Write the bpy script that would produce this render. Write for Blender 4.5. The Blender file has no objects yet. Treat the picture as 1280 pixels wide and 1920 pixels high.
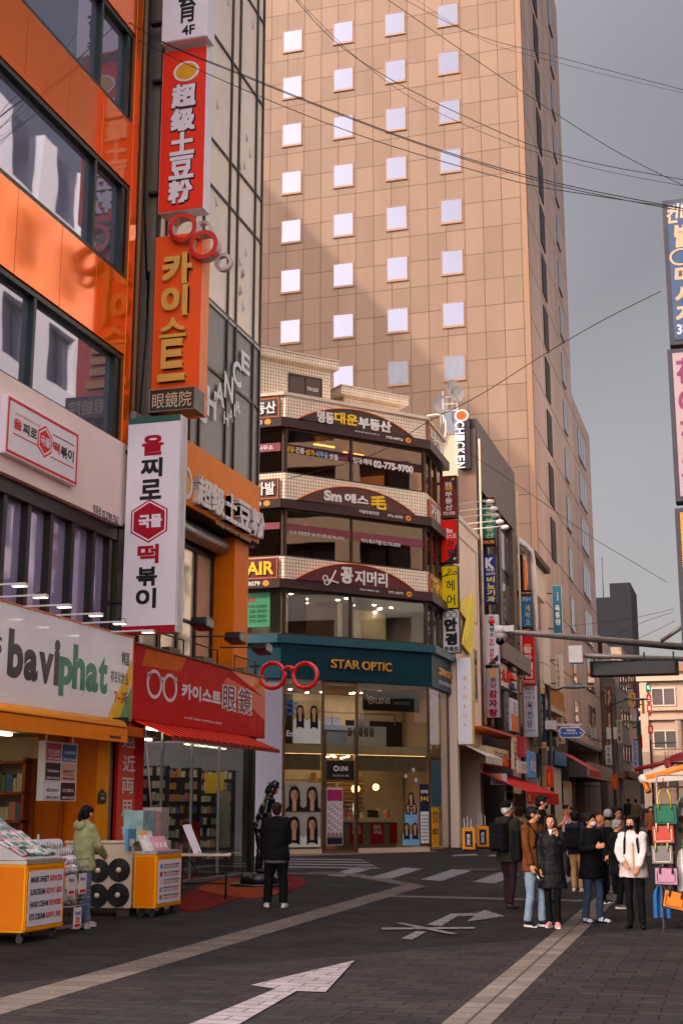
import bpy, bmesh, math, random
from mathutils import Vector, Matrix
random.seed(7)
scene = bpy.context.scene
COL = scene.collection
R = math.radians
# ------------------------------------------------------------------ camera
FPX, PITCH, YAW, EYE = 2500.0, R(12.6), R(16.5), 1.68
cam_d = bpy.data.cameras.new('camera'); cam = bpy.data.objects.new('camera', cam_d); COL.objects.link(cam)
cam_d.sensor_fit = 'HORIZONTAL'; cam_d.sensor_width = 36.0; cam_d.lens = FPX / 1280 * 36.0
cam_d.clip_start = 0.1; cam_d.clip_end = 2000
cam.location = (0, 0, EYE); cam.rotation_euler = (R(90) + PITCH, 0, YAW)
scene.camera = cam
# ------------------------------------------------------------------ light
SUN_EL, SUN_AZ = R(38), R(40)      # sun behind the camera on the left; azimuth away from the street axis
sdir = Vector((-math.cos(SUN_EL)*math.sin(SUN_AZ), -math.cos(SUN_EL)*math.cos(SUN_AZ), math.sin(SUN_EL)))
w = bpy.data.worlds.new('World'); scene.world = w; w.use_nodes = True
wn, wl = w.node_tree.nodes, w.node_tree.links
bg = wn['Background']
sky = wn.new('ShaderNodeTexSky'); sky.sky_type = 'NISHITA'; sky.sun_disc = False
sky.sun_elevation = SUN_EL; sky.sun_rotation = math.pi + SUN_AZ
sky.air_density = 1.6; sky.dust_density = 4.0; sky.ozone_density = 1.0
hs = wn.new('ShaderNodeHueSaturation'); hs.inputs['Saturation'].default_value = 0.30
wl.new(sky.outputs['Color'], hs.inputs['Color'])
# hazy spring sky: brighter overhead and round the sun, dull lavender away from it
tc = wn.new('ShaderNodeTexCoord')
dot = wn.new('ShaderNodeVectorMath'); dot.operation = 'DOT_PRODUCT'
v = (Vector((sdir.x, sdir.y, 0)).normalized() * 0.75 + Vector((0, 0, 0.66))).normalized(); dot.inputs[1].default_value = v
wl.new(tc.outputs['Generated'], dot.inputs[0])
rmp = wn.new('ShaderNodeMapRange'); rmp.inputs['From Min'].default_value = -0.25; rmp.inputs['From Max'].default_value = 0.75
rmp.inputs['To Min'].default_value = 0.9; rmp.inputs['To Max'].default_value = 4.6
wl.new(dot.outputs['Value'], rmp.inputs['Value'])
nz = wn.new('ShaderNodeTexNoise'); nz.inputs['Scale'].default_value = 2.2; nz.inputs['Detail'].default_value = 5
wl.new(tc.outputs['Generated'], nz.inputs['Vector'])
nr = wn.new('ShaderNodeMapRange'); nr.inputs['From Min'].default_value = 0.3; nr.inputs['From Max'].default_value = 0.75
nr.inputs['To Min'].default_value = 0.90; nr.inputs['To Max'].default_value = 1.14
wl.new(nz.outputs['Fac'], nr.inputs['Value'])
mu = wn.new('ShaderNodeMath'); mu.operation = 'MULTIPLY'
sp = wn.new('ShaderNodeSeparateXYZ'); wl.new(tc.outputs['Generated'], sp.inputs[0])
hzr = wn.new('ShaderNodeMapRange'); hzr.inputs['From Min'].default_value = 0.0; hzr.inputs['From Max'].default_value = 0.5
hzr.inputs['To Min'].default_value = 1.62; hzr.inputs['To Max'].default_value = 0.86; wl.new(sp.outputs['Z'], hzr.inputs['Value'])
mh = wn.new('ShaderNodeMath'); mh.operation = 'MULTIPLY'; wl.new(nr.outputs['Result'], mh.inputs[0]); wl.new(hzr.outputs['Result'], mh.inputs[1])
wl.new(rmp.outputs['Result'], mu.inputs[0]); wl.new(mh.outputs['Value'], mu.inputs[1])
tint = wn.new('ShaderNodeMix'); tint.data_type = 'RGBA'; tint.blend_type = 'MULTIPLY'; tint.inputs[0].default_value = 1
wl.new(hs.outputs['Color'], tint.inputs[6]); tint.inputs[7].default_value = (1.06, 0.97, 1.0, 1)
vm = wn.new('ShaderNodeVectorMath'); vm.operation = 'SCALE'
wl.new(tint.outputs[2], vm.inputs[0]); wl.new(mu.outputs['Value'], vm.inputs['Scale'])
wl.new(vm.outputs['Vector'], bg.inputs['Color'])
bg.inputs['Strength'].default_value = 0.10
sl = bpy.data.lights.new('sun', 'SUN'); sl.energy = 3.4; sl.angle = R(0.45); sl.color = (1.0, 0.88, 0.75)
so = bpy.data.objects.new('sun', sl); COL.objects.link(so); so.location = sdir * 60
so.rotation_euler = sdir.to_track_quat('Z', 'Y').to_euler()
vs = scene.view_settings
vs.view_transform = 'Standard'; vs.look = 'None'; vs.exposure = 0.0; vs.gamma = 1.0; vs.use_curve_mapping = False
cy = scene.cycles
cy.use_denoising = True; cy.max_bounces = 10; cy.diffuse_bounces = 3; cy.glossy_bounces = 4
cy.transparent_max_bounces = 16; cy.transmission_bounces = 6; cy.caustics_reflective = False; cy.caustics_refractive = False
cy.sample_clamp_indirect = 6.0

# ------------------------------------------------------------------ geometry of the view: a pixel of the 1280 x 1920 photo to a point on a real surface
SLOPE, SY0 = 0.014, 18.0
def gz(x, y): return SLOPE * (y - SY0)
def ray(X, Y):
    a = (X - 640) / FPX; b = (960 - Y) / FPX
    f = math.cos(PITCH) - b*math.sin(PITCH); u = math.sin(PITCH) + b*math.cos(PITCH)
    return Vector((a*math.cos(YAW) - f*math.sin(YAW), f*math.cos(YAW) + a*math.sin(YAW), u))
EYEV = Vector((0, 0, EYE))
def P(X, Y, x=None, y=None, z=None):
    d = ray(X, Y)
    t = x/d.x if x is not None else (y/d.y if y is not None else (z-EYE)/d.z)
    return EYEV + d*t
def G(X, Y):
    d = ray(X, Y); return EYEV + d * ((-SLOPE*SY0 - EYE) / (d.z - SLOPE*d.y))

# ------------------------------------------------------------------ materials
def lin(c):
    g = 0.3*c[0]+0.55*c[1]+0.15*c[2]; k = 1.22 if max(c)-min(c) > 24 else 1.0    # the place's strong printed colours
    c = [max(0.0, min(255.0, g+(x-g)*k)) for x in c]
    return tuple(((x/255)/12.92 if x/255 <= 0.04045 else ((x/255+0.055)/1.055)**2.4) for x in c) + (1.0,)
MATS = {}
def M(name, c=(128,128,128), rough=0.6, metal=0.0, var=0.12, nscale=3.0, bump=0.0, bscale=40.0, emit=0.0, spec=0.5, coat=0.0,
      brick=None, axis='xz', wave=0.0, wscale=1.5, streak=0.0, grit=0.0):
    if name in MATS: return MATS[name]
    m = bpy.data.materials.new(name); m.use_nodes = True; MATS[name] = m
    N, L = m.node_tree.nodes, m.node_tree.links
    p = N['Principled BSDF']; p.inputs['Roughness'].default_value = rough; p.inputs['Metallic'].default_value = metal
    p.inputs['Specular IOR Level'].default_value = spec if rough < .45 or metal > 0 else spec*.35; p.inputs['Coat Weight'].default_value = coat; p.inputs['Coat Roughness'].default_value = 0.06
    t = N.new('ShaderNodeTexCoord'); src = t.outputs['Object']
    col = lin(c); out = None; hgt = None
    def rgb(cc):
        n = N.new('ShaderNodeRGB'); n.outputs[0].default_value = cc; return n.outputs[0]
    def mix(f, a, b, typ='MIX'):
        n = N.new('ShaderNodeMix'); n.data_type = 'RGBA'; n.blend_type = typ
        if isinstance(f, float): n.inputs[0].default_value = f
        else: L.new(f, n.inputs[0])
        L.new(a, n.inputs[6]); L.new(b, n.inputs[7]); return n.outputs[2]
    if brick:
        s = N.new('ShaderNodeSeparateXYZ'); L.new(src, s.inputs[0]); cb = N.new('ShaderNodeCombineXYZ')
        L.new(s.outputs['XYZ'.index(axis[0].upper())], cb.inputs[0]); L.new(s.outputs['XYZ'.index(axis[1].upper())], cb.inputs[1])
        mp = N.new('ShaderNodeMapping'); mp.inputs['Location'].default_value = (brick.get('px', 0), brick.get('py', 0), 0)
        mp.inputs['Rotation'].default_value = (0, 0, R(brick.get('rot', 0)))
        L.new(cb.outputs[0], mp.inputs[0])
        b = N.new('ShaderNodeTexBrick'); L.new(mp.outputs[0], b.inputs['Vector'])
        b.offset = brick.get('offset', 0.0); b.inputs['Scale'].default_value = 1.0
        b.inputs['Brick Width'].default_value = brick['w']; b.inputs['Row Height'].default_value = brick['h']
        b.inputs['Mortar Size'].default_value = brick['m']; b.inputs['Mortar Smooth'].default_value = 0.2
        b.inputs['Color1'].default_value = col; b.inputs['Color2'].default_value = lin(brick.get('c2', c)); b.inputs['Mortar'].default_value = lin(brick['mc'])
        out = b.outputs['Color']; hgt = b.outputs['Fac']
    else: out = rgb(col)
    if var > 0:
        n = N.new('ShaderNodeTexNoise'); n.inputs['Scale'].default_value = nscale; n.inputs['Detail'].default_value = 6; n.inputs['Roughness'].default_value = 0.65
        if streak > 0:
            mp2 = N.new('ShaderNodeMapping'); mp2.inputs['Scale'].default_value = (1, 1, streak); L.new(src, mp2.inputs[0]); L.new(mp2.outputs[0], n.inputs['Vector'])
        else: L.new(src, n.inputs['Vector'])
        r = N.new('ShaderNodeMapRange'); r.inputs['From Min'].default_value = 0.32; r.inputs['From Max'].default_value = 0.68
        r.inputs['To Min'].default_value = 1 - var; r.inputs['To Max'].default_value = 1 + var*0.45; L.new(n.outputs['Fac'], r.inputs['Value'])
        h = N.new('ShaderNodeHueSaturation'); L.new(r.outputs[0], h.inputs['Value']); L.new(out, h.inputs['Color']); out = h.outputs['Color']
        r2 = N.new('ShaderNodeMapRange'); r2.inputs['To Min'].default_value = min(1, rough*1.25); r2.inputs['To Max'].default_value = rough*0.8; L.new(n.outputs['Fac'], r2.inputs['Value'])
        if rough > 0.12: L.new(r2.outputs[0], p.inputs['Roughness'])
    if grit > 0:
        n = N.new('ShaderNodeTexNoise'); n.inputs['Scale'].default_value = 60; n.inputs['Detail'].default_value = 3; L.new(src, n.inputs['Vector'])
        r = N.new('ShaderNodeMapRange'); r.inputs['From Min'].default_value = 0.35; r.inputs['From Max'].default_value = 0.7
        r.inputs['To Min'].default_value = 1-grit; r.inputs['To Max'].default_value = 1+grit; L.new(n.outputs['Fac'], r.inputs['Value'])
        h = N.new('ShaderNodeHueSaturation'); L.new(r.outputs[0], h.inputs['Value']); L.new(out, h.inputs['Color']); out = h.outputs['Color']
    L.new(out, p.inputs['Base Color'])
    nrm = None
    if hgt is not None:
        b = N.new('ShaderNodeBump'); b.inputs['Strength'].default_value = 0.5; b.inputs['Distance'].default_value = brick.get('d', 0.006); b.invert = True
        L.new(hgt, b.inputs['Height']); nrm = b.outputs[0]
    if bump > 0:
        n = N.new('ShaderNodeTexNoise'); n.inputs['Scale'].default_value = bscale; n.inputs['Detail'].default_value = 4; L.new(src, n.inputs['Vector'])
        b = N.new('ShaderNodeBump'); b.inputs['Strength'].default_value = bump; b.inputs['Distance'].default_value = 0.01
        L.new(n.outputs['Fac'], b.inputs['Height'])
        if nrm is not None: L.new(nrm, b.inputs['Normal'])
        nrm = b.outputs[0]
    if wave > 0:
        n = N.new('ShaderNodeTexNoise'); n.inputs['Scale'].default_value = wscale; n.inputs['Detail'].default_value = 1; L.new(src, n.inputs['Vector'])
        b = N.new('ShaderNodeBump'); b.inputs['Strength'].default_value = 1; b.inputs['Distance'].default_value = wave
        L.new(n.outputs['Fac'], b.inputs['Height']); nrm = b.outputs[0]
    if nrm is not None: L.new(nrm, p.inputs['Normal'])
    if emit > 0:
        p.inputs['Emission Color'].default_value = col; p.inputs['Emission Strength'].default_value = emit
    return m
def glass(name, tint=(235,238,238), f0=0.10, wave=0.0, refl=1.0):
    if name in MATS: return MATS[name]
    m = bpy.data.materials.new(name); m.use_nodes = True; MATS[name] = m
    N, L = m.node_tree.nodes, m.node_tree.links; N.remove(N['Principled BSDF'])
    o = N['Material Output']; mx = N.new('ShaderNodeMixShader'); tr = N.new('ShaderNodeBsdfTransparent'); gl = N.new('ShaderNodeBsdfGlossy')
    tr.inputs[0].default_value = lin(tint); gl.inputs['Roughness'].default_value = 0.015; gl.inputs[0].default_value = (refl, refl, refl, 1) if not isinstance(refl, tuple) else refl + (1,)
    fr = N.new('ShaderNodeFresnel'); gm = N.new('ShaderNodeNewGeometry'); im = N.new('ShaderNodeMath'); im.operation = 'MULTIPLY_ADD'; im.inputs[1].default_value = 1/1.5-1.5; im.inputs[2].default_value = 1.5
    L.new(gm.outputs['Backfacing'], im.inputs[0]); L.new(im.outputs[0], fr.inputs[0])
    mr = N.new('ShaderNodeMapRange'); mr.inputs['From Min'].default_value = 0.04; mr.inputs['To Min'].default_value = f0; mr.inputs['To Max'].default_value = 1
    L.new(fr.outputs[0], mr.inputs['Value']); L.new(mr.outputs[0], mx.inputs[0]); L.new(tr.outputs[0], mx.inputs[1]); L.new(gl.outputs[0], mx.inputs[2]); L.new(mx.outputs[0], o.inputs[0])
    if wave:
        t = N.new('ShaderNodeTexCoord'); n = N.new('ShaderNodeTexNoise'); n.inputs['Scale'].default_value = 0.9; n.inputs['Detail'].default_value = 1; L.new(t.outputs['Object'], n.inputs['Vector'])
        b = N.new('ShaderNodeBump'); b.inputs['Distance'].default_value = wave; L.new(n.outputs['Fac'], b.inputs['Height']); L.new(b.outputs[0], gl.inputs['Normal'])
    return m

# ------------------------------------------------------------------ mesh builder
class MB:
    def __init__(s): s.v = []; s.f = []; s.m = []; s.sm = []
    def add(s, vs, fs, mi=0, sm=False):
        o = len(s.v); s.v += [tuple(q) for q in vs]
        for f in fs: s.f.append([i+o for i in f]); s.m.append(mi); s.sm.append(sm)
        return s
    def box(s, x0, x1, y0, y1, z0, z1, mi=0):
        return s.add([(x0,y0,z0),(x1,y0,z0),(x1,y1,z0),(x0,y1,z0),(x0,y0,z1),(x1,y0,z1),(x1,y1,z1),(x0,y1,z1)],
                     [(0,3,2,1),(4,5,6,7),(0,1,5,4),(1,2,6,5),(2,3,7,6),(3,0,4,7)], mi)
    def boxm(s, mat, sx, sy, sz, mi=0):            # box centred at origin then moved by a matrix
        b = MB().box(-sx/2, sx/2, -sy/2, sy/2, -sz/2, sz/2)
        return s.add([mat @ Vector(q) for q in b.v], b.f, mi)
    def prism(s, poly, y0, y1, mi=0):              # polygon in x,z pushed along y
        n = len(poly); vs = [(x, y0, z) for x, z in poly] + [(x, y1, z) for x, z in poly]
        return s.add(vs, [tuple(range(n)), tuple(range(2*n-1, n-1, -1))] + [(i, i+n, (i+1) % n + n, (i+1) % n) for i in range(n)], mi)
    def flat(s, poly, y, mi=0):
        return s.add([(x, y, z) for x, z in poly], [tuple(range(len(poly)))], mi)
    def tube(s, pts, r, seg=8, mi=0, cap=True, sm=True):
        pts = [Vector(q) for q in pts]; n = len(pts)
        rs = r if isinstance(r, (list, tuple)) else [r]*n
        vs = []; up = None
        for i, q in enumerate(pts):
            t = (pts[min(i+1, n-1)] - pts[max(i-1, 0)]).normalized()
            if up is None or abs(up.dot(t)) > 0.95: up = Vector((0,0,1)) if abs(t.z) < 0.9 else Vector((1,0,0))
            a = t.cross(up).normalized(); b = a.cross(t).normalized(); up = b
            for k in range(seg):
                th = 2*math.pi*k/seg; vs.append(q + (a*math.cos(th) + b*math.sin(th))*rs[i])
        fs = [(i*seg+k, i*seg+(k+1) % seg, (i+1)*seg+(k+1) % seg, (i+1)*seg+k) for i in range(n-1) for k in range(seg)]
        s.add(vs, fs, mi, sm)
        if cap:
            o = len(s.v) - n*seg
            s.f.append([o+k for k in range(seg)][::-1]); s.m.append(mi); s.sm.append(False)
            s.f.append([o+(n-1)*seg+k for k in range(seg)]); s.m.append(mi); s.sm.append(False)
        return s
    def loft(s, rings, seg=16, mi=0):              # rings: (cx, cy, cz, rx, ry) closed at both ends, vertical axis
        vs = []
        for cx, cy_, cz, rx, ry in rings:
            for k in range(seg):
                th = 2*math.pi*k/seg; vs.append((cx + rx*math.cos(th), cy_ + ry*math.sin(th), cz))
        n = len(rings)
        fs = [(i*seg+k, i*seg+(k+1) % seg, (i+1)*seg+(k+1) % seg, (i+1)*seg+k) for i in range(n-1) for k in range(seg)]
        fs += [tuple(range(seg))[::-1], tuple((n-1)*seg+k for k in range(seg))]
        return s.add(vs, fs, mi, True)
    def ball(s, c, r, seg=14, rings=9, mi=0, rot=None):
        if not isinstance(r, (list, tuple)): r = (r, r, r)
        vs = [Vector((0,0,-r[2]))]
        for i in range(1, rings):
            ph = math.pi*i/rings - math.pi/2
            for k in range(seg):
                th = 2*math.pi*k/seg; vs.append(Vector((r[0]*math.cos(ph)*math.cos(th), r[1]*math.cos(ph)*math.sin(th), r[2]*math.sin(ph))))
        vs.append(Vector((0,0,r[2])))
        if rot is not None: vs = [rot @ q for q in vs]
        vs = [q + Vector(c) for q in vs]; fs = []
        for k in range(seg): fs.append((0, 1+(k+1) % seg, 1+k))
        for i in range(rings-2):
            for k in range(seg): fs.append((1+i*seg+k, 1+i*seg+(k+1) % seg, 1+(i+1)*seg+(k+1) % seg, 1+(i+1)*seg+k))
        o = 1+(rings-2)*seg
        for k in range(seg): fs.append((o+k, o+(k+1) % seg, len(vs)-1))
        return s.add(vs, fs, mi, True)
    def ring(s, c, ro, ri, y0, y1, seg=28, mi=0, sx=1.0, sz=1.0):   # flat washer in x,z with thickness
        vs = []
        for k in range(seg):
            a = 2*math.pi*k/seg; ca, sa = math.cos(a)*sx, math.sin(a)*sz
            vs += [(c[0]+ro*ca, y0, c[1]+ro*sa), (c[0]+ri*ca, y0, c[1]+ri*sa), (c[0]+ro*ca, y1, c[1]+ro*sa), (c[0]+ri*ca, y1, c[1]+ri*sa)]
        fs = []
        for k in range(seg):
            a, b = 4*k, 4*((k+1) % seg)
            fs += [(a, a+1, b+1, b), (a+2, b+2, b+3, a+3), (a, b, b+2, a+2), (a+1, a+3, b+3, b+1)]
        return s.add(vs, fs, mi)
    def frame(s, x0, x1, z0, z1, t, y0, y1, mi=0):
        s.box(x0, x1, y0, y1, z1-t, z1, mi); s.box(x0, x1, y0, y1, z0, z0+t, mi)
        s.box(x0, x0+t, y0, y1, z0+t, z1-t, mi); return s.box(x1-t, x1, y0, y1, z0+t, z1-t, mi)
    def build(s, name, mats, parent=None, bev=0.0, recalc=True):
        me = bpy.data.meshes.new(name); me.from_pydata(s.v, [], s.f)
        mats = mats if isinstance(mats, (list, tuple)) else [mats]
        for q in mats: me.materials.append(q)
        me.polygons.foreach_set('material_index', s.m); me.polygons.foreach_set('use_smooth', s.sm)
        if bev > 0 or recalc:
            bm = bmesh.new(); bm.from_mesh(me)
            if recalc: bmesh.ops.recalc_face_normals(bm, faces=bm.faces)
            if bev > 0: bmesh.ops.bevel(bm, geom=bm.edges[:], offset=bev, segments=2, affect='EDGES', profile=0.6, clamp_overlap=True)
            bm.to_mesh(me); bm.free()
        o = bpy.data.objects.new(name, me); COL.objects.link(o)
        if parent is not None: o.parent = parent
        return o
def meshobj(name, vs, fs, mats, parent=None, smooth=False):
    b = MB(); b.add(vs, fs, 0, smooth); return b.build(name, mats, parent)

TXT = {}
def glyphs(s, bold, ext):
    k = (s, bold, ext)
    if k not in TXT:
        c = bpy.data.curves.new('t', 'FONT'); c.body = s; c.offset = bold; c.extrude = ext; c.resolution_u = 4
        o = bpy.data.objects.new('t', c); me = o.to_mesh()
        vs = [q.co.copy() for q in me.vertices]; fs = [tuple(q.vertices) for q in me.polygons]
        o.to_mesh_clear(); bpy.data.objects.remove(o); bpy.data.curves.remove(c); TXT[k] = (vs, fs)
    return TXT[k]
def textgeo(mb, s, x0, z0, x1, z1, y, bold=0.02, dep=0.0, mi=0, slant=0.0):
    if bold > 0.021 and not s.isascii():           # heavy weights of dense characters: several thin copies side by side
        n = max(len(s), 1); e = (bold-0.008)*(z1-z0); ex = min(e, (bold-0.008)*(x1-x0)/n*1.1)
        for k, (u, v_) in enumerate(((-1,-1), (1,-1), (-1,1), (1,1), (0,0))):
            textgeo(mb, s, x0+ex+u*ex, z0+e+v_*e, x1-ex+u*ex, z1-e+v_*e, y-0.0005*k, 0.008, dep, mi, slant)
        return
    vs, fs = glyphs(s, bold, 0.1 if dep > 0 else 0.0)
    if not vs: return
    ax = min(q.x for q in vs); bx = max(q.x for q in vs); az = min(q.y for q in vs); bz = max(q.y for q in vs)
    sx = (x1-x0)/max(bx-ax, 1e-6); sz = (z1-z0)/max(bz-az, 1e-6)
    mb.add([(x0+(q.x-ax)*sx + slant*(q.y-az)*sz, y - (q.z/0.1*0.5+0.5)*dep if dep > 0 else y, z0+(q.y-az)*sz) for q in vs], fs, mi)
def vtextgeo(mb, s, x0, z0, x1, z1, y, bold=0.02, dep=0.0, mi=0, fill=0.86):
    n = len(s); h = (z1-z0)/n
    for i, ch in enumerate(s):
        if ch == ' ': continue
        c = z1 - (i+0.5)*h; textgeo(mb, ch, x0, c-h*fill/2, x1, c+h*fill/2, y, bold, dep, mi)

# ------------------------------------------------------------------ things
class T:
    def __init__(s, name, label, cat, o, rz=0.0, group=None):
        s.o = Vector(o); s.rz = R(rz); s.name = name
        s.e = bpy.data.objects.new(name, None); s.e.empty_display_size = 0.2; COL.objects.link(s.e)
        s.e.location = s.o; s.e.rotation_euler = (0, 0, s.rz)
        s.e['label'] = label; s.e['category'] = cat
        if group: s.e['group'] = group
        s.rot = Matrix.Rotation(-s.rz, 3, 'Z')
    def px(s, X, Y, d=0.0):                        # pixel -> (x, z) on the local plane y = d
        p = s.rot @ (EYEV - s.o); q = s.rot @ ray(X, Y); t = (d - p.y)/q.y; h = p + q*t
        return h.x, h.z
    def rect(s, X0, Y0, X1, Y1, d=0.0):            # top-left, bottom-right pixel -> x0, z0, x1, z1
        a = s.px(X0, Y0, d); b = s.px(X1, Y1, d); return a[0], b[1], b[0], a[1]
    def add(s, name, mb, mats, parent=None, bev=0.0, label=None):
        o = mb.build(name, mats, parent or s.e, bev)
        if label: o['label'] = label
        return o
    def text(s, txt, r, d, mat, bold=0.02, dep=0.0, parent=None, name='lettering', v=False, slant=0.0, fill=0.86):
        x0, z0, x1, z1 = s.rect(*r, d) if len(r) == 4 else r[:4]
        b = MB()
        if v: vtextgeo(b, txt, x0, z0, x1, z1, d, bold, dep, 0, fill)
        else: textgeo(b, txt, x0, z0, x1, z1, d, bold, dep, 0, slant)
        o = b.build(name, mat, parent or s.e, recalc=False); return o
def struct(name, mb, mats, loc=(0,0,0), label=None):
    o = mb.build(name, mats); o.location = loc; o['kind'] = 'structure'
    if label: o['label'] = label
    return o
def copy_tree(o, parent=None):
    c = o.copy(); COL.objects.link(c)
    if parent is not None: c.parent = parent
    for ch in [q for q in o.children]: copy_tree(ch, c)
    return c
# ================================================================== SETTING
class Sub:                                         # another face of the same thing, with its own origin and heading
    def __init__(s, t, o, rz):
        s.t = t; s.o = Vector(o); s.rz = R(rz); s.e = t.e; s.rot = Matrix.Rotation(-s.rz, 3, 'Z')
        s.rel = t.rot @ (s.o - t.o); s.rrz = s.rz - t.rz
    px = T.px; rect = T.rect
    def place(s, o): o.location = s.rel; o.rotation_euler = (0, 0, s.rrz); return o
    def add(s, name, mb, mats, parent=None, bev=0.0, label=None):
        o = mb.build(name, mats, parent or s.e, bev)
        if parent is None: s.place(o)
        if label: o['label'] = label
        return o
    def text(s, txt, r, d, mat, bold=0.02, dep=0.0, parent=None, name='lettering', v=False, slant=0.0, fill=0.86):
        o = T.text(s, txt, r, d, mat, bold, dep, parent, name, v, slant, fill)
        if parent is None: s.place(o)
        return o
def wallthing(name, label, cat, x, X0, Y0, X1, Y1, group=None):
    p = P(X0, Y0, x=x); q = P(X1, Y1, x=x); return T(name, label, cat, (x, (p.y+q.y)/2, q.z), 90, group)
def blade(name, label, cat, xin, X0, Y0, X1, Y1, group=None, Y=None):
    if Y is None: Y = P(X0, (Y0+Y1)/2, x=xin).y
    p = P(X0, Y0, y=Y); q = P(X1, Y1, y=Y); return T(name, label, cat, ((p.x+q.x)/2, Y, q.z), 0, group)
def blade_case(t, rc, th, face, side, wall, trim=0.02, brackets=2, bev=0.0):
    x0, z0, x1, z1 = rc
    t.add('case', MB().box(x0, x1, 0.004, th, z0, z1), side, bev=bev)
    t.add('face', MB().box(x0+trim, x1-trim, -0.012, 0.003, z0+trim, z1-trim), face)
    b = MB()
    for i in range(brackets):
        z = z0 + (z1-z0)*(0.15 + 0.7*i/max(1, brackets-1)); b.box(x0-wall, x0-0.003, th*0.3, th*0.7, z-0.03, z+0.03)
    if wall > 0: t.add('bracket', b, M('dark_steel', (60,58,58), 0.5, 0.6))

GROUND = M('block_paving', (49,42,41), 0.85, var=0.30, nscale=0.7, bump=0.25, bscale=30, grit=0.35,
           brick=dict(w=0.42, h=0.21, m=0.011, offset=0.5, c2=(35,30,30), mc=(18,16,16), d=0.012), axis='xy')
def gp(x, y, dz=0.0): return (x, y, gz(x, y)+dz)
b = MB(); b.add([gp(-140,-30), gp(90,-30), gp(90,300), gp(-140,300)], [(0,1,2,3)])
struct('street_paving', b, GROUND)
GRAN = M('granite_band', (112,101,93), 0.75, var=0.25, nscale=1.2, bump=0.2, bscale=25, grit=0.25,
         brick=dict(w=0.30, h=40, m=0.010, offset=0.0, c2=(96,86,79), mc=(66,57,52), d=0.006), axis='yx')
def gband(name, pts, h, mat):
    b = MB(); b.add([gp(x, y, h) for x, y in pts], [tuple(range(len(pts)))]); return struct(name, b, mat)
gband('granite_band', [(-6.95,-5), (-6.45,-5), (-6.45,27.9), (-6.95,27.9)], 0.004, GRAN)
gband('granite_band', [(-2.39,-5), (-1.98,-5), (-2.38,29), (-2.78,29)], 0.004, GRAN)
gband('granite_band', [(-6.95,27.9), (-6.45,27.9), (-8.7,31.2), (-9.1,31.0)], 0.008, GRAN)
gband('granite_band', [(-6.46,24.85), (-2.86,24.6), (-2.86,25.0), (-6.46,25.25)], 0.008, GRAN)
gband('granite_band', [(-9.1,31.0), (-8.7,31.2), (-8.7,31.45), (-30,31.4), (-30,31.1)], 0.012, GRAN)
gband('gutter_strip', [(-2.20,-5), (-2.18,-5), (-2.57,29), (-2.59,29)], 0.008, M('gutter', (70,62,58), 0.8))
gband('patched_paving', [(-5.9,6), (-3.4,6.2), (-3.5,12.4), (-5.6,12.2)], 0.003, M('patched', (46,42,42), 0.8, var=0.25, nscale=1.0, bump=0.25, bscale=30, grit=0.35, brick=dict(w=0.42, h=0.21, m=0.010, offset=0.5, c2=(36,32,32), mc=(20,18,18), d=0.008), axis='xy'))
WPAINT = M('road_paint', (141,133,136), 0.7, var=0.22, nscale=5, grit=0.16, brick=dict(w=0.42, h=0.21, m=0.009, offset=0.5, c2=(130,122,124), mc=(54,48,46), d=0.006), axis='xy')
def gpix(name, pix, h=0.012, mat=None):
    b = MB(); q = [G(*p) for p in pix]; b.add([(v.x, v.y, v.z+h) for v in q], [tuple(range(len(q)))]); return struct(name, b, mat or WPAINT)
gpix('road_arrow', [(665,1803), (610,1863), (556,1861), (446,1925), (352,1925), (516,1857), (470,1850)])
gpix('turn_arrow', [(800,1736), (846,1715), (893,1714), (909,1708), (946,1720), (875,1730), (890,1719), (857,1720), (826,1739)])
gpix('turn_arrow', [(752,1762), (781,1748), (800,1749), (772,1764)])
gpix('cancel_stroke', [(715,1742), (890,1741), (890,1744), (716,1746)], 0.016)
gpix('cancel_stroke', [(741,1734), (753,1733), (858,1754), (843,1755)], 0.020)
for q in ([(611,1643), (644,1645), (708,1627), (671,1626)], [(693,1647), (733,1649), (792,1630), (756,1628)],
          [(788,1651), (828,1653), (884,1634), (848,1631)], [(886,1655), (927,1658), (975,1640), (936,1637)], [(1010,1660), (1050,1663), (1085,1645), (1050,1642)],
          [(846,1607), (898,1605), (890,1602), (850,1604)], [(915,1607), (960,1606), (958,1603), (918,1604)]):
    gpix('crosswalk_stripe', q, 0.010)
for y0, y1, xa, xb in ((33.6,34.2,-22,-8.9), (34.9,35.5,-22,-9.4), (36.2,36.8,-22,-9.9), (37.5,38.1,-22,-10.4)):
    gband('crosswalk_stripe', [(xa,y0), (xb,y0), (xb-0.3,y1), (xa,y1)], 0.010, WPAINT)
for k in range(6): gband('crosswalk_stripe', [(-6.6,66+k*1.2), (-3.0,66+k*1.2), (-3.0,66.6+k*1.2), (-6.6,66.6+k*1.2)], 0.010, WPAINT)
for k in range(6): gband('crosswalk_stripe', [(-4.3,42+k*1.3), (-1.5,42+k*1.3), (-1.5,42.6+k*1.3), (-4.3,42.6+k*1.3)], 0.010, WPAINT)
for q in ((610,1638), (900,1632)):
    c = G(*q); b = MB(); b.add([gp(c.x+0.45*math.cos(a*math.pi/10), c.y+0.45*math.sin(a*math.pi/10), 0.014) for a in range(20)], [tuple(range(20))])
    struct('manhole_cover', b, M('manhole', (58,52,50), 0.6, 0.3, bump=0.4, bscale=60))

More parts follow.
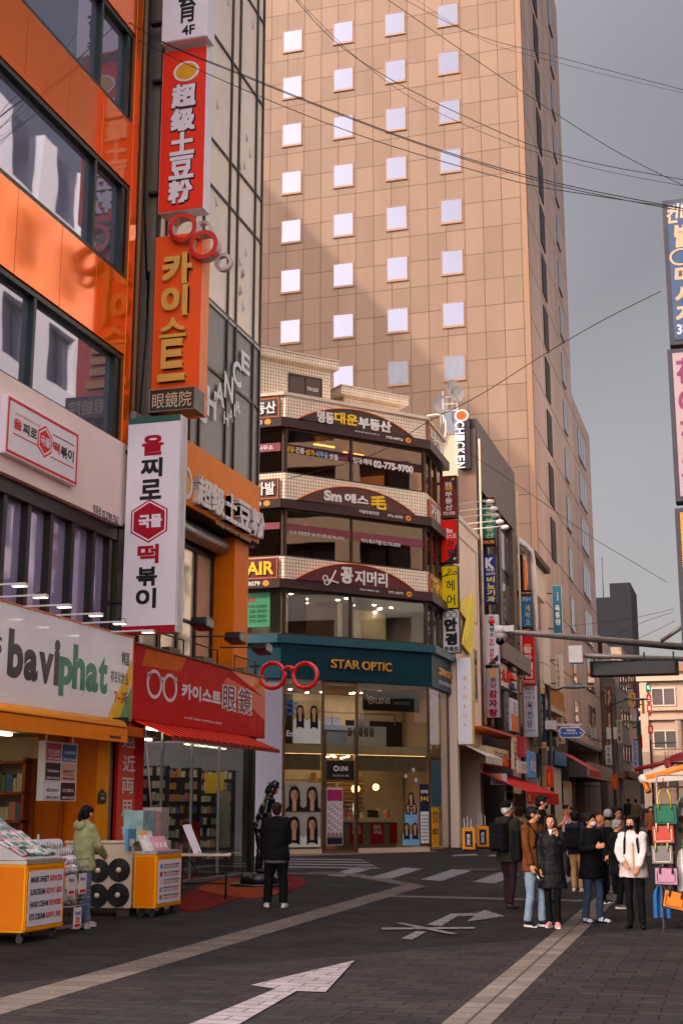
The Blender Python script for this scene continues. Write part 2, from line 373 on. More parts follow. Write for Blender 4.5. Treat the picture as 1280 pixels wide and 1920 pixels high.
# ================================================================== HOTEL
STEEL = M('steel', (170,165,162), 0.35, 0.8, var=0.08)
DARK = M('dark_steel', (60,58,58), 0.5, 0.6)
BLACK = M('black_paint', (24,23,24), 0.5, var=0.08)
MIRROR = M('coated_pane', (112,112,124), 0.03, 0.7, var=0.0, wave=0.002, wscale=1.2)
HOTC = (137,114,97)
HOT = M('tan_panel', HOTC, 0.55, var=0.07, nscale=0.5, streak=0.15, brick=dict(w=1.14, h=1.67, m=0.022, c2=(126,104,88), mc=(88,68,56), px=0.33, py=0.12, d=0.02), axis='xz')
HOTS = M('tan_side_panel', (214,186,170), 0.55, var=0.22, nscale=0.5, streak=0.12, brick=dict(w=40, h=3.34, m=0.05, c2=(208,180,164), mc=(120,96,82), py=0.9, d=0.02), axis='yz')  # side coloured paler than the front, standing in for bounced street light
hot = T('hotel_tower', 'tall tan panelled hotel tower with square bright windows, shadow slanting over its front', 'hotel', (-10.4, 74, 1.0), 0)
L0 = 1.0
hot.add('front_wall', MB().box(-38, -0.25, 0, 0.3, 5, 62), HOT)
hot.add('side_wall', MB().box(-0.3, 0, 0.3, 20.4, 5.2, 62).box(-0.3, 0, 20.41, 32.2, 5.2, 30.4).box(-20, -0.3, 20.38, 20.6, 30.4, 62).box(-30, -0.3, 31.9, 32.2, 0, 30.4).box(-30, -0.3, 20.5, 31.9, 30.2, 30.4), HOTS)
hot.add('corner_trim', MB().box(-0.25, 0.04, -0.04, 0.29, 5, 62), M('tan_trim', (140,110,88), 0.5, var=0.05))
hot.add('roof', MB().box(-38, -0.3, 0.3, 20.3, 61.5, 62), HOT)
hot.add('base_soffit', MB().box(-20, 0.0, 0.31, 32, 5.0, 5.18), M('soffit', (150,136,126), 0.6))
hot.add('entrance_wall', MB().box(-4.0, -3.7, 0, 32, -1, 5.0).box(-3.7, -0.6, 11.5, 11.9, -1, 4.2).box(-3.7, -0.4, 0, 0.4, -1, 5.0).box(-3.6, -3.4, 15, 15.3, -1, 4.9), M('dark_stone', (46,38,36), 0.4))
hot.add('entrance_canopy', MB().box(-3.4, 0.9, 12.5, 30, 2.7, 3.7), M('canopy_metal', (150,134,122), 0.45, 0.3, brick=dict(w=0.5, h=9, m=0.03, mc=(80,70,62)), axis='yz'))
for q in (14, 20): hot.add('column', MB().box(-0.7, -0.1, q, q+.15, -0.3, 2.7), M('bronze', (120,96,76), 0.4, 0.5))
# front windows: one built, the others copied
wf = MB().frame(0, 1.34, 0, 1.55, 0.06, -0.035, -0.001).box(-0.02, 1.36, -0.07, -0.031, -0.09, 0.0)
win = wf.build('window', M('window_frame_tan', (150,118,96), 0.5, var=0.05), hot.e)
MB().box(0.06, 1.28, -0.02, -0.004, 0.06, 1.49).build('pane', MIRROR, win)
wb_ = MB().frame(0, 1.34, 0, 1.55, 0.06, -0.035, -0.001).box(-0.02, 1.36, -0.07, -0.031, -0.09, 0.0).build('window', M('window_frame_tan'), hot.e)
MB().box(0.06, 1.28, -0.02, -0.004, 0.06, 1.49).build('pane', M('blind_pane', (112,112,124), 0.25, 0.0, var=0.15, nscale=3, streak=.2), wb_); fb = True  # flat grey pane stands in for the darker building reflection in lower windows
first = True
for i in range(9):
    for j in range(7):
        x = -15.62 - 3.425*j + 10.4; z = 26.5 + 3.34*(i-1) - L0
        if j > 4 or z > 60: continue
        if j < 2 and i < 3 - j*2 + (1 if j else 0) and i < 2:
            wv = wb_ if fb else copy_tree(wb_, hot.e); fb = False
        else:
            wv = win if first else copy_tree(win, hot.e); first = False
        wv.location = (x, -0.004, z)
sw = MB().box(0.0, 0.06, 0, 2.0, 0, 2.6).build('side_window', M('recess', (60,46,40), 0.5), hot.e)
sn = MB().box(0.0, 0.05, 0, 1.7, 0, 2.1).box(0, 0.12, -0.05, 1.75, -0.12, 0).build('side_window', MIRROR, hot.e)
st = MB()
for k in range(3): st.box(0.0, 0.05, k*1.55, k*1.55+1.35, 0, 2.2)
st.box(0, 0.12, -0.1, 4.6, -0.12, 0)
st = st.build('side_window', MIRROR, hot.e)
fs = fn = ft = True
for i in range(-3, 14):
    z = 16.6 + 3.45*i - L0
    if z > 5.4 and i > -1:
        a = sw if fs else copy_tree(sw, hot.e); fs = False; a.location = (0.004, 6.05, z-0.0)
    if 5.4 < z+0.5:
        a = sn if fn else copy_tree(sn, hot.e); fn = False; a.location = (0.004, 14.8, z+0.3)
        if z < 27.5:
            a = st if ft else copy_tree(st, hot.e); ft = False; a.location = (0.004, 23.3, z+0.6)
# unseen tower added behind the left row, placed so its shadow crosses the hotel
ow = T('shadow_tower', 'plain tower added out of view behind the left row for its shadow on the hotel', 'office tower', (-60, -8, 0), 90)
ow.add('wall', MB().box(0, 43, 0, 25, -0.5, 80.9), M('office_grey', (150,142,136), 0.6, brick=dict(w=1.5, h=3.4, m=0.2, mc=(60,62,70)), axis='xz'))

# ================================================================== ORANGE BUILDING (left)
ORG = M('gloss_orange', (238,122,28), 0.10, 0.55, var=0.06, nscale=0.6, wave=0.004, wscale=0.9, coat=0.25, spec=0.5)
FRG = M('green_frame', (40,54,52), 0.35, 0.3, var=0.06)
PANE = M('coated_glass', (150,152,172), 0.02, 0.72, var=0.0, wave=0.0025, wscale=0.8)
ob = T('orange_building', 'building of glossy orange panels with green framed glass bands, above the white shop sign', 'building', (-11.5, 8, 0), 90)
ob.add('wall', MB().box(0, 15.62, 0.35, 9, 4.7, 26).box(0, 15.3, 3.6, 9, -0.4, 4.7), M('core_wall', (120,84,60), 0.7))
pan = MB()
edges = [0, 2.2, 4.4, 6.6, 8.8, 11.0, 12.6, 14.0, 15.36]
for z0, z1 in ((10.68,12.28), (14.37,15.78), (17.88,19.3), (21.4,22.8), (24.9,26.0)):
    for a, c in zip(edges[:-1], edges[1:]): pan.box(a+0.006, c-0.006, 0, 0.3, z0, z1)
for z0, z1 in ((8.8,12.28), (12.288,15.78), (15.788,19.3), (19.308,22.8), (22.808,26)): pan.box(15.37, 15.66, -0.003, 0.34, z0, z1)
ob.add('cladding', pan, ORG, bev=0.004)
wrows = [(8.8,10.66,[3.6,7.7,11.84]), (12.3,14.35,[5.5,9.7,13.88]), (15.8,17.86,[5.5,9.7,13.88]), (19.32,21.38,[5.5,9.7,13.88]), (22.82,24.88,[5.5,9.7,13.88])]
for z0, z1, ms in wrows:
    f = MB().frame(0, 15.36, z0+0.004, z1-0.004, 0.09, 0.03, 0.28)
    for m_ in ms: f.box(m_-0.045, m_+0.045, 0.04, 0.28, z0+0.1, z1-0.1)
    f.box(15.05, 15.2, 0.05, 0.28, z0+0.1, z1-0.1)
    f = ob.add('window', f, FRG)
    MB().box(0.09, 15.27, 0.16, 0.18, z0+0.09, z1-0.09).build('pane', PANE, f)
CREAM = M('cream_fascia', (250,230,224), 0.6, var=0.06, nscale=0.8)
ob.add('sign_band', MB().box(0, 15.49, -0.1, 0.34, 7.12, 8.79), CREAM)
ob.text('명동점 02.3789-7562', (175,945,222,985), -0.106, BLACK, 0.01)
f = MB().box(0, 15.4, 0.02, 0.34, 6.85, 7.11).box(0, 15.4, 0.02, 0.34, 4.72, 4.9)
xs = [0.1, 2.1, 4.2, 6.3, 8.4, 10.4, 11.25, 12.05, 12.85, 13.65, 14.5, 15.2]
for q in xs: f.box(q-0.06, q+0.06, 0.06, 0.34, 4.9, 6.85)
BRZ = M('bronze_frame', (44,36,33), 0.4, 0.4)
f = ob.add('window', f, BRZ)
PANE2 = M('coated_glass_violet', (178,170,202), 0.04, 0.35, var=0.0, wave=0.003, wscale=1.0)
MB().box(0.1, 15.2, 0.2, 0.22, 4.9, 6.85).build('pane', PANE2, f)
ob.add('end_strip', MB().box(15.41, 15.62, 0.0, 0.34, 4.72, 7.1), M('strip_olive', (60,58,50), 0.5))
# boutique framed sign
WH = M('sign_white', (232,224,232), 0.35, var=0.04)
REDL = M('sign_red', (200,52,44), 0.5, var=0.04); CRIM = M('sign_crimson', (150,22,44), 0.5, var=0.04); INK = M('ink', (36,34,40), 0.5, var=0.03)
t = wallthing('sign_board', 'framed white signboard with red border and hexagon on the cream band', 'sign', -11.27, 15, 738, 144, 913)
x0, z0, x1, z1 = t.rect(15, 738, 144, 913)
t.add('panel', MB().box(x0, x1, 0, 0.128, z0, z1), WH, bev=0.01)
t.add('border', MB().frame(x0+0.03, x1-0.03, z0+0.03, z1-0.03, 0.045, -0.006, 0.003), REDL)
W_, H_ = x1-x0, z1-z0
def U(u): return x0 + W_*u
def V(v): return z0 + H_*v
b = MB(); textgeo(b, '을', U(.09), V(.48), U(.195), V(.66), -0.005, .03); t.add('lettering', b, REDL)
b = MB(); textgeo(b, '찌로', U(.21), V(.46), U(.40), V(.66), -0.005, .03); t.add('lettering', b, INK)
b = MB(); textgeo(b, '떡', U(.62), V(.42), U(.72), V(.62), -0.005, .03); t.add('lettering', b, REDL)
b = MB(); textgeo(b, '볶이', U(.735), V(.40), U(.93), V(.62), -0.005, .03); t.add('lettering', b, INK)
def hexa(cx, cz, rx, rz): return [(cx+rx*math.sin(a), cz+rz*math.cos(a)) for a in [k*math.pi/3 for k in range(6)]]
b = MB(); b.flat(hexa(U(.51), V(.52), W_*.115, H_*.29), -0.003, 0); b.flat(hexa(U(.51), V(.52), W_*.098, H_*.25), -0.005, 1); b.flat(hexa(U(.51), V(.52), W_*.085, H_*.215), -0.007, 0)
t.add('emblem', b, [REDL, WH])
b = MB(); textgeo(b, '국물', U(.445), V(.44), U(.575), V(.60), -0.010, .03); t.add('lettering', b, WH)
t.add('underline', MB().box(U(.09), U(.42), -0.005, 0, V(.38), V(.40)), REDL); t.add('underline', MB().box(U(.6), U(.93), -0.005, 0, V(.30), V(.32)), REDL)
t.add('overline', MB().box(U(.62), U(.93), -0.005, 0, V(.72), V(.735)), INK)
b = MB(); textgeo(b, '오뎅과 국물떡볶이의 환상조합', U(.1), V(.72), U(.44), V(.765), -0.005, .0); t.add('lettering', b, REDL)

# ------------------------------------------------------------------ white shop sign with black and green lettering
t = wallthing('shop_sign', 'wide white cosmetics shop sign with black and green lettering, lamp arms above', 'shop sign', -10.85, 0, 1125, 250, 1350)
x1 = t.px(250, 1197)[0]; z1 = t.px(125, 1162)[1]; z0 = t.px(245, 1353)[1]; xa = x1-9.0
GW = M('gloss_white', (250,244,248), 0.12, var=0.03, coat=0.6)
t.add('panel', MB().box(xa, x1, 0, 0.55, z0, z1), GW, bev=0.01)
t.add('trim', MB().box(xa, x1+0.015, -0.012, 0.56, z1+0.002, z1+0.03).box(x1+0.002, x1+0.02, -0.012, 0.56, z0, z1), M('trim_orange', (214,120,50), 0.4))
BRN = M('ink_brown', (44,34,34), 0.35, coat=0.4); GRN = M('letter_green', (58,128,104), 0.35, coat=0.4)
def zat(X, Y): return t.px(X, Y)
a = zat(13,1178); bq = zat(13,1272); za, zb = a[1], bq[1]
def latin(mb, s, xl, xr, zlo, zhi, mi=0, bold=0.045): textgeo(mb, s, xl, zlo, xr, zhi, -0.004, bold, 0, mi)
xl = [t.px(X, 1250)[0] for X in (13, 43, 44, 71, 72, 100, 98, 111, 111, 137, 136, 160, 161, 185, 185, 202)]
base = t.px(60, 1278)[1]; top = t.px(20, 1178)[1]; xh = base + (top-base)*0.66; desc = base-(top-base)*0.20
b = MB(); latin(b, 'b', xl[0], xl[1], base, top); latin(b, 'a', xl[2], xl[3], base, xh); latin(b, 'v', xl[4], xl[5], base, xh); latin(b, 'i', xl[6]+0.05, xl[7], base, top)
t.add('lettering', b, BRN)
b = MB(); latin(b, 'p', xl[8], xl[9], desc, xh); latin(b, 'h', xl[10], xl[11], base, top); latin(b, 'a', xl[12], xl[13], base, xh); latin(b, 't', xl[14], xl[15], base, base+(top-base)*.88)
t.add('lettering', b, GRN)
b = MB(); textgeo(b, 'S', t.px(-8,1200)[0], t.px(-3,1226)[1], t.px(4,1200)[0], t.px(-3,1193)[1], -0.004, .02)
t.add('lettering', b, BRN)
t.text('韩国', (229,1221,242,1250), -0.004, BRN, .02); t.text('有名化妆品', (208,1256,240,1285), -0.004, BRN, .02)
t.text('7~3', (215,1296,231,1320), -0.006, REDL, .01); t.text('折', (232,1297,239,1322), -0.006, BRN, .02)
q = [t.px(*p, -0.003) for p in ((201,1347), (247,1237), (247,1275), (224,1349))]; b = MB(); b.flat([(min(x, x1-0.005), max(z, z0+.004)) for x, z in q], -0.003)
q = [t.px(*p, -0.003) for p in ((223,1349), (247,1284), (246,1352))]; b2 = MB(); b2.flat([(min(x, x1-0.005), max(z, z0+.004)) for x, z in q], -0.003)
t.add('corner_stripe', b, M('flash_yellow', (236,190,28), 0.4)); t.add('corner_triangle', b2, M('flash_green', (104,146,96), 0.4))
# under-beam and awning cassette
t2 = wallthing('shop_awning', 'rolled yellow awning below the white shop sign, shop name on its flap', 'awning', -10.55, 0, 1345, 240, 1392)
x1 = t2.px(238, 1365)[0]; za = t2.px(238, 1366)[1]; zb = t2.px(236, 1393)[1]; xa = x1-8.5
YEL = M('awning_yellow', (236,158,22), 0.45, var=0.08, streak=4); YED = M('awning_orange', (226,134,16), 0.5, var=0.08)
t2.add('roll', MB().tube([(xa,0.13,za+0.02), (x1,0.13,za+0.02)], 0.13, 14), YEL)
t2.add('flap', MB().box(xa, x1, -0.02, 0.0, zb, za+0.03), YED)
t2.add('seam', MB().box(xa, x1, -0.03, -0.0205, za-0.005, za+0.012), M('seam_dark', (90,60,20), 0.6))
t2.text('baviphat', (206,1377,227,1388), -0.026, BRN, .05)
t2.add('bracket', MB().box(x1, x1+0.08, 0.0, 0.5, za-0.1, za+0.2), BLACK, bev=0.02)
ob.add('fascia_beam', MB().box(0, 15.6, -0.58, 0.3, 3.02, 3.2).box(0, 15.6, -0.1, 0.3, 3.21, 4.7), M('beam_orange', (190,96,36), 0.5))
# lamp arms over the white sign
proto = None
for X0, X1, Yp in ((-45,-10,1100), (-4,53,1121), (43,118,1139), (105,175,1155), (152,221,1170), (208,270,1186)):
    p = P(X0, Yp, x=-10.85); q = P(X1, Yp, y=p.y)
    if proto is None:
        la = T('sign_lamp', 'slim white lamp arm over the white shop sign, LED head facing the sign', 'sign lamp', p, 0, 'lamp arms over the white sign')
        la.add('arm', MB().box(-0.3, 0.62, -0.012, 0.012, 0.0, 0.024), M('arm_white', (222,214,208), 0.4))
        la.add('head', MB().box(0.62, 0.85, -0.05, 0.05, -0.03, 0.02), M('arm_white'), bev=0.008)
        la.add('diffuser', MB().box(0.63, 0.84, -0.045, 0.045, -0.038, -0.031), M('led_on', (255,250,238), 0.4, var=0, emit=3.0))
        la.add('cable', MB().tube([(0.85,0,0), (0.83,0,0.06), (0.74,0,0.07), (0.66,0,0.03)], 0.006, 5), BLACK)
        proto = la.e
    else:
        c = copy_tree(proto); c.location = p
# ------------------------------------------------------------------ cosmetics shop front below
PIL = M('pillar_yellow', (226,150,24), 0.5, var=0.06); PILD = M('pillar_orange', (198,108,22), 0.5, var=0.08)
sf = T('cosmetics_shop_front', 'cosmetics shop front with yellow pillar, glass and wooden shelves inside', 'shop front', (-11.5, 8, 0), 90)
yp0 = P(180,1500,x=-11.2).y-8; yp1 = P(203,1500,x=-11.2).y-8
sf.add('pillar', MB().box(yp0, yp1, -0.3, 0.9, -0.1, 3.0), PIL)
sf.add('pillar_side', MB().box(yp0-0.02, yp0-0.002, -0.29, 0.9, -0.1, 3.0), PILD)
sf.add('door_frame', MB().box(yp1+0.01, yp1+0.55, -0.1, 0.3, -0.1, 3.0).box(yp1+0.2, yp1+0.23, -0.13, -0.101, 0, 3.0), M('door_grey', (190,178,166), 0.5))
sf.add('door_hinge', MB().box(yp1+0.2, yp1+0.32, -0.15, -0.131, 1.5, 1.53).box(yp1+0.2, yp1+0.32, -0.15, -0.131, 2.1, 2.13), STEEL)
b = MB(); [b.box(q-0.025, q+0.025, 0.32, 0.4, 0, 3.0) for q in (2, 4.5, 7.0, 9.6, 11.8, yp0-0.06)]; b.box(0, yp0-0.09, 0.33, 0.39, 0.0, 0.1)
sf.add('window_frame', b, M('frame_orange', (170,92,30), 0.5))
sf.add('window_glass', MB().box(0, yp0-0.03, 0.355, 0.365, 0.1, 3.0), glass('shop_glass', (226,228,224), 0.07, 0.002))
sf.add('lower_panel', MB().box(9.9, yp0-0.03, 0.3, 0.345, -0.1, 0.85), M('panel_maroon', (110,36,24), 0.5))
sf.add('interior_wall', MB().box(0, yp1, 3.5, 3.58, -0.1, 3.0).box(yp1-0.3, yp1, 0.9, 3.5, -0.1, 3.0), M('interior_cream', (222,206,184), 0.7))
sf.add('interior_ceiling', MB().box(0, yp1, 0.41, 3.5, 3.0, 3.05), M('interior_ceiling_white', (220,214,204), 0.7))
sf.add('ceiling_light', MB().box(9, 13, .72, .84, 2.94, 2.98).box(9, 13, 2.4, 2.5, 2.94, 2.98), M('strip_light', (255,232,196), 0.5, var=0, emit=14))
WOOD = M('shelf_wood', (170,92,34), 0.5, var=0.2, nscale=4, streak=0.2)
SX_ = yp1-.85
b = MB()
for q in (.95, 1.75, 2.55, 3.35): b.box(SX_, SX_+.5, q, q+.06, 0, 2.6)
for z in (.45, .95, 1.45, 1.95, 2.5): b.box(SX_, SX_+.5, .95, 3.4, z, z+.05)
sf.add('shelf', b, WOOD); sf.add('backboard', MB().box(SX_+.2, SX_+.22, 1.82, 2.54, 1.0, 1.95), M('panel_brown', (96,50,30), .6))
b = MB()
for z in (.5, 1.0, 1.5, 2.0):
    q = 1.02
    while q < 3.3:
        ww = random.uniform(.06,.15); hh = random.uniform(.14,.36)
        if not (1.78 < q < 2.5 and .9 < z < 1.9): b.box(SX_+.05, SX_+.2, q, q+ww-.015, z+.002, z+hh, random.choice([0,0,1,2,3]))
        q += ww
gd = sf.add('shelf_goods', b, [M('pack_cream', (216,206,186), .5), M('pack_green', (120,140,110), .5), M('pack_blue', (92,124,160), .5), M('pack_pink', (206,140,140), .5)]); gd['kind'] = 'stuff'
# number plate
t = wallthing('number_plate', 'small dark house number plate reading 29 on the yellow pillar', 'house number', -11.2+0.0, 183, 1480, 197, 1507)
x0, z0, x1, z1 = t.rect(183, 1482, 196, 1506)
t.add('plate', MB().prism([(x0,z0), (x1,z0), (x1,z1-0.06), ((x0+x1)/2,z1+0.02), (x0,z1-0.06)], -0.03, -0.005), M('plate_navy', (38,44,52), 0.4))
b = MB(); textgeo(b, '29', x0+0.08, z0+0.06, x1-0.08, z0+(z1-z0)*.45, -0.034, .03); textgeo(b, '명동길', x0+0.08, z0+(z1-z0)*.62, x1-0.08, z0+(z1-z0)*.74, -0.034, .0); t.add('lettering', b, WH)
# board of brand tiles
t = wallthing('sale_board', 'white board of six brand sale tiles hanging in front of the shop glass', 'sale board', -10.95, 80, 1388, 143, 1503)
x0, z0, x1, z1 = t.rect(85, 1389, 142, 1503)
t.add('board', MB().box(x0, x1, 0, 0.12, z0, z1), M('board_grey', (214,206,206), 0.5), bev=0.008)
t.add('hanger', MB().box(x0+0.1, x0+0.12, 0.03, 0.05, z1, z1+0.3).box(x1-0.12, x1-0.1, 0.03, 0.05, z1, z1+0.3), STEEL)
cols = [(176,96,100), (60,104,142), (60,44,36), (216,176,150), (222,216,222), (66,34,34)]
names = [('ETUDE HOUSE','40% SALE'), ('LANEIGE','50% SALE'), ('Sulwhasoo','50% SALE'), ('BEAUTY OF JOSEON','40% SALE'), ('RE:LRAN','50% SALE'), ('COSRX','40% SALE')]
for k in range(6):
    i, j = k % 2, k//2; w_ = (x1-x0)*.43; h_ = (z1-z0)*.29
    a = x0+(x1-x0)*(.045+.475*i); c = z1-(z1-z0)*(.035+.325*j)-h_
    t.add('tile', MB().box(a, a+w_, -0.006, -0.001, c, c+h_), M('tile_%d' % k, cols[k], 0.5))
    cm = INK if k in (3, 4) else WH
    b = MB(); textgeo(b, names[k][0].split(' ')[0] if k != 3 else 'BEAUTY', a+w_*.1, c+h_*.45, a+w_*.9, c+h_*.63, -0.010, .02)
    if k in (0, 3): textgeo(b, {0:'HOUSE', 3:'OF JOSEON'}[k], a+w_*.14, c+h_*.28, a+w_*.86, c+h_*.40, -0.010, .02)
    textgeo(b, names[k][1], a+w_*.07, c+h_*.06, a+w_*.93, c+h_*.19, -0.010, .03)
    t.add('lettering', b, cm)
# ================================================================== PIPES IN THE GAP
gp_ = T('pipe_bundle', 'dark downpipes and cables running up the gap beside the orange building', 'pipes', (-11.6, 23.95, 0), 90)
for k, (yy, dd, r, mm) in enumerate(((-0.12,0.05,0.075,'a'), (0.06,0.0,0.05,'b'), (0.2,0.18,0.06,'a'), (0.36,0.1,0.045,'c'), (0.48,0.2,0.06,'a'))):
    gp_.add('pipe', MB().tube([(yy,dd,4.9), (yy,dd,26)], r, 8), {'a': M('pipe_dark', (64,56,52), 0.5), 'b': M('pipe_tan', (150,122,96), 0.5), 'c': M('pipe_rust', (120,70,40), 0.6)}[mm])
gp_.add('back_panel', MB().box(-0.3, 0.7, 0.35, 0.4, 4.8, 26), M('gap_dark', (70,60,54), 0.7))
gp_.add('cable', MB().tube([(0.0,-0.1,20), (0.05,-0.12,14.3), (0.2,-0.16,12.6), (0.42,-0.1,12.9), (0.3,-0.14,11.4), (0.1,-0.12,9.0), (0.2,-0.1,5.0)], 0.025, 6), BLACK)
for z in (9.0, 6.3): gp_.add('junction_box', MB().box(-0.2, 0.25, -0.2, -0.07, z, z+0.6), M('box_grey', (130,122,120), 0.5), bev=0.02)

# ================================================================== GLASS BUILDING
gb = T('glass_building', 'beige glazed building with thin dark mullions and grey lower panes, behind the vertical signs', 'building', (-11.3, 24.4, 0), 90)
BEI = M('beige_glazing', (244,230,214), 0.15, var=0.12, nscale=0.5, streak=0.3, spec=0.5, wave=0.002)
GRV = M('grey_vinyl', (112,108,108), 0.3, var=0.05); MUL = M('mullion', (74,62,52), 0.4, 0.4)
END = 6.34; cols_ = [0, 0.4, 1.9, 2.45, 4.05, 4.6, 5.85, END]
rows_ = [9.52, 11.7, 13.36, 16.24, 17.44, 20.21, 22.67, 24.6]
gb.add('wall', MB().box(0, END-0.01, 0.08, 9, 8.06, 24.6).box(END-0.009, END, 0.06, 9, 8.06, 24.6).box(0, END, 3.0, 9, 4.9, 8.05), M('glass_core', (120,108,96), 0.6))
for i, (z0, z1) in enumerate(zip(rows_[:-1], rows_[1:])):
    b = MB()
    for a, c in zip(cols_[:-1], cols_[1:]): b.box(a+0.03, c-0.03, 0.03, 0.07, z0+0.03, z1-0.03)
    gb.add('glazing', b, GRV if i < 2 else BEI)
b = MB(); [b.box(c-0.035, c+0.035, -0.02, 0.05, 9.5, 24.6) for c in cols_]
for z in rows_:
    for a, c in zip(cols_[:-1], cols_[1:]): b.box(a+0.036, c-0.036, -0.01, 0.05, z-0.03, z+0.03)
gb.add('mullion', b, MUL)

b = MB()
for k in range(26):                                # small triangular reflections on the glazing, painted as flat grey pieces
    c = random.choice([1, 3, 5]); xx = random.uniform(cols_[c]+.1, cols_[c+1]-.3) if cols_[c+1]-cols_[c] > .5 else cols_[c]+.1; zz = random.uniform(13.6, 22.5)
    gb.add('painted_reflection', MB().flat([(xx, zz), (xx+0.2, zz+0.12), (xx, zz+0.3)], 0.0285), M('reflection_grey', (176,166,150), 0.5))
gb.add('lower_trim', MB().box(0.0, END, -0.012, 0.05, 13.25, 13.32), M('trim_light', (200,196,192), 0.5))
# CHANCE HAIR lettering, tilted serif-like on the grey vinyl
LW = M('letter_pale', (240,236,236), 0.5)
def gl_(s, r, bold=0.0, sl=0.0): gb.text(s, r, -0.026, LW, bold, slant=sl)
for ch, X0, Y0, X1, Y1 in (('C',371,735,388,797), ('H',389,722,405,790), ('A',404,711,421,766), ('N',421,694,437,757), ('C',437,670,452,730), ('E',453,655,468,706)):
    gl_(ch, (X0,Y0,X1,Y1), 0.03, 0.0)
for ch, X0, Y0, X1, Y1 in (('H',420,770,428,800), ('A',429,763,437,792), ('I',439,757,441,782), ('R',443,751,451,777)): gl_(ch, (X0,Y0,X1,Y1), 0.02)
# orange fascia over the first floor with raised white characters
fa = wallthing('restaurant_sign', 'orange fascia with raised white Chinese characters above the column and windows', 'shop sign', -11.08, 333, 835, 487, 1030)
x1 = fa.px(487,925)[0]; x0 = 24.0-fa.o.y; z1 = 9.5; z0 = 8.06
z0 -= fa.o.z; z1 -= fa.o.z
ORS = M('fascia_orange', (232,136,34), 0.45, var=0.06)
fa.add('panel', MB().box(x0, x1, 0, 0.6, z0, z1), ORS, bev=0.01)
LET = M('raised_white', (226,216,214), 0.4)
Xs = (360, 385, 387, 411, 413, 435, 437, 461, 463, 487)
zt = fa.px(372, 896)[1]; zb_ = fa.px(372, 952)[1]
for k, ch in enumerate('超级土豆粉'):
    a = fa.px(Xs[2*k], 930)[0]; c = fa.px(Xs[2*k+1], 960)[0]
    b = MB(); textgeo(b, ch, a, zb_, c, zt, -0.003, 0.035, 0.14); fa.add('character', b, LET)
fa.text('형제들 푸드아현 명동본점', (404,975,470,1018), -0.006, M('letter_peach', (240,206,170), 0.5), 0.02)
cx, cz = fa.px(343, 905)
b = MB(); b.ring((cx,cz), 0.36, 0.28, -0.08, -0.003, 24, 0); b.ring((cx,cz), 0.28, 0.001, -0.06, -0.003, 24, 1); fa.add('emblem', b, [LET, M('emblem_gold', (214,160,50), 0.4)])
lw = T('upper_shop_front', 'first floor dark framed windows with orange column under the orange fascia', 'shop front', (-11.3, 24.0, 4.9), 90)
lw.add('column', MB().box(5.2, 6.15, 0, 0.9, -0.1, 3.13), M('column_orange', (230,130,34), 0.5, var=0.06), bev=0.01)
f = MB(); [f.box(q-0.05, q+0.05, 0.5, 0.6, 0, 2.6) for q in (0.05, 1.1, 2.1, 3.1, 4.1, 5.1)]; f.box(0, 5.15, 0.5, 0.6, -0.1, 0.08).box(0, 5.15, 0.49, 0.6, 2.6, 2.75).box(0, 5.15, 0.51, 0.6, 0.9, 0.97)
f = lw.add('window', f, BRZ)
MB().box(0.05, 5.12, 0.55, 0.57, 0, 2.6).build('pane', M('coated_glass_cream', (224,206,184), 0.05, 0.35, var=0.0, wave=0.003), f)
lw.add('back_wall', MB().box(0, 6.3, 2.9, 2.98, -0.1, 3.13).box(6.15, 6.3, 0.9, 2.9, -0.1, 3.13).box(0, 5.15, 0.58, 0.62, -0.1, 3.13), M('lower_wall_dark', (60,50,44), 0.7)); lw.add('soffit', MB().box(0, 6.3, -0.2, 0.9, 3.135, 3.15), M('soffit_dark', (70,52,44), 0.7))
lw.add('shutter_box', MB().tube([(0.3,0.3,2.9), (5.1,0.3,2.9)], 0.2, 14), STEEL)

# ================================================================== PROJECTING SIGNS ON THE LEFT ROW
t = blade('projecting_sign', 'white projecting sign with black character and floor mark, highest in the stack', 'projecting sign', -11.1, 313, -240, 388, 70)
rc = t.rect(313, -240, 388, 66); blade_case(t, rc, 0.42, WH, WH, 0.35)
t.text('育', (335,-8,368,38), -0.016, INK, 0.02); t.text('4F', (341,48,365,62), -0.016, INK, 0.03); t.text('敎', (335,-62,368,-16), -0.016, INK, 0.02)
t = blade('projecting_sign', 'tall red orange projecting sign with white Chinese characters and gold bowl emblem', 'projecting sign', -11.15, 308, 98, 382, 388)
rc = t.rect(306, 98, 381, 389); SR = M('sign_redorange', (214,52,18), 0.4, var=0.05); blade_case(t, rc, 0.36, SR, WH, 0.3, 0.012)
for k, ch in enumerate('超级土豆粉'):
    Y0 = 160 + k*45; X0 = 322 - k*1.6
    t.text(ch, (X0-1, Y0-1, X0+48, Y0+40), -0.0135, INK, 0.06); t.text(ch, (X0, Y0, X0+45, Y0+36), -0.018, WH, 0.045)
cx, cz = t.px(350, 134); b = MB(); b.ring((cx,cz), 0.30, 0.25, -0.03, -0.0125, 24, 0, 1, .8); b.ring((cx,cz), 0.25, 0.001, -0.025, -0.0125, 24, 1, 1, .8); t.add('emblem', b, [WH, M('emblem_gold')])
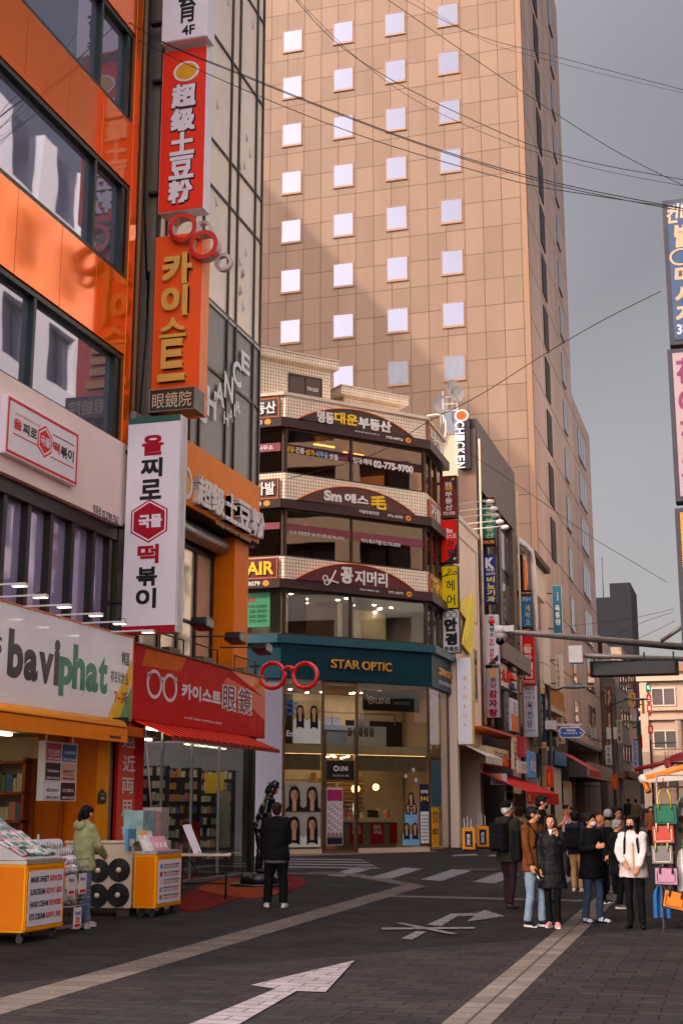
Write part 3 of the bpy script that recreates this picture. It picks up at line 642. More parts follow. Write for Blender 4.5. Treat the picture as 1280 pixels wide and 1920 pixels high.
# orange sign with spectacles
t = blade('optician_sign', 'orange vertical optician sign with raised gold letters below the red spectacles', 'projecting sign', -11.15, 302, 445, 372, 772)
rc = t.rect(293, 445, 372, 772); SO = M('sign_orange', (226,92,26), 0.4, var=0.06); blade_case(t, rc, 0.42, SO, M('sign_orange_side', (236,134,62), 0.4), 0.25, 0.0)
GOLD = M('gold_letter', (214,168,92), 0.4, 0.0, var=0.05)
for ch, r in zip('카이스트', ((308,480,362,532), (306,540,354,592), (303,601,351,632), (300,640,349,714))):
    a = t.rect(*r, -0.02); b = MB(); textgeo(b, ch, a[0], a[1], a[2], a[3], -0.014, 0.04, 0.10); t.add('character', b, GOLD)
t = blade('spectacles_sign', 'red rimmed spectacles sign on top of the orange vertical sign', 'spectacles sign', -11.0, 326, 408, 412, 500, Y=24.3)
SPR = M('spectacle_red', (176,22,30), 0.25, coat=0.5); SPW = M('spectacle_side', (206,190,184), 0.5)
for X, Y in ((347,431), (386,463)):
    c = t.px(X, Y); b = MB(); b.ring(c, 0.32, 0.235, -0.14, 0.1, 32, 1); b.ring(c, 0.325, 0.23, -0.155, -0.141, 32, 0); t.add('rim', b, [SPR, SPW])
    c2 = (c[0]+0.28, c[1]-0.14)
a = t.px(364,444); c = t.px(372,452); b = MB().boxm(Matrix.Translation((a[0]*.5+c[0]*.5, -0.08, a[1]*.5+c[1]*.5)) @ Matrix.Rotation(R(40),4,'Y'), 0.16, 0.14, 0.07); t.add('bridge', b, SPR)
for X, Y in ((328,419), (404,477)):
    a = t.px(X, Y); t.add('hinge', MB().boxm(Matrix.Translation((a[0], -0.07, a[1])) @ Matrix.Rotation(R(40),4,'Y'), 0.14, 0.16, 0.1), SPR)
for X, Y in ((370,418), (408,480)):
    a = t.px(X, Y); t.add('temple_tip', MB().ring(a, 0.20, 0.13, 0.3, 0.42, 20), SPW)
t.add('bracket', MB().box(-0.35, -0.25, 0.1, 0.4, t.px(348,460)[1]-0.1, t.px(348,452)[1]).tube([t.px(348,455)[:1]+(0.05,)+t.px(348,455)[1:], t.px(348,475)[:1]+(0.05,)+t.px(348,475)[1:]], 0.03, 6), SPW)
t = blade('optician_sign', 'small black box sign with pale Chinese characters under the orange vertical sign', 'projecting sign', -11.2, 281, 731, 365, 768)
rc = t.rect(281, 732, 365, 766); blade_case(t, rc, 0.5, M('box_black', (34,30,30), 0.3), M('box_black'), 0.1, 0.02, 1)
t.text('眼鏡院', (286,738,358,760), -0.016, M('letter_cream', (214,190,160), 0.5), 0.0)
t.add('rim', MB().frame(rc[0], rc[2], rc[1], rc[3], 0.012, -0.02, -0.0125), M('rim_cream', (170,150,130), 0.5))
t = blade('red_box', 'plain red metal box between the orange vertical sign and the pipes', 'box', -11.75, 268, 578, 300, 702, Y=24.55)
rc = t.rect(268, 578, 300, 702); t.add('case', MB().box(rc[0], rc[2]-0.01, 0, 0.4, rc[1], rc[3]), M('box_red', (190,34,26), 0.4), bev=0.01)
t.add('bracket', MB().box(rc[0]-0.2, rc[0]-0.002, 0.1, 0.2, rc[1]+0.3, rc[1]+0.4), DARK)
# tall white sign
t = blade('projecting_sign', 'tall white projecting sign with hexagon emblem, red and black Korean letters', 'projecting sign', -11.2, 243, 783, 326, 1184)
rc = t.rect(242, 785, 328, 1184); x0, z0, x1, z1 = rc; blade_case(t, rc, 0.34, WH, M('case_white', (220,212,212), 0.5), 0.28, 0.0, 3)
hh = z1-z0
t.add('top_stripe', MB().box(x0, x1, -0.016, -0.0122, z1-0.03*hh, z1), M('stripe_green', (40,84,70), 0.4)); t.add('bottom_stripe', MB().box(x0, x1, -0.016, -0.0122, z0, z0+0.03*hh), CRIM)
t.text('을', (267,817,306,852), -0.016, CRIM, .04); t.text('찌', (264,860,304,893), -0.016, INK, .04); t.text('로', (263,900,302,935), -0.016, INK, .04)
t.text('떡', (258,1022,297,1056), -0.016, CRIM, .04); t.text('볶', (256,1064,294,1098), -0.016, INK, .04); t.text('이', (255,1104,292,1140), -0.016, INK, .04)
cx, cz = t.px(280, 977); ww = (x1-x0)*.40
b = MB(); b.flat(hexa(cx, cz, ww, ww*.98), -0.014, 0); b.flat(hexa(cx, cz, ww*.92, ww*.90), -0.016, 1); b.flat(hexa(cx, cz, ww*.85, ww*.83), -0.018, 0); t.add('emblem', b, [CRIM, WH])
t.text('국물', (260,966,303,988), -0.021, WH, .05)
for yy in (0.05, 0.30): t.add('rail', MB().box(x1+0.0005, x1+0.015, yy-0.02, yy+0.02, z0+0.1, z1-0.1), M('case_white'))

# ================================================================== RED OPTICIAN SHOP
t = wallthing('shop_sign', 'wide red optician sign with white spectacles outline and lettering', 'shop sign', -11.1, 253, 1207, 497, 1383)
x0 = 23.42-t.o.y; x1 = t.px(497,1330)[0]; z1 = t.px(330,1228)[1]; z0 = t.px(360,1365)[1]; RD = M('optic_red', (176,6,18), 0.5, var=0.04, spec=.3)
t.add('panel', MB().box(x0, x1, 0, 0.5, z0, z1), RD, bev=0.01)
def clampq(pts, d):
    out = []
    for X, Y in pts:
        a = t.px(X, Y, d); out.append((max(x0+.01, min(x1-.01, a[0])), max(z0+.01, min(z1-.01, a[1]))))
    return out
b = MB(); b.flat(clampq([(274,1217), (350,1234), (339,1260), (266,1248)], -.003), -0.003)
t.add('facet', b, M('facet_orange', (212,112,40), 0.5, spec=.3))
b = MB(); b.flat(clampq([(256,1207), (274,1217), (264,1249), (339,1260), (350,1234), (433,1256), (415,1290), (480,1330), (497,1355), (497,1383), (440,1340), (330,1275), (248,1245)], -.002), -0.002); t.add('facet', b, M('facet_red', (186,38,30), 0.5, spec=.3))
b = MB(); b.flat(clampq([(433,1256), (497,1275), (497,1310)], -.003), -0.003); t.add('facet', b, M('facet_amber', (226,140,70), 0.35))
b = MB(); b.flat(clampq([(425,1270), (497,1310), (497,1352), (470,1325), (415,1292)], -.004), -0.004); t.add('facet', b, M('facet_coral', (210,84,56), 0.35))
b = MB()
for X, Y in ((289,1283), (318,1290)): b.ring(t.px(X, Y), 0.40, 0.31, -0.010, -0.004, 32, 0, 0.9, 0.72 if X < 300 else 0.72)
a = t.px(300,1272); c = t.px(308,1275); b.box(a[0]-.03, c[0]+.03, -0.010, -0.005, a[1]-.03, a[1]+.03)
a = t.px(279,1267); b.box(a[0]-.08, a[0]+.06, -0.010, -0.005, a[1]-.02, a[1]+.07); a = t.px(328,1277); b.box(a[0]-.06, a[0]+.08, -0.010, -0.005, a[1]-.02, a[1]+.07)
t.add('emblem', b, WH)
t.text('카이스트', (341,1280,414,1324), -0.008, WH, .05)
for ch, r in (('眼',(419,1284,441,1335)), ('鏡',(448,1289,470,1341))):
    t.text(ch, (r[0]-2,r[1]-2,r[2]+2,r[3]+2), -0.008, WH, .09); t.text(ch, r, -0.012, M('ink_red', (110,12,24), 0.4), .015)
t.text('メガネ KAIST OPTICAL SHOP', (345,1343,416,1359), -0.008, WH, .02)
t.add('top_flashing', MB().box(x0, x1, -0.03, 0.53, z1+0.002, z1+0.04), M('flashing', (110,90,70), 0.5, 0.4))
# frame rails on top with box feet
for X0, X1, Yt in ((308,352,1201), (371,415,1219), (447,486,1243)):
    a = t.px(X0, Yt+20)[0]; c = t.px(X1, Yt+20)[0]
    rl = T('lamp_bracket', 'rusty lamp bracket rail standing on top of the red optician sign', 'bracket', (t.o.x, t.o.y+(a+c)/2, t.o.z+z1+0.04), 90, 'bracket rails on the red sign')
    w2 = (c-a)/2; rl.add('rail', MB().tube([(-w2,0.1,0), (-w2,0.1,0.34), (w2,0.1,0.34), (w2,0.1,0.0)], 0.018, 6), M('rail_rust', (96,74,60), 0.6, 0.4))
    rl.add('ballast', MB().box(-0.5*w2, 0.5*w2, 0.02, 0.2, 0.0, 0.1), M('ballast_grey', (130,112,100), 0.5))
proto = None
for X, Y in ((374,1172), (437,1199), (487,1219)):
    p = P(X, Y, x=-10.35)
    if proto is None:
        fl = T('floodlight', 'black floodlight on an arm above the red optician sign', 'floodlight', p, 90, 'floodlights over the red optician sign')
        fl.add('arm', MB().tube([(-0.55,0.75,0.02), (-0.2,0.25,0.05), (0,0.05,0.06)], 0.018, 6), DARK)
        fl.add('housing', MB().prism([(-0.24,0.02), (-0.16,0.14), (0.12,0.16), (0.26,0.04), (0.24,-0.1), (-0.22,-0.04)], -0.22, 0.12), M('lamp_black', (36,33,32), 0.4), bev=0.015)
        fl.add('lens', MB().box(-0.18, 0.2, -0.23, -0.221, -0.04, 0.1), M('lamp_lens', (90,86,80), 0.1))
        proto = fl.e
    else:
        c = copy_tree(proto); c.location = p
# round red spectacles sign projecting at the far end
t = blade('spectacles_sign', 'big round red spectacles sign sticking out from the end of the red shop sign', 'spectacles sign', -11.1, 486, 1240, 597, 1295, Y=30.6)
SR2 = M('spectacle_scarlet', (206,20,28), 0.2, coat=0.6)
for X in (511, 572):
    c = t.px(X, 1267); rr = abs(t.px(X+26, 1267)[0]-c[0]); b = MB()
    pts = [(c[0]+rr*.86*math.cos(k*math.pi/18), 0, c[1]+rr*.86*math.sin(k*math.pi/18)) for k in range(37)]
    t.add('rim', b.tube(pts, rr*.15, 8, cap=False), SR2)
pp = [t.px(X, Y) for X, Y in ((532,1258), (538,1252), (546,1252), (551,1258))]; t.add('bridge', MB().tube([(q[0], 0, q[1]) for q in pp], 0.055, 8), SR2)
t.add('bracket', MB().box(-1.0, t.px(489,1267)[0]-0.02, -0.02, 0.02, t.px(500,1250)[1], t.px(500,1247)[1]), DARK)
# striped awning
aw = wallthing('striped_awning', 'red striped shop awning sloping out under the red optician sign', 'awning', -11.3, 278, 1362, 496, 1384)
z1 = aw.px(390,1373)[1]; p = P(322,1384,x=-10.35); q = P(522,1406,x=-10.35); y0 = p.y-aw.o.y; y1 = q.y-aw.o.y; zf = (p.z+q.z)/2-aw.o.z
n = 34; b = MB()
for k in range(n):
    a = y0+(y1-y0)*k/n; c = y0+(y1-y0)*(k+1)/n; m_ = (a+c)/2
    vs = []
    for j in range(2):
        yy, zz = (0.0, z1+0.05) if j == 0 else (-0.95, zf)
        for i in range(5): th = math.pi*i/4; vs.append((m_-(c-a)/2*math.cos(th), yy, zz+0.035*math.sin(th)))
    b.add(vs, [(i, i+1, 6+i, 5+i) for i in range(4)], k % 2)
aw.add('canopy', b, [M('awning_red', (232,64,34), 0.45), M('awning_dark_red', (96,12,16), 0.6)])
aw.add('front_bar', MB().box(y0, y1, -0.98, -0.94, zf-0.06, zf+0.01), M('bar_maroon', (120,30,26), 0.5))
aw.add('side_arm', MB().tube([(y1,0,z1+0.05), (y1,-0.95,zf)], 0.02, 6), STEEL); aw.add('cassette', MB().box(y0, y1, -0.02, 0.1, z1-0.05, z1+0.1), BLACK)
# shop front and inside
ks = T('optician_shop_front', 'glass fronted optician shop full of hanging goods under the red awning', 'shop front', (-11.55, 24.2, 0.12), 90)
E_ = 7.1
ks.add('window_glass', MB().box(0.02, E_-0.12, 0.0, 0.012, 0.1, 3.2), glass('shop_glass'))
ks.add('side_glass', MB().box(E_-0.01, E_, 0.25, 4.5, 0.1, 3.2), glass('shop_glass'))
ks.add('corner_post', MB().box(E_-0.12, E_+0.06, -0.06, 0.2, -0.1, 3.3), M('post_brown', (48,38,34), 0.5))
b = MB(); [b.box(q-0.02, q+0.02, -0.02, 0.03, 0.1, 3.2) for q in (1.7, 3.3, 4.9)]; b.box(0, E_-0.13, -0.03, 0.05, 0.0, 0.1); ks.add('window_frame', b, STEEL)
ks.add('step', MB().box(0.0, E_+0.4, -0.35, 0.02, -0.3, 0.0).box(E_+0.02, E_+0.4, 0.03, 4.5, -0.3, 0.0), M('step_stone', (128,110,96), 0.7))
ks.add('interior_floor', MB().box(0, E_-0.02, 0.05, 6, -0.1, 0.02), M('floor_tile_grey', (96,90,86), 0.3))
ks.add('interior_wall', MB().box(0, E_-0.02, 5.9, 6, 0, 3.3).box(-0.12, -0.01, 0.02, 5.9, 0, 3.3), M('interior_dark', (70,62,58), 0.7))
ks.add('interior_ceiling', MB().box(0, E_, 0.06, 6, 3.25, 3.32), M('interior_ceiling_grey', (96,90,86), 0.7))
ks.add('ceiling_light', MB().box(.6, 3.0, .3, .38, 3.2, 3.24).box(3.6, 6.4, .5, .58, 3.2, 3.24).box(3.2, 6.0, 2.2, 2.3, 3.2, 3.24), M('strip_white', (255,244,226), 0.5, var=0, emit=26))
for lx, d0, d1 in ((1.5, .5, 1.5), (3.0, .45, 1.3), (4.7, .4, 1.9), (6.75, .35, 3.4)):
    ks.add('display_rack', MB().box(lx+.1, lx+.14, d0, d1, .1, 2.5).box(lx, lx+.1, d0, d0+.04, .1, 2.5).box(lx, lx+.1, d1-.04, d1, .1, 2.5), M('rack_black', (36,33,33), .5))
    b = MB(); z = .4
    while z < 2.3:
        q = d0+.07
        while q < d1-.12:
            if random.random() < .88: hh = random.uniform(.13,.2); b.box(lx+.03, lx+.08, q, q+.085, z, z+hh, random.choice([0,0,0,1,2,3,4]))
            q += .105
        z += .27
    gd = ks.add('hanging_goods', b, [M('goods_white', (226,214,198), .4), M('goods_amber', (200,140,70), .4), M('goods_blue', (86,110,150), .4), M('goods_grey', (170,164,160), .4), M('goods_pink', (200,130,130), .4)]); gd['kind'] = 'stuff'
ks.add('poster', MB().box(6.3, 6.32, .25, .6, .7, 2.0), M('poster_grey', (150,140,134), 0.5)); ks.add('yellow_notice', MB().box(6.5, 6.52, .5, 1.0, 1.95, 2.4), M('notice_yellow', (220,180,60), 0.5))
ks.add('red_notice', MB().box(4.3, 4.32, .2, .6, .5, 1.3), M('notice_red', (150,28,30), 0.5))
t = wallthing('vertical_banner', 'red gradient wall banner with white Chinese characters beside the optician window', 'banner', -11.22, 222, 1355, 265, 1606)
x0, z0, x1, z1 = t.rect(224, 1352, 263, 1640); b = MB()
for k in range(12):
    a = z0+(z1-z0)*k/12; c = z0+(z1-z0)*(k+1)/12
t.add('panel', MB().box(x0, x1, 0.0, 0.06, z0, z1), M('banner_red', (176,26,40), 0.5)); t.add('facet', MB().flat([(x0+.01,z1-.01), (x0+(x1-x0)*.55,z1-.01), (x0+(x1-x0)*.7,z1-1.7), (x0+(x1-x0)*.35,z0+.7), (x0+.01,z0+.2)], -0.003), M('banner_coral', (206,98,72), 0.5))
for ch, r in zip('遠近両用專', ((230,1371,254,1405), (231,1416,253,1448), (229,1458,250,1489), (228,1500,246,1532), (227,1548,243,1580))): t.text(ch, r, -0.008, WH, .015)
# mat on the ground before the shop
def groundmat(name, label, pix, h, mat):
    q = [G(*p) for p in pix]; o = sum(q, Vector())/len(q); t = T(name, label, 'mat', o, 0)
    n = len(q); b = MB(); vs = [(v.x-o.x, v.y-o.y, v.z-o.z+dz) for dz in (0.002, h) for v in q]
    b.add(vs, [tuple(range(n, 2*n))] + [(i, (i+1) % n, n+(i+1) % n, n+i) for i in range(n)]); t.add('mat', b, mat); return t
MRED = M('carpet_red', (92,12,14), 0.95, var=0.15, bump=0.5, bscale=120); MORG = M('carpet_orange', (118,52,22), 0.95, var=0.15, bump=0.5, bscale=120)
def smoothpoly(pts, it=2):
    for _ in range(it):
        out = []
        for i in range(len(pts)):
            a, c = pts[i], pts[(i+1) % len(pts)]; out += [(a[0]*.75+c[0]*.25, a[1]*.75+c[1]*.25), (a[0]*.25+c[0]*.75, a[1]*.25+c[1]*.75)]
        pts = out
    return pts
groundmat('door_mat', 'red carpet mat with wavy edge spread before the optician shop', smoothpoly([(330,1700), (345,1672), (420,1650), (470,1645), (540,1640), (580,1652), (560,1668), (500,1680), (440,1686), (385,1708), (345,1711)]), 0.012, MRED)
groundmat('door_mat', 'orange wave shaped mat lying on the red carpet by the optician door', smoothpoly([(360,1668), (420,1648), (455,1650), (500,1668), (530,1675), (505,1684), (455,1687), (400,1678)]), 0.022, MORG)
# ================================================================== RIGHT ROW (seen in the reflections, carries the hanging signs)
STN = (248,240,230)
def office(name, label, o, L_, D_, Hh, wcol):
    t = T(name, label, 'office building', o, -90)   # local x runs towards the camera, y into the building
    t.add('wall', MB().box(-L_, 0, 0.3, D_, -0.6, Hh), M('window_grey_dark', (70,74,88), 0.08, 0.3))
    b = MB(); n = int(L_/3.2); m = int(Hh/3.4)
    for i in range(n+1): x = -L_ + i*L_/n; b.box(max(-L_, x-0.55), min(0, x+0.55), 0, 0.29, -0.6, Hh)
    for j in range(m+1):
        z = j*3.4
        for i in range(n): b.box(-L_+i*L_/n+0.551, -L_+(i+1)*L_/n-0.551, 0.02, 0.29, z-0.6, min(Hh, z+0.5))
    t.add('pier', b, wcol)
    b = MB()
    for i in range(n):
        x = -L_+(i+0.5)*L_/n
        for j in range(m): b.box(x-0.03, x+0.03, 0.2, 0.29, j*3.4+0.51, j*3.4+2.79)
    t.add('glazing_bar', b, BLACK); t.add('shop_band', MB().box(-L_, 0, -0.12, -0.002, -0.6, 5.2), M('shop_band_dark', (40,36,36), .4)); return t
office('stone_office', 'pale stone office block along the right side, seen mirrored in the orange panels', (0.9, 29, 0), 92, 10, 27, M('pale_stone', STN, 0.6, var=0.06, nscale=0.5))
office('corner_shop_block', 'pale block at the right edge that carries the three tall hanging signs', (0.25, 11.5, 0), 15.5, 10, 14, M('pale_stone_warm', (226,212,200), 0.6, var=0.06, nscale=0.5))
def glyphsign(label, X0, Y0, X1, Y1, Y, face, frm, th=0.35):
    t = blade('hanging_sign', label, 'hanging sign', 0.0, X0, Y0, X1, Y1, Y=Y); x0, z0, x1, z1 = t.rect(X0, Y0, X1, Y1)
    t.add('case', MB().box(x0, x1, 0.0, th, z0, z1), frm, bev=0.01); t.add('face', MB().box(x0+0.09, x1-0.09, -0.02, -0.002, z0+0.09, z1-0.09), face)
    t.add('bracket', MB().box(x1+0.002, 0.235-t.o.x, 0.1, 0.2, z0+0.4, z0+0.5).box(x1+0.002, 0.235-t.o.x, 0.1, 0.2, z1-0.5, z1-0.4), DARK); return t
FRM = M('sign_frame_dark', (52,48,56), 0.4, 0.2)
t = glyphsign('blue hanging sign with slanted cream letters at the right edge, uppermost of three', 1240, 376, 1335, 640, 24, M('sign_slate_blue', (54,80,112), 0.4, var=0.08), FRM)
CRM = M('letter_sand', (226,196,164), 0.5)
t.text('컨디션', (1246,384,1318,412), -0.024, CRM, .03, slant=.15)
for ch, r in zip('발', ((1260,421,1300,460),)): t.text(ch, r, -0.024, CRM, .05, slant=.1)
c = t.px(1276,482); b = MB(); b.ring(c, .19, .15, -0.03, -0.021, 24, 0, 1.1, .9); t.add('emblem', b, CRM)
for ch, r in (('마',(1262,500,1302,528)), ('사',(1263,536,1303,566)), ('지',(1264,572,1304,602))): t.text(ch, r, -0.024, CRM, .05, slant=.1)
t.text('3F', (1268,608,1290,625), -0.024, WH, .03)
t = glyphsign('pale pink hanging sign with mauve Japanese characters, middle one of three at right', 1250, 655, 1345, 936, 24, M('sign_pale_pink', (196,170,170), 0.4, var=0.06), FRM)
MAU = M('letter_mauve', (150,78,112), 0.5)
for ch, r in (('花',(1266,672,1312,716)), ('の',(1270,730,1314,768)), ('か',(1274,780,1318,815)), ('ん',(1276,826,1322,866)), ('ざ',(1277,878,1324,916))): t.text(ch, r, -0.024, MAU, .04)
t = glyphsign('amber yellow hanging sign with dark frame, lowest of three at right', 1264, 953, 1360, 1210, 24, M('sign_amber', (236,160,20), 0.4, var=0.05), FRM)

# ================================================================== CORNER BUILDING WITH ROUNDED SIGNS
TILE = M('white_tile', (255,238,218), 0.30, var=0.16, nscale=0.8, grit=0.05, brick=dict(w=0.105, h=0.115, m=0.009, c2=(246,226,204), mc=(158,122,96), d=0.004), axis='xz', coat=0.2)
TILEY = M('white_tile_side', (226,204,182), 0.30, var=0.14, nscale=0.8, brick=dict(w=0.105, h=0.115, m=0.011, c2=(212,190,168), mc=(120,88,66), d=0.004), axis='yz')
TEAL = M('teal_fascia', (16,52,64), 0.45, var=0.05); TEALL = M('teal_cap', (28,74,86), 0.4, var=0.05)
LEDGE = M('ledge_brown', (74,52,50), 0.45, var=0.06); BWIN = M('bronze_window', (66,46,36), 0.4, 0.3)
st_ = T('corner_building', 'white tiled corner building with arched maroon signs over a teal optician shop front', 'building', (-13.61, 39.56, 0.3), 47.6)
CW = 5.52
SL = Sub(st_, (-13.61, 39.56, 0.3), 0)              # face looking down the street, x negative
SRt = Sub(st_, (-9.89, 43.64, 0.3), 90)             # face along the side street
zz = lambda v: v - 0.3
inner = [(-13.61,39.56), (-9.89,43.64), (-9.89,46.7), (-24,46.7), (-24,39.56)]
def plan(pts, z0, z1, inset=0.0):                   # vertical prism over a plan outline, in the building's own frame
    q = [st_.rot @ (Vector((x, y, 0.3)) - st_.o) for x, y in pts]; b = MB(); n = len(q)
    vs = [(p.x, p.y, zz(z0)) for p in q] + [(p.x, p.y, zz(z1)) for p in q]
    return b.add(vs, [tuple(range(n))[::-1], tuple(range(n, 2*n))] + [(i, (i+1) % n, n+(i+1) % n, n+i) for i in range(n)])
def offs(d): return [(-13.61-d*0.43, 39.56-d), (-9.89+d, 43.64-d*0.43), (-9.89+d, 46.7), (-24,46.7), (-24,39.56-d)]
def wallbands(z0, z1):
    w0, w1 = zz(z0), zz(z1)
    o = st_.add('tile_wall', MB().box(0, CW, 0, 0.3, w0, w1), TILE)
    SL.add('tile_wall', MB().box(-9, -0.002, 0.001, 0.3, w0, w1), TILE); SRt.add('tile_wall', MB().box(0.002, 3.05, 0.001, 0.3, w0, w1), TILE)
for z0, z1 in ((8.86,9.58), (11.46,12.33), (14.0,14.95)): wallbands(z0, z1)
st_.add('roof', plan(offs(-0.02), 14.5, 14.6), M('roof_grey', (120,112,106), 0.8))
st_.add('parapet_cap', plan(offs(0.10), 14.95, 15.06), M('cap_stone', (214,196,178), 0.6))
st_.add('core', plan(offs(-3.2), 6.0, 14.4), M('room_dark', (96,76,60), 0.8))
for z in (6.96, 9.5, 12.25): st_.add('slab', plan(offs(-0.35), z-0.25, z), M('slab_cream', (190,172,150), 0.8))
for z0, z1 in ((8.55,8.85), (11.15,11.45), (13.86,14.18)): st_.add('ledge', plan(offs(0.20), z0, z1), LEDGE)
GLB = glass('bronze_glass', (170,140,110), 0.13, 0.002, (.85,.66,.5)); GLC = glass('clear_glass', (232,232,226), 0.09, 0.0015)
def winrow(z0, z1, gl, mull):
    w0, w1 = zz(z0), zz(z1)
    f = MB().box(0, CW, 0.04, 0.16, w1-0.06, w1).box(0, CW, 0.04, 0.16, w0, w0+0.06); [f.box(m_-0.035, m_+0.035, 0.04, 0.16, w0+.06, w1-.06) for m_ in (0.05, mull, CW-0.05)]
    f = st_.add('window', f, BWIN); MB().box(0.03, CW-0.03, 0.09, 0.1, w0+.03, w1-.03).build('pane', gl, f)
    f = MB().box(-9, -0.08, 0.04, 0.16, w1-0.06, w1).box(-9, -0.08, 0.04, 0.16, w0, w0+0.06); [f.box(m_-0.04, m_+0.04, 0.04, 0.16, w0+.06, w1-.06) for m_ in (-0.1, -2.6)]
    f = SL.add('window', f, BWIN); g_ = MB().box(-9, -0.1, 0.09, 0.1, w0+.03, w1-.03).build('pane', gl, f)
    f = MB().box(0.08, 3.0, 0.04, 0.16, w1-0.06, w1).box(0.08, 3.0, 0.04, 0.16, w0, w0+0.06); [f.box(m_-0.04, m_+0.04, 0.04, 0.16, w0+.06, w1-.06) for m_ in (0.12, 1.0, 1.9, 2.95)]
    f = SRt.add('window', f, BWIN); g_ = MB().box(0.1, 2.95, 0.09, 0.1, w0+.03, w1-.03).build('pane', gl, f)
winrow(12.33, 13.86, GLB, 2.55); winrow(9.58, 11.15, GLB, 2.55); winrow(7.08, 8.55, GLC, 2.5)
# rooms behind the glass
def lampdiscs(n, z, y0, y1, x0, x1, e, r=0.055):
    for k in range(n):
        a, c = random.uniform(x0, x1), random.uniform(y0, y1); o = MB().tube([(a,c,z-.02), (a,c,z)], r, 12).build('ceiling_lamp', WARM, st_.e)
WARM = M('warm_lamp', (255,232,200), 0.5, var=0, emit=60); WARM2 = M('soft_lamp', (255,214,160), 0.5, var=0, emit=6)
lampdiscs(16, zz(8.5), 0.5, 2.6, 0.3, 5.2, 10)
st_.add('ceiling_lamp', MB().box(1.6, 2.4, 0.9, 0.98, zz(13.72), zz(13.76)).box(3.0, 3.8, 1.3, 1.38, zz(13.72), zz(13.76)), M('tube_lamp', (255,236,206), 0.5, var=0, emit=22))
st_.add('ceiling_lamp', MB().box(1.0, 1.7, 1.6, 1.66, zz(11.06), zz(11.1)), WARM2)
st_.add('ceiling', plan(offs(-0.3), 8.5, 8.54), M('salon_ceiling', (214,200,180), 0.7))
st_.add('salon_wall', MB().box(0, CW, 2.6, 2.66, zz(6.98), zz(8.5)).box(2.9, 3.0, 1.4, 2.6, zz(6.98), zz(8.5)).box(0.2, 0.3, 0.6, 2.6, zz(6.98), zz(8.5)), M('salon_wall_white', (222,208,190), 0.7))
st_.add('salon_door', MB().box(3.3, 3.75, 2.56, 2.595, zz(7.0), zz(8.1)).box(3.8, 4.25, 2.56, 2.595, zz(7.0), zz(8.1)), M('door_white', (232,222,208), 0.5))
st_.add('curtain', MB().box(0.45, 1.1, 0.5, 0.56, zz(7.0), zz(8.45)), M('curtain_brown', (90,62,48), 0.8))
st_.add('blind', MB().box(0.1, 2.45, 0.3, 0.32, zz(12.4), zz(13.2)).box(4.0, 5.4, 0.3, 0.32, zz(12.4), zz(13.0)), M('blind_tan', (190,160,126), 0.8))
st_.add('blind', MB().box(2.65, 5.4, 0.3, 0.32, zz(9.65), zz(10.4)).box(0.1, 0.9, 0.3, 0.32, zz(9.65), zz(11.0)), M('blind_grey', (120,102,92), 0.8))
# arched signs
def arch(zc, zt, xl, xr, name, mat):
    c = (xl+xr)/2; hw = (xr-xl)/2; h = zt-zc; rr = (hw*hw+h*h)/(2*h); zo = zt-rr; a = math.asin(min(1, hw/rr)); pts = [(c+rr*math.sin(-a+2*a*k/28), zz(zo+rr*math.cos(-a+2*a*k/28))) for k in range(29)]
    o = st_.add(name, MB().prism(pts, -0.14, -0.004), mat)
    rp = [(x, -0.15, z+0.012) for x, z in pts]; st_.add('arch_trim', MB().tube(rp, 0.022, 5), M('trim_copper', (196,110,60), 0.4)); return o
DKB = M('sign_dark_brown', (58,34,32), 0.4); MAR = M('sign_maroon', (92,20,32), 0.4); BRN2 = M('sign_umber', (84,44,34), 0.4); PINK = M('band_mauve', (134,76,84), 0.45)
YLW = M('letter_yellow', (236,192,40), 0.4); PAL = M('letter_white', (232,222,214), 0.4)
arch(14.18, 14.80, 0.40, 4.92, 'arched_sign', DKB); arch(11.45, 12.12, 0.38, 4.95, 'arched_sign', BRN2); arch(8.85, 9.52, 0.36, 4.88, 'arched_sign', MAR)
def zq(x, y): return (460+x*.3125, 640+y*.3125)
def ztext(s, zx0, zy0, zx1, zy1, mat, bold=.03, dep=0.03, d=-0.145):
    a = st_.px(*zq(zx0, zy0), d); c = st_.px(*zq(zx1, zy1), d); b = MB(); textgeo(b, s, a[0], c[1], c[0], a[1], d, bold, dep); o = b.build('lettering', mat, st_.e, recalc=False); return o
ztext('명동', 430,412,528,500, PAL, .045); ztext('대운', 532,420,672,512, YLW, .04); ztext('부동산', 676,450,872,552, PAL, .045)
ztext('Sm', 470,890,575,968, PAL, .05); ztext('에스', 594,910,736,986, PAL, .045); ztext('毛', 752,918,845,1016, YLW, .04)
ztext('꽁', 572,1352,642,1458, PAL, .045); ztext('지머리', 655,1372,850,1478, PAL, .03)
a = st_.px(*zq(478,1420), -.15); b = MB(); b.ring(a, .10, .06, -0.17, -0.145, 16).ring((a[0]+.06,a[1]-.14), .10, .06, -0.17, -0.145, 16)
b.boxm(Matrix.Translation((a[0]+.28, -0.158, a[1]+.06)) @ Matrix.Rotation(R(-62),4,'Y'), .5, .025, .05); b.boxm(Matrix.Translation((a[0]+.3, -0.158, a[1]-.08)) @ Matrix.Rotation(R(12),4,'Y'), .4, .025, .05); st_.add('emblem', b, PAL)
LD = -0.205
def ltext(s, zx0, zy0, zx1, zy1, mat=None, bold=.02): return ztext(s, zx0, zy0, zx1, zy1, mat or PAL, bold, 0.0, LD)
ltext('공인중개사사무소', 655,532,805,566); ltext('775-9700', 842,566,944,598, None, .04); ltext('가발맞춤전문', 680,1008,802,1044); ltext('776-2020', 852,1036,944,1064); ltext('Hair·Make up', 688,1482,802,1508); ltext('777-9079', 858,1498,946,1522)
BAD = M('badge_amber', (226,150,36), 0.4)
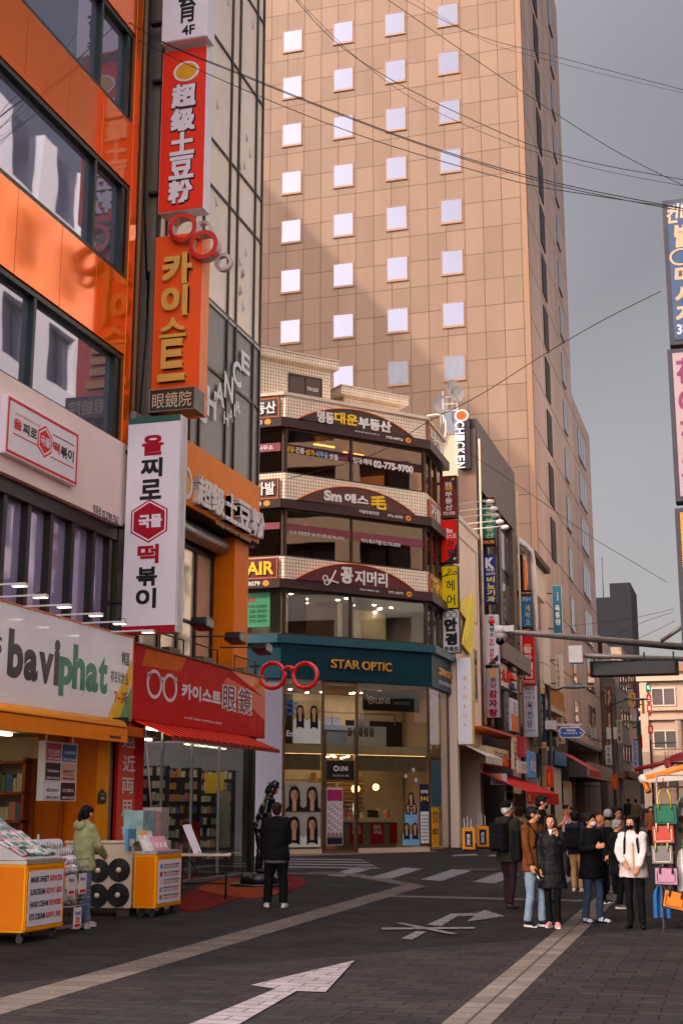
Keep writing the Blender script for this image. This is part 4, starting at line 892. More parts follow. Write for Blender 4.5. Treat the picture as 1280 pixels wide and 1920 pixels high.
for s, zx, zy in (('5F',977,594), ('4F',977,1062), ('3F',982,1518)):
    c = st_.px(*zq(zx, zy), LD); b = MB(); b.ring(c, .11, .001, LD-0.004, LD+0.003, 18, 0, 1, .85); st_.add('floor_badge', b, BAD); b = MB(); textgeo(b, s, c[0]-.06, c[1]-.04, c[0]+.06, c[1]+.04, LD-.008, .03); st_.add('lettering', b, INK)
# window banners on the glass
def banner(za, zb, mat, x0=0.1, x1=CW-0.1): st_.add('window_banner', MB().box(x0, x1, 0.075, 0.085, zz(za), zz(zb)), mat)
banner(13.05, 13.33, M('banner_aubergine', (62,30,36), 0.5)); banner(10.42, 10.68, PINK)
def wtext(s, zx0, zy0, zx1, zy1, mat, bold=.03):
    a = st_.px(*zq(zx0, zy0), 0.07); c = st_.px(*zq(zx1, zy1), 0.07); b = MB(); textgeo(b, s, a[0], c[1], c[0], a[1], 0.07, bold); b.build('lettering', mat, st_.e, recalc=False)
for s, a, mt in (('빌딩·',(238,622,300,668),YLW), ('건물·',(300,632,360,678),PAL), ('상가·',(362,645,420,690),YLW), ('사무실·',(422,655,500,704),M('letter_sky',(150,190,220),.5)), ('호텔·',(503,672,562,716),PAL), ('숙박',(566,684,612,722),MAU)): wtext(s, *a, mt)
wtext('임대·매매', 646,692,758,746, PAL); wtext('02-775-9700', 768,712,1006,792, PAL, .05)
wtext('남,여 맞춤전문 SM 에스毛 02.776-2020', 265,1132,592,1196, PAL, .02); wtext('이식·특수가발 02.776-2020', 695,1182,930,1236, PAL, .02)
# signs on the two flanking faces
for z0, z1, s, sub, fl, ms, mt in ((14.2,14.86,'부동산','775-9700','5F',DKB,PAL), (11.47,12.14,'가발','776-2020','4F',BRN2,PAL), (8.87,9.54,'HAIR','777-9079','3F',MAR,YLW)):
    SL.add('flank_sign', MB().box(-2.9, -0.2, -0.1, -0.003, zz(z0), zz(z1)), ms); SL.add('flank_trim', MB().frame(-2.9, -0.2, zz(z0), zz(z1), 0.03, -0.112, -0.102), M('trim_copper'))
    b = MB(); textgeo(b, s, {'부동산':-1.38,'가발':-1.02,'HAIR':-1.62}[s], zz(z0)+.12, -0.30, zz(z1)-.12, -0.115, .03, .03); SL.add('lettering', b, mt)
    b = MB(); textgeo(b, sub, -1.55, zz(z0)-.24, -0.75, zz(z0)-.10, LD, .02); SL.add('lettering', b, PAL)
    b = MB(); b.ring((-0.55, zz(z0)-.17), .11, .001, LD-.004, LD+.003, 18, 0, 1, .85); SL.add('floor_badge', b, BAD)
    SRt.add('flank_sign', MB().box(0.12, 1.9, -0.1, -0.003, zz(z0), zz(z1)), M('sign_copper', (150,84,50), 0.4)); b = MB(); textgeo(b, s if s != 'HAIR' else '미용실', 0.25, zz(z0)+.1, 1.75, zz(z1)-.1, -0.105, .03, .02); SRt.add('lettering', b, mt)
SL.add('window_banner', MB().box(-3, -0.2, 0.075, 0.085, zz(13.1), zz(13.38)), PINK); SL.add('window_banner', MB().box(-3, -0.2, 0.075, 0.085, zz(10.5), zz(10.72)), PINK)
b = MB(); textgeo(b, '사무소', -1.0, zz(13.16), -0.45, zz(13.32), 0.07, .02); SL.add('lettering', b, PAL)
SL.add('price_poster', MB().box(-1.6, -0.5, 0.07, 0.08, zz(7.35), zz(8.45)), M('poster_green', (60,130,92), 0.4))
b = MB()
for k, s in enumerate(('10.000','20.000','50.000','777-9079')): textgeo(b, s, -1.2, zz(7.96-.16*k), -0.6, zz(8.06-.16*k), 0.064, .02)
SL.add('lettering', b, M('ink_green', (16,50,36), 0.5)); b = MB(); textgeo(b, 'Hair', -1.5, zz(8.16), -0.95, zz(8.36), 0.064, .02); SL.add('lettering', b, M('letter_ruby', (160,30,60), .5))
# penthouses on the roof
def ph(x0, x1, y0, y1, z0, z1, ov, hole=None):
    st_.add('penthouse', MB().box(x0, x1, y0, y1, zz(z0), zz(z1)), TILE); st_.add('penthouse_roof', MB().box(x0-ov, x1+ov, y0-ov, y1+ov, zz(z1)+.002, zz(z1)+.28), TILE, bev=0.02)
    st_.add('roof_edge', MB().box(x0-ov-.03, x1+ov+.03, y0-ov-.03, y1+ov+.03, zz(z1)+.285, zz(z1)+.33), M('cap_stone'))
ph(-1.8, 2.1, 0.7, 4.5, 14.6, 16.35, .22); ph(3.0, 5.3, 1.3, 5.0, 14.6, 15.75, .25)
f = st_.add('window', MB().frame(0.45, 1.75, zz(15.25), zz(16.0), .05, .66, .69).box(1.08, 1.13, .66, .69, zz(15.3), zz(15.95)), BWIN); MB().box(.5, 1.7, .675, .695, zz(15.3), zz(15.95)).build('pane', M('dark_pane', (60,40,34), 0.05, 0.2), f)
b = MB(); textgeo(b, '778 2535', 1.17, zz(15.5), 1.6, zz(15.62), .668, .02); st_.add('lettering', b, PAL)
st_.add('roof_door', MB().box(2.3, 2.9, 1.6, 1.65, zz(14.96), zz(15.6)), M('door_umber', (50,34,30), .5))
# teal fascia with STAR OPTIC
st_.add('fascia', plan(offs(0.12), 5.70, 6.80), TEAL); st_.add('fascia_cap', plan(offs(0.28), 6.80, 7.06), TEALL)
BR = M('letter_brass', (226,170,84), 0.3, 0.5, var=0.05)
for s, X0, X1 in (('STAR',621,673), ('OPTIC',678,733)):
    a = st_.px(X0, 1236 if s == 'STAR' else 1240, -.13); c = st_.px(X1, 1256 if s == 'STAR' else 1260, -.13); b = MB(); textgeo(b, s, a[0], c[1], c[0], a[1], -.125, .01, .06); st_.add('lettering', b, BR)
b = MB(); textgeo(b, 'STAR OPTIC', .9, zz(6.18), 3.4, zz(6.42), -.125, .02, .05); SRt.add('lettering', b, BR); b = MB(); textgeo(b, '안경·콘택트렌즈', 1.0, zz(5.88), 3.4, zz(6.02), -.125, .02); SRt.add('lettering', b, PAL)
# double height shop front
CHR = M('bronze_chrome', (120,96,78), 0.3, 0.7)
SG = glass('optic_glass', (236,234,226), 0.08, 0.001)
st_.add('window_glass', MB().box(0.05, 1.44, 0.0, 0.012, zz(0.5), zz(5.7)).box(2.70, CW-.06, 0.0, 0.012, zz(0.5), zz(5.7)), SG)
SRt.add('window_glass', MB().box(0.06, 2.9, 0.0, 0.012, zz(0.5), zz(5.7)), SG)
[st_.add('shop_mullion', MB().box(x-.03, x+.03, -.03, .05, zz(.4), zz(5.7)), CHR) for x in (.03, 1.44, 2.69, CW-.04)]
SRt.add('shop_mullion', MB().box(2.91, 3.0, -.03, .06, zz(.4), zz(5.7)), M('mullion_umber', (92,72,60), .4))
dr = st_.add('door', MB().frame(1.48, 2.65, zz(.42), zz(4.15), .06, -.05, .03), CHR); MB().box(1.54, 2.59, -.015, -.003, zz(.48), zz(4.09)).build('door_glass', SG, dr); MB().tube([(2.5,-.09,zz(1.2)), (2.5,-.09,zz(1.9))], .018, 6).build('handle', STEEL, dr)
MB().box(1.56, 2.57, -.028, -.018, zz(2.6), zz(3.2)).build('door_sign', M('sign_black', (26,24,26), .4), dr)
st_.add('step', plan(offs(0.18), -0.4, 0.36), M('step_grey', (140,124,112), .7)); st_.add('plinth', MB().box(0.06, 1.4, -.02, .04, zz(.362), zz(.5)).box(2.73, CW-.07, -.02, .04, zz(.362), zz(.5)), M('plinth_beige', (190,172,152), .6))
st_.add('floor', plan(offs(-0.06), 0.37, 0.40), M('floor_wood', (150,120,92), .4)); st_.add('mezzanine', plan(offs(-0.08), 3.40, 3.68), M('mezz_cream', (218,200,170), .6)); st_.add('ceiling', plan(offs(-0.06), 5.55, 5.68), M('shop_ceiling', (150,128,104), .7))
st_.add('back_wall', MB().box(-1.0, 6.5, 3.1, 3.2, zz(.4), zz(5.55)), M('shop_wall', (214,200,180), .7)); st_.add('dark_wall', MB().box(0.6, 2.0, 3.0, 3.09, zz(3.7), zz(5.5)).box(3.3, 5.5, 1.6, 1.7, zz(3.7), zz(4.6)), M('wall_umber', (60,44,36), .7))
SL.add('side_wall', MB().box(-9, -0.02, 0.0, 0.25, zz(.3), zz(5.7)), M('light_panel', (98,94,110), .4, var=.03)); b = MB(); textgeo(b, 'N', -1.25, zz(2.35), -1.0, zz(2.75), -0.006, .03); SL.add('lettering', b, INK)
st_.add('frieze', MB().box(.06, 1.4, .1, .2, zz(2.9), zz(3.39)).box(2.74, CW-.08, .1, .2, zz(2.9), zz(3.39)), M('mosaic', (150,134,116), .5, var=.4, nscale=18))
st_.add('cove_light', MB().box(.1, CW-.1, .12, .16, zz(3.395), zz(3.398)), WARM2)
lampdiscs(14, zz(5.55), .4, 2.6, .3, 5.2, 10); lampdiscs(16, zz(3.395), .5, 2.6, .3, 5.2, 10)
b = MB().box(2.75, 4.6, 2.7, 3.05, zz(.4), zz(2.9)); st_.add('shelf_case', b, M('case_tan', (196,166,128), .6))
b = MB(); bb = MB()
for j in range(9):
    z = zz(1.55 + j*.145); bb.box(2.8, 4.55, 2.52, 2.69, z, z+.015)
    for i in range(17): x = 2.86+i*.1; b.box(x, x+.032, 2.53, 2.56, z+.02, z+.05).box(x+.042, x+.074, 2.53, 2.56, z+.02, z+.05)
st_.add('shelf', bb, M('shelf_cream', (230,206,168), .5)); gd = st_.add('spectacles_display', b, M('frames_dark', (40,28,24), .3)); gd['kind'] = 'stuff'
b = MB(); bb = MB()
for j in range(9): z = zz(1.0 + j*.2); bb.box(1.5, 2.6, 2.6, 2.75, z, z+.015); [b.box(1.55+i*.12, 1.63+i*.12, 2.58, 2.6, z+.02, z+.06) for i in range(9)]
st_.add('shelf', bb, M('shelf_cream')); gd = st_.add('spectacles_display', b, M('frames_amber', (110,70,40), .3)); gd['kind'] = 'stuff'
st_.add('counter', MB().box(2.76, 4.75, .9, 1.4, zz(.4), zz(1.28)), M('counter_grey', (132,124,110), .6, var=.3, nscale=20)); st_.add('counter_top', MB().box(2.74, 4.8, .85, 1.45, zz(1.282), zz(1.42)), M('counter_cream', (226,210,184), .4))
for x in (2.95, 3.75, 4.5):
    st_.add('sale_notice', MB().box(x, x+.5, .87, .885, zz(.62), zz(1.25)) if x < 4.4 else MB().box(x, x+.28, .87, .885, zz(.62), zz(1.25)), M('sale_red', (150,20,26), .5)); b = MB()
    if x < 4.4: textgeo(b, 'BIG', x+.12, zz(1.08), x+.38, zz(1.2), .866, .03); textgeo(b, 'SALE', x+.1, zz(.92), x+.42, zz(1.05), .866, .03); st_.add('lettering', b, WH)
b = MB(); q = 2.85
while q < 4.6: ww = random.uniform(.06,.16); b.box(q, q+ww, 1.0, 1.2, zz(1.43), zz(1.43+random.uniform(.12,.35)), random.choice([0,1,2])); q += ww+random.uniform(.03,.2)
gd = st_.add('counter_goods', b, [M('pack_cream'), M('frames_dark'), M('pack_pink')]); gd['kind'] = 'stuff'
for x, z, r in ((3.75,2.36,.14), (4.55,2.42,.11)): st_.add('globe_lamp', MB().ball((x, 1.8, zz(z)), r, 14, 9), M('globe_on', (255,206,140), .5, var=0, emit=8))
st_.add('rail', MB().tube([(1.4,.55,zz(4.75)), (4.5,.55,zz(4.75)), (4.5,.55,zz(4.4))], .02, 6).tube([(2.1,.55,zz(4.35)), (2.1,.55,zz(4.75))], .015, 6).tube([(3.2,.55,zz(4.35)), (3.2,.55,zz(4.75))], .015, 6), STEEL)
st_.add('upper_counter', MB().box(1.3, 4.2, .6, 1.2, zz(3.69), zz(4.35)), M('counter_pale', (206,206,210), .5)); st_.add('upper_goods', MB().box(1.9, 2.5, .7, .9, zz(4.36), zz(4.62)).box(3.15, 3.35, .7, .9, zz(4.36), zz(4.6)).box(3.42, 3.62, .7, .9, zz(4.36), zz(4.58)), WH)
# portrait posters: simple painted figures
SKN = M('print_skin', (186,146,122), .5, var=0); SKN3 = M('print_skin_shade', (150,112,94), .5, var=0); HAR = M('print_hair', (30,24,26), .5, var=0); CL1 = M('print_dark_coat', (34,36,44), .5, var=0); CL2 = M('print_pale_top', (214,216,206), .5, var=0); LIP = M('print_lip', (150,70,64), .5, var=0)
def ell(cx, cz, rx, rz, n=22): return [(cx+rx*math.cos(2*math.pi*k/n), cz+rz*math.sin(2*math.pi*k/n)) for k in range(n)]
def portraits(own, x0, z0, x1, z1, y, n, bgm, coat, zoom=1.0, panel=True, hairlen=1.0):
    if panel: pb = own.add('poster', MB().box(x0, x1, y, y+.01, z0, z1), bgm)
    W_ = (x1-x0)/n; H_ = z1-z0; b = MB()
    def cl(p): return [(max(x0+.005, min(x1-.005, a)), max(z0+.005, min(z1-.005, c))) for a, c in p]
    for k in range(n):
        cx = x0+W_*(k+.5); s = min(W_*1.2, H_*.85)*zoom; hz = z1-s*.43-H_*.05; yy = y-.003-.002*(k % 2)
        b.flat(cl([(cx-s*.55, z0), (cx+s*.55, z0), (cx+s*.5, hz-s*.55), (cx+s*.2, hz-s*.38), (cx-s*.2, hz-s*.38), (cx-s*.5, hz-s*.55)]), yy, 3)
        b.flat(cl([(cx-s*.24, hz-s*.8*hairlen), (cx-s*.1, hz-s*.7*hairlen), (cx+s*.12, hz-s*.72*hairlen), (cx+s*.27, hz-s*.8*hairlen), (cx+s*.27, hz-s*.2), (cx+s*.245, hz+s*.12), (cx+s*.16, hz+s*.30), (cx, hz+s*.35), (cx-s*.16, hz+s*.30), (cx-s*.245, hz+s*.12), (cx-s*.25, hz-s*.3)]), yy-.002, 1)
        b.flat(cl([(cx-s*.09, hz-s*.6), (cx+s*.09, hz-s*.6), (cx+s*.09, hz-s*.1), (cx-s*.09, hz-s*.1)]), yy-.004, 0)
        b.flat(cl(ell(cx, hz+s*.02, s*.165, s*.235)), yy-.006, 0); b.flat(cl(ell(cx+s*.095, hz-s*.02, s*.06, s*.17)), yy-.007, 4); b.flat(cl([(cx-s*.17,hz+s*.06), (cx-s*.12,hz+s*.16), (cx+.01*s,hz+s*.215), (cx+s*.12,hz+s*.15), (cx+s*.17,hz+s*.04), (cx+s*.15,hz+s*.29), (cx-s*.15,hz+s*.29)]), yy-.008, 1)
        for sg in (-1, 1): b.flat(cl(ell(cx+sg*s*.068, hz+s*.03, s*.030, s*.013, 8)), yy-.009, 1); b.flat(cl([(cx+sg*s*.035,hz+s*.072), (cx+sg*s*.105,hz+s*.078), (cx+sg*s*.105,hz+s*.090), (cx+sg*s*.035,hz+s*.084)]), yy-.009, 1)
        b.flat(cl(ell(cx, hz-s*.115, s*.036, s*.014, 8)), yy-.009, 2); b.flat(cl([(cx-s*.012,hz-s*.05), (cx+s*.018,hz-s*.05), (cx+s*.006,hz+.01*s)]), yy-.009, 4)
    return own.add('portrait', b, [SKN, HAR, LIP, coat, SKN3])
PB = M('poster_beige', (168,160,148), .5, var=.04)
portraits(st_, .1, zz(1.62), 1.36, zz(2.5), -.012, 2, PB, CL1, 1.05); portraits(st_, .1, zz(.56), 1.36, zz(1.6), -.012, 2, PB, CL2, 1.0)
b = MB(); textgeo(b, 'CARIN', .18, zz(2.36), .5, zz(2.43), -.016, .01); st_.add('lettering', b, INK)
portraits(st_, .35, zz(3.7), 1.35, zz(5.0), -.006, 2, PB, CL2, .9, panel=False, hairlen=1.3)
b = MB(); textgeo(b, 'Vibrant', .12, zz(4.88), .52, zz(5.0), -.006, .04); textgeo(b, 'Blending', .12, zz(4.72), .52, zz(4.84), -.006, .04); textgeo(b, 'Look', .12, zz(4.56), .42, zz(4.68), -.006, .04); st_.add('lettering', b, M('letter_azure', (66,112,180), .5))
b = MB(); textgeo(b, 'Ending', .12, zz(3.85), .8, zz(4.08), -.03, .01); st_.add('lettering', b, WH)
portraits(st_, 2.65, zz(3.72), 3.7, zz(4.33), .55, 5, M('poster_sky', (176,190,206), .5), CL2, 1.0); st_.add('poster', MB().box(1.4, 2.6, .55, .56, zz(3.72), zz(4.33)), M('poster_sky'))
ol = st_.add('hanging_sign', MB().box(3.15, 5.35, .35, .4, zz(4.85), zz(5.5)), M('sign_black', (26,24,26), .4)); b = MB(); textgeo(b, 'LENS', 3.62, zz(5.08), 4.2, zz(5.28), .344, .04); textgeo(b, 'LENS STORE', 4.35, zz(5.08), 4.95, zz(5.17), .344, .0); b.ring((3.45, zz(5.18)), .13, .09, .34, .348, 18).ring((3.45, zz(5.18)), .05, .001, .34, .348, 12).box(3.28, 3.33, .34, .348, zz(5.27), zz(5.36)); st_.add('lettering', b, PAL)
b = MB(); textgeo(b, 'LENS', 2.02, zz(2.88), 2.34, zz(3.02), -.033, .02); b.ring((1.9, zz(2.95)), .09, .055, -.036, -.03, 16); textgeo(b, '안경·콘택트렌즈 전문', 1.78, zz(2.7), 2.36, zz(2.76), -.033, 0); st_.add('lettering', b, PAL)
pc = M('poster_lilac', (206,190,196), .5); st_.add('poster', MB().box(1.55, 2.15, -.035, -.02, zz(.6), zz(2.35)), pc)
b = MB()
for j in range(12):
    for i in range(5): b.box(1.6+i*.105, 1.67+i*.105, -.042, -.036, zz(1.05+j*.07), zz(1.09+j*.07), (i+j) % 3)
b.box(1.58, 2.12, -.042, -.036, zz(1.95), zz(2.3), 3); st_.add('poster_print', b, [M('print_grey', (150,150,160), .5), M('print_rose', (190,140,150), .5), M('print_white', (226,222,226), .5), M('print_magenta', (150,50,90), .5)])
portraits(st_, 1.57, zz(.62), 2.13, zz(1.02), -.038, 4, pc, CL1, 1.1, panel=False)
for k, (x, z) in enumerate(((4.72,.5), (5.02,.5))): pass
portraits(st_, 4.4, zz(.55), 5.05, zz(1.35), -.004, 2, PB, M('print_blue_dress', (130,170,206), .5), 1.1, panel=False, hairlen=1.2); portraits(st_, 4.5, zz(1.2), 5.0, zz(1.95), -.002, 2, PB, M('print_blue_dress'), 1.1, panel=False); portraits(st_, 4.58, zz(1.7), 4.92, zz(2.3), -.001, 1, PB, M('print_lilac_dress', (170,150,180), .5), 1.1, panel=False)
st_.add('promo_poster', MB().box(5.08, 5.44, -.02, -.004, zz(.55), zz(2.5)), M('promo_navy', (34,40,58), .5)); b = MB(); textgeo(b, '1+1', 5.12, zz(1.95), 5.40, zz(2.12), -.026, .05); st_.add('lettering', b, YLW); b = MB(); textgeo(b, '렌즈특별', 5.12, zz(2.2), 5.4, zz(2.32), -.026, .03); st_.add('lettering', b, PAL)
b = MB(); b.box(5.11, 5.42, -.026, -.0205, zz(.62), zz(1.62), 0)
for j in range(8):
    for i in range(4): b.box(5.13+i*.07, 5.18+i*.07, -.032, -.0265, zz(.7+j*.11), zz(.76+j*.11), 1)
st_.add('poster_print', b, [M('print_white'), M('print_grey')])
b = MB()
for x, z in ((4.55,2.75), (4.85,2.95), (4.95,2.62), (1.95,2.45)):
    for k in range(3): b.boxm(Matrix.Translation((x, -.006, zz(z))) @ Matrix.Rotation(k*math.pi/3,4,'Y'), .17, .003, .016)
st_.add('snowflake_decal', b, WH)
SRt.add('poster', MB().box(.1, 1.1, -.02, -.01, zz(.5), zz(1.75)), M('poster_yellow', (232,176,24), .5)); b = MB(); b.ring((.38, zz(1.42)), .17, .13, -.03, -.021, 20, 0, .8, 1).ring((.8, zz(1.42)), .17, .13, -.03, -.021, 20, 0, .8, 1).box(.3, .46, -.03, -.021, zz(1.56), zz(1.62)).box(.72, .88, -.03, -.021, zz(1.56), zz(1.62)); textgeo(b, 'MOSCOT', .2, zz(.88), 1.0, zz(1.08), -.026, .03); SRt.add('lettering', b, INK)
SRt.add('poster', MB().box(.1, 1.6, -.02, -.01, zz(1.8), zz(3.3)), M('poster_teal', (50,84,106), .5)); SRt.add('curtain', MB().box(.1, 2.4, .1, .12, zz(3.8), zz(5.5)), M('curtain_pink', (214,190,190), .6))
# ================================================================== SIDE STREET: low buildings in front of the hotel
CRW = M('cream_render', (244,222,206), 0.7, var=0.10, nscale=0.6, streak=0.2)
def fpt(t, X, Y, d=0.0): return t.px(X, Y, d)
SX = -9.6
c1 = T('cream_shop_building', 'low cream rendered shop building with yellow cloth, beside the teal corner shop', 'building', (SX, 46.75, 0.4), 90)
c1.add('wall', MB().box(0, 4.75, 0.0, 8, 3.5, 11.8).box(0, 0.35, 0.0, 8, -.3, 3.5).box(4.2, 4.75, 0.0, 8, -.3, 3.5).box(0.36, 4.19, 1.6, 8, -.3, 3.49), CRW, bev=0.01)
c1.add('parapet', MB().box(-0.05, 4.8, -0.05, 0.3, 11.8, 12.0), M('parapet_cream', (232,216,200), .6))
c1.add('panel_recess', MB().frame(0.5, 4.3, 8.3, 11.2, .06, -.02, -.001), M('groove', (190,170,152), .7))
f = c1.add('window', MB().frame(3.3, 4.0, 5.3, 7.3, .06, -.03, .0), M('frame_cream', (210,192,174), .5)); MB().box(3.36, 3.94, -.012, -.002, 5.36, 7.24).build('pane', M('pane_grey', (110,104,104), .1, .3), f)
c1.add('awning', MB().add([(0.5,0,3.6), (4.0,0,3.6), (4.0,-.9,3.15), (0.5,-.9,3.15), (0.5,-.9,2.9), (4.0,-.9,2.9)], [(0,1,2,3), (3,2,5,4)]).box(.5, 4.0, -.1, 0, 3.55, 3.7), M('awning_white', (232,222,212), .6, brick=dict(w=.12, h=9, m=.02, mc=(190,178,168)), axis='xz'))
c1.add('doorway', MB().box(.4, 2.3, .5, .56, -.3, 3.4), M('door_umber', (50,34,30), .5)); c1.add('poster', MB().box(.5, 1.3, .44, .49, .4, 2.2).box(1.4, 2.0, .44, .49, .8, 2.0), M('poster_umber', (150,120,100), .5))
c1.add('box_light', MB().box(-.02, .12, -.25, -.002, 3.7, 5.1), M('box_yellow', (226,186,70), .5))
for k in range(6): c1.add('brass_hook', MB().box(1.6+k*.14, 1.67+k*.14, -.12, -.06, 4.05, 4.4), GOLD)
t = blade('lit_panel', 'long white lit panel with small yellow spaced letters, under the yellow cloth', 'sign', -9.6, 855, 1233, 888, 1397); x0, z0, x1, z1 = t.rect(855, 1233, 887, 1397)
t.add('case', MB().box(x0, x1, 0, .35, z0, z1), M('case_yellow', (226,190,90), .4), bev=.03); t.add('face', MB().box(x0+.02, x1-.03, -.02, -.002, z0+.03, z1-.02), M('lit_white', (236,226,236), .4, var=.05, nscale=6, emit=.12))
for k, ch in enumerate('BANANA'): t.text(ch, (868, 1268+k*17.5, 874, 1276+k*17.5), -.026, M('letter_banana', (236,190,90), .5), .01)
t = wallthing('yellow_cloth', 'pale yellow folded cloth draped down the cream wall above the lit panel', 'cloth', -9.5, 862, 1115, 888, 1228)
q = [(871,1122), (882,1115), (888,1120), (884,1225), (880,1228), (864,1208), (872,1162), (862,1148), (863,1128)]
b = MB(); b.prism([t.px(*p) for p in q], -.05, -.005); b.prism([t.px(*p) for p in ((877,1120), (883,1116), (876,1180), (870,1200))], -.09, -.052); t.add('cloth', b, M('drape_yellow', (250,226,120), .8, var=.08, bump=.3, bscale=5))
proto = None
for X0, X1, Y in ((858,880,945), (866,890,958), (868,900,970), (879,911,982), (890,920,992)):
    p = P(X0, Y, x=SX)
    if proto is None:
        l_ = T('spotlight', 'white spotlight on a long arm along the top of the cream building', 'spotlight', p, 0, 'spotlights along the cream parapet'); l_.add('arm', MB().tube([(-.1,0,0), (1.1,0,.05)], .02, 6), M('arm_white')); l_.add('head', MB().ball((1.2,0,.0), (.16,.1,.1), 10, 6), M('arm_white')); proto = l_.e
    else: c = copy_tree(proto); c.location = p
# dark metal clad building
DKM = M('dark_cladding', (96,76,66), .45, .4, var=.1, brick=dict(w=.42, h=30, m=.05, c2=(88,70,60), mc=(48,38,34), d=.03), axis='xz')
c2 = T('dark_clad_building', 'building with dark ribbed metal cladding and pale side wall, behind the row of hanging signs', 'building', (SX, 51.55, 0.4), 90)
c2.add('side_wall', MB().box(-.02, .02, .75, 12, -.3, 16.2), M('stained_render', (224,206,178), .8, var=.16, nscale=.8, streak=.3)); c2.add('side_strip', MB().box(-.03, .02, .0, .74, -.3, 16.4), M('strip_umber', (120,98,86), .6))
c2.add('roof', MB().box(.02, 9.5, .02, 12, 16.0, 16.2), M('roof_grey'))
c2.add('cladding', MB().box(.02, 9.5, -.05, .3, 14.0, 16.85).box(.02, 1.0, -.02, .3, 4.6, 13.99).box(4.9, 5.5, -.02, .3, 4.6, 13.99).box(8.6, 9.5, -.02, .3, 4.6, 13.99).box(2.0, 2.5, -.02, .3, 4.6, 13.99), DKM)
f = c2.add('window', MB().box(1.001, 1.999, .2, .3, 4.6, 13.99).box(2.501, 4.899, .25, .3, 4.6, 13.99).box(5.501, 8.599, .25, .3, 4.6, 13.99), M('frame_black', (34,28,26), .3)); 
for z in (5.0, 7.2, 9.5, 11.8):
    for x in (2.6, 3.8, 5.6, 6.7, 7.7): MB().box(x, x+.85, .18, .2, z, z+1.7).build('pane', M('pane_dim', (130,126,122), .06, .5), f)
c2.add('ledge', MB().box(1.1, 8.6, -.7, -.03, 7.2, 7.9), DKM); [c2.add('drainpipe', MB().tube([(x,-.12,4.5), (x,-.12,16)], .05, 6), M('pipe_cream', (206,186,166), .5)) for x in (.12, 9.6)]
c2.add('lower_wall', MB().box(.02, 9.5, .4, 10, -.3, 4.59), M('lower_dark', (60,48,44), .6))
t = blade('chicken_sign', 'white letters running down a dark side panel with orange emblem above them', 'sign', -11.0, 855, 768, 879, 880, Y=51.3)
x0, z0, x1, z1 = t.rect(860, 790, 882, 878); t.add('panel', MB().box(x0, x1, 0, .15, z0, z1), M('panel_black', (44,38,38), .5)); b = MB()
for k, ch in enumerate('CHICKEN'):
    c = z1-(z1-z0)*(k+.5)/7; vs, fs = glyphs(ch, .02, 0.0); h = (z1-z0)/7*.82; aw_ = max(q.x for q in vs)-min(q.x for q in vs); ax_ = min(q.x for q in vs); w_ = (x1-x0)*.9
    b.add([(x0-.15+w_*q.y/.75, -.06, c+h/2-(q.x-ax_)/aw_*h) for q in vs], fs)
t.add('lettering', b, WH)
x0, z0, x1, z1 = t.rect(852, 769, 878, 789); t.add('emblem', MB().prism(ell((x0+x1)/2, (z0+z1)/2, (x1-x0)/2, (z1-z0)/2), -.02, .06, 0).prism(ell((x0+x1)/2, (z0+z1)/2, (x1-x0)*.38, (z1-z0)*.38), -.04, -.021, 1), [WH, M('emblem_orange', (226,96,36), .5)])
# dishes and frame on the roof
proto = None
for X, Y, r in ((826,757,.34), (848,727,.42), (857,738,.4)):
    p = P(X, Y, y=52.5)
    if proto is None:
        d_ = T('satellite_dish', 'white satellite dish on the flat roof above the pale side wall', 'satellite dish', p, 15, 'satellite dishes on the roof'); b = MB(); n = 20
        rings_ = [(0,.0,.09), (.18,.01,.07), (.3,.03,.04), (.4,0,0)]
        vs = [(0,.1,0)]; [vs.append((r_*math.cos(2*math.pi*k/n)*.8, dd, r_*math.sin(2*math.pi*k/n))) for r_, _, dd in rings_[1:] for k in range(n)]
        fs = [(0, 1+k, 1+(k+1) % n) for k in range(n)] + [(1+j*n+k, 1+j*n+(k+1) % n, 1+(j+1)*n+(k+1) % n, 1+(j+1)*n+k) for j in range(2) for k in range(n)]
        b.add(vs, fs, 0, True); d_.add('bowl', b, M('dish_white', (150,140,134), .5)); d_.add('feed_arm', MB().tube([(0,.05,-.3), (-.1,-.45,-.05)], .012, 5), STEEL); d_.add('mast', MB().tube([(0,.12,0), (0,.14,-1.6)], .03, 6), STEEL); proto = d_.e
    else: c = copy_tree(proto); c.location = p; c.scale = (r/.46,)*3
t = T('antenna_frame', 'pale metal rack on the roof holding the satellite dishes', 'rack', P(846,775,y=52.6), 0); b = MB()
for x in (-.35, .25): b.box(x-.03, x+.03, -.03, .03, -.4, 1.0)
for z in (.1, .4, .7): b.box(-.35, .25, -.02, .02, z, z+.05)
t.add('rack', b, M('rack_pale', (206,194,186), .5))
t = T('roof_hose', 'white looping hose hanging over the top of the pale side wall', 'hose', P(830,790,y=51.4), 0); q0 = P(830,790,y=51.4)
pts = [P(X, Y, y=51.4)-q0 for X, Y in ((800,780), (818,777), (830,779), (835,790), (836,808), (832,826), (824,840), (815,852))]; t.add('hose', MB().tube(pts, .045, 6), M('hose_white', (226,218,210), .5))
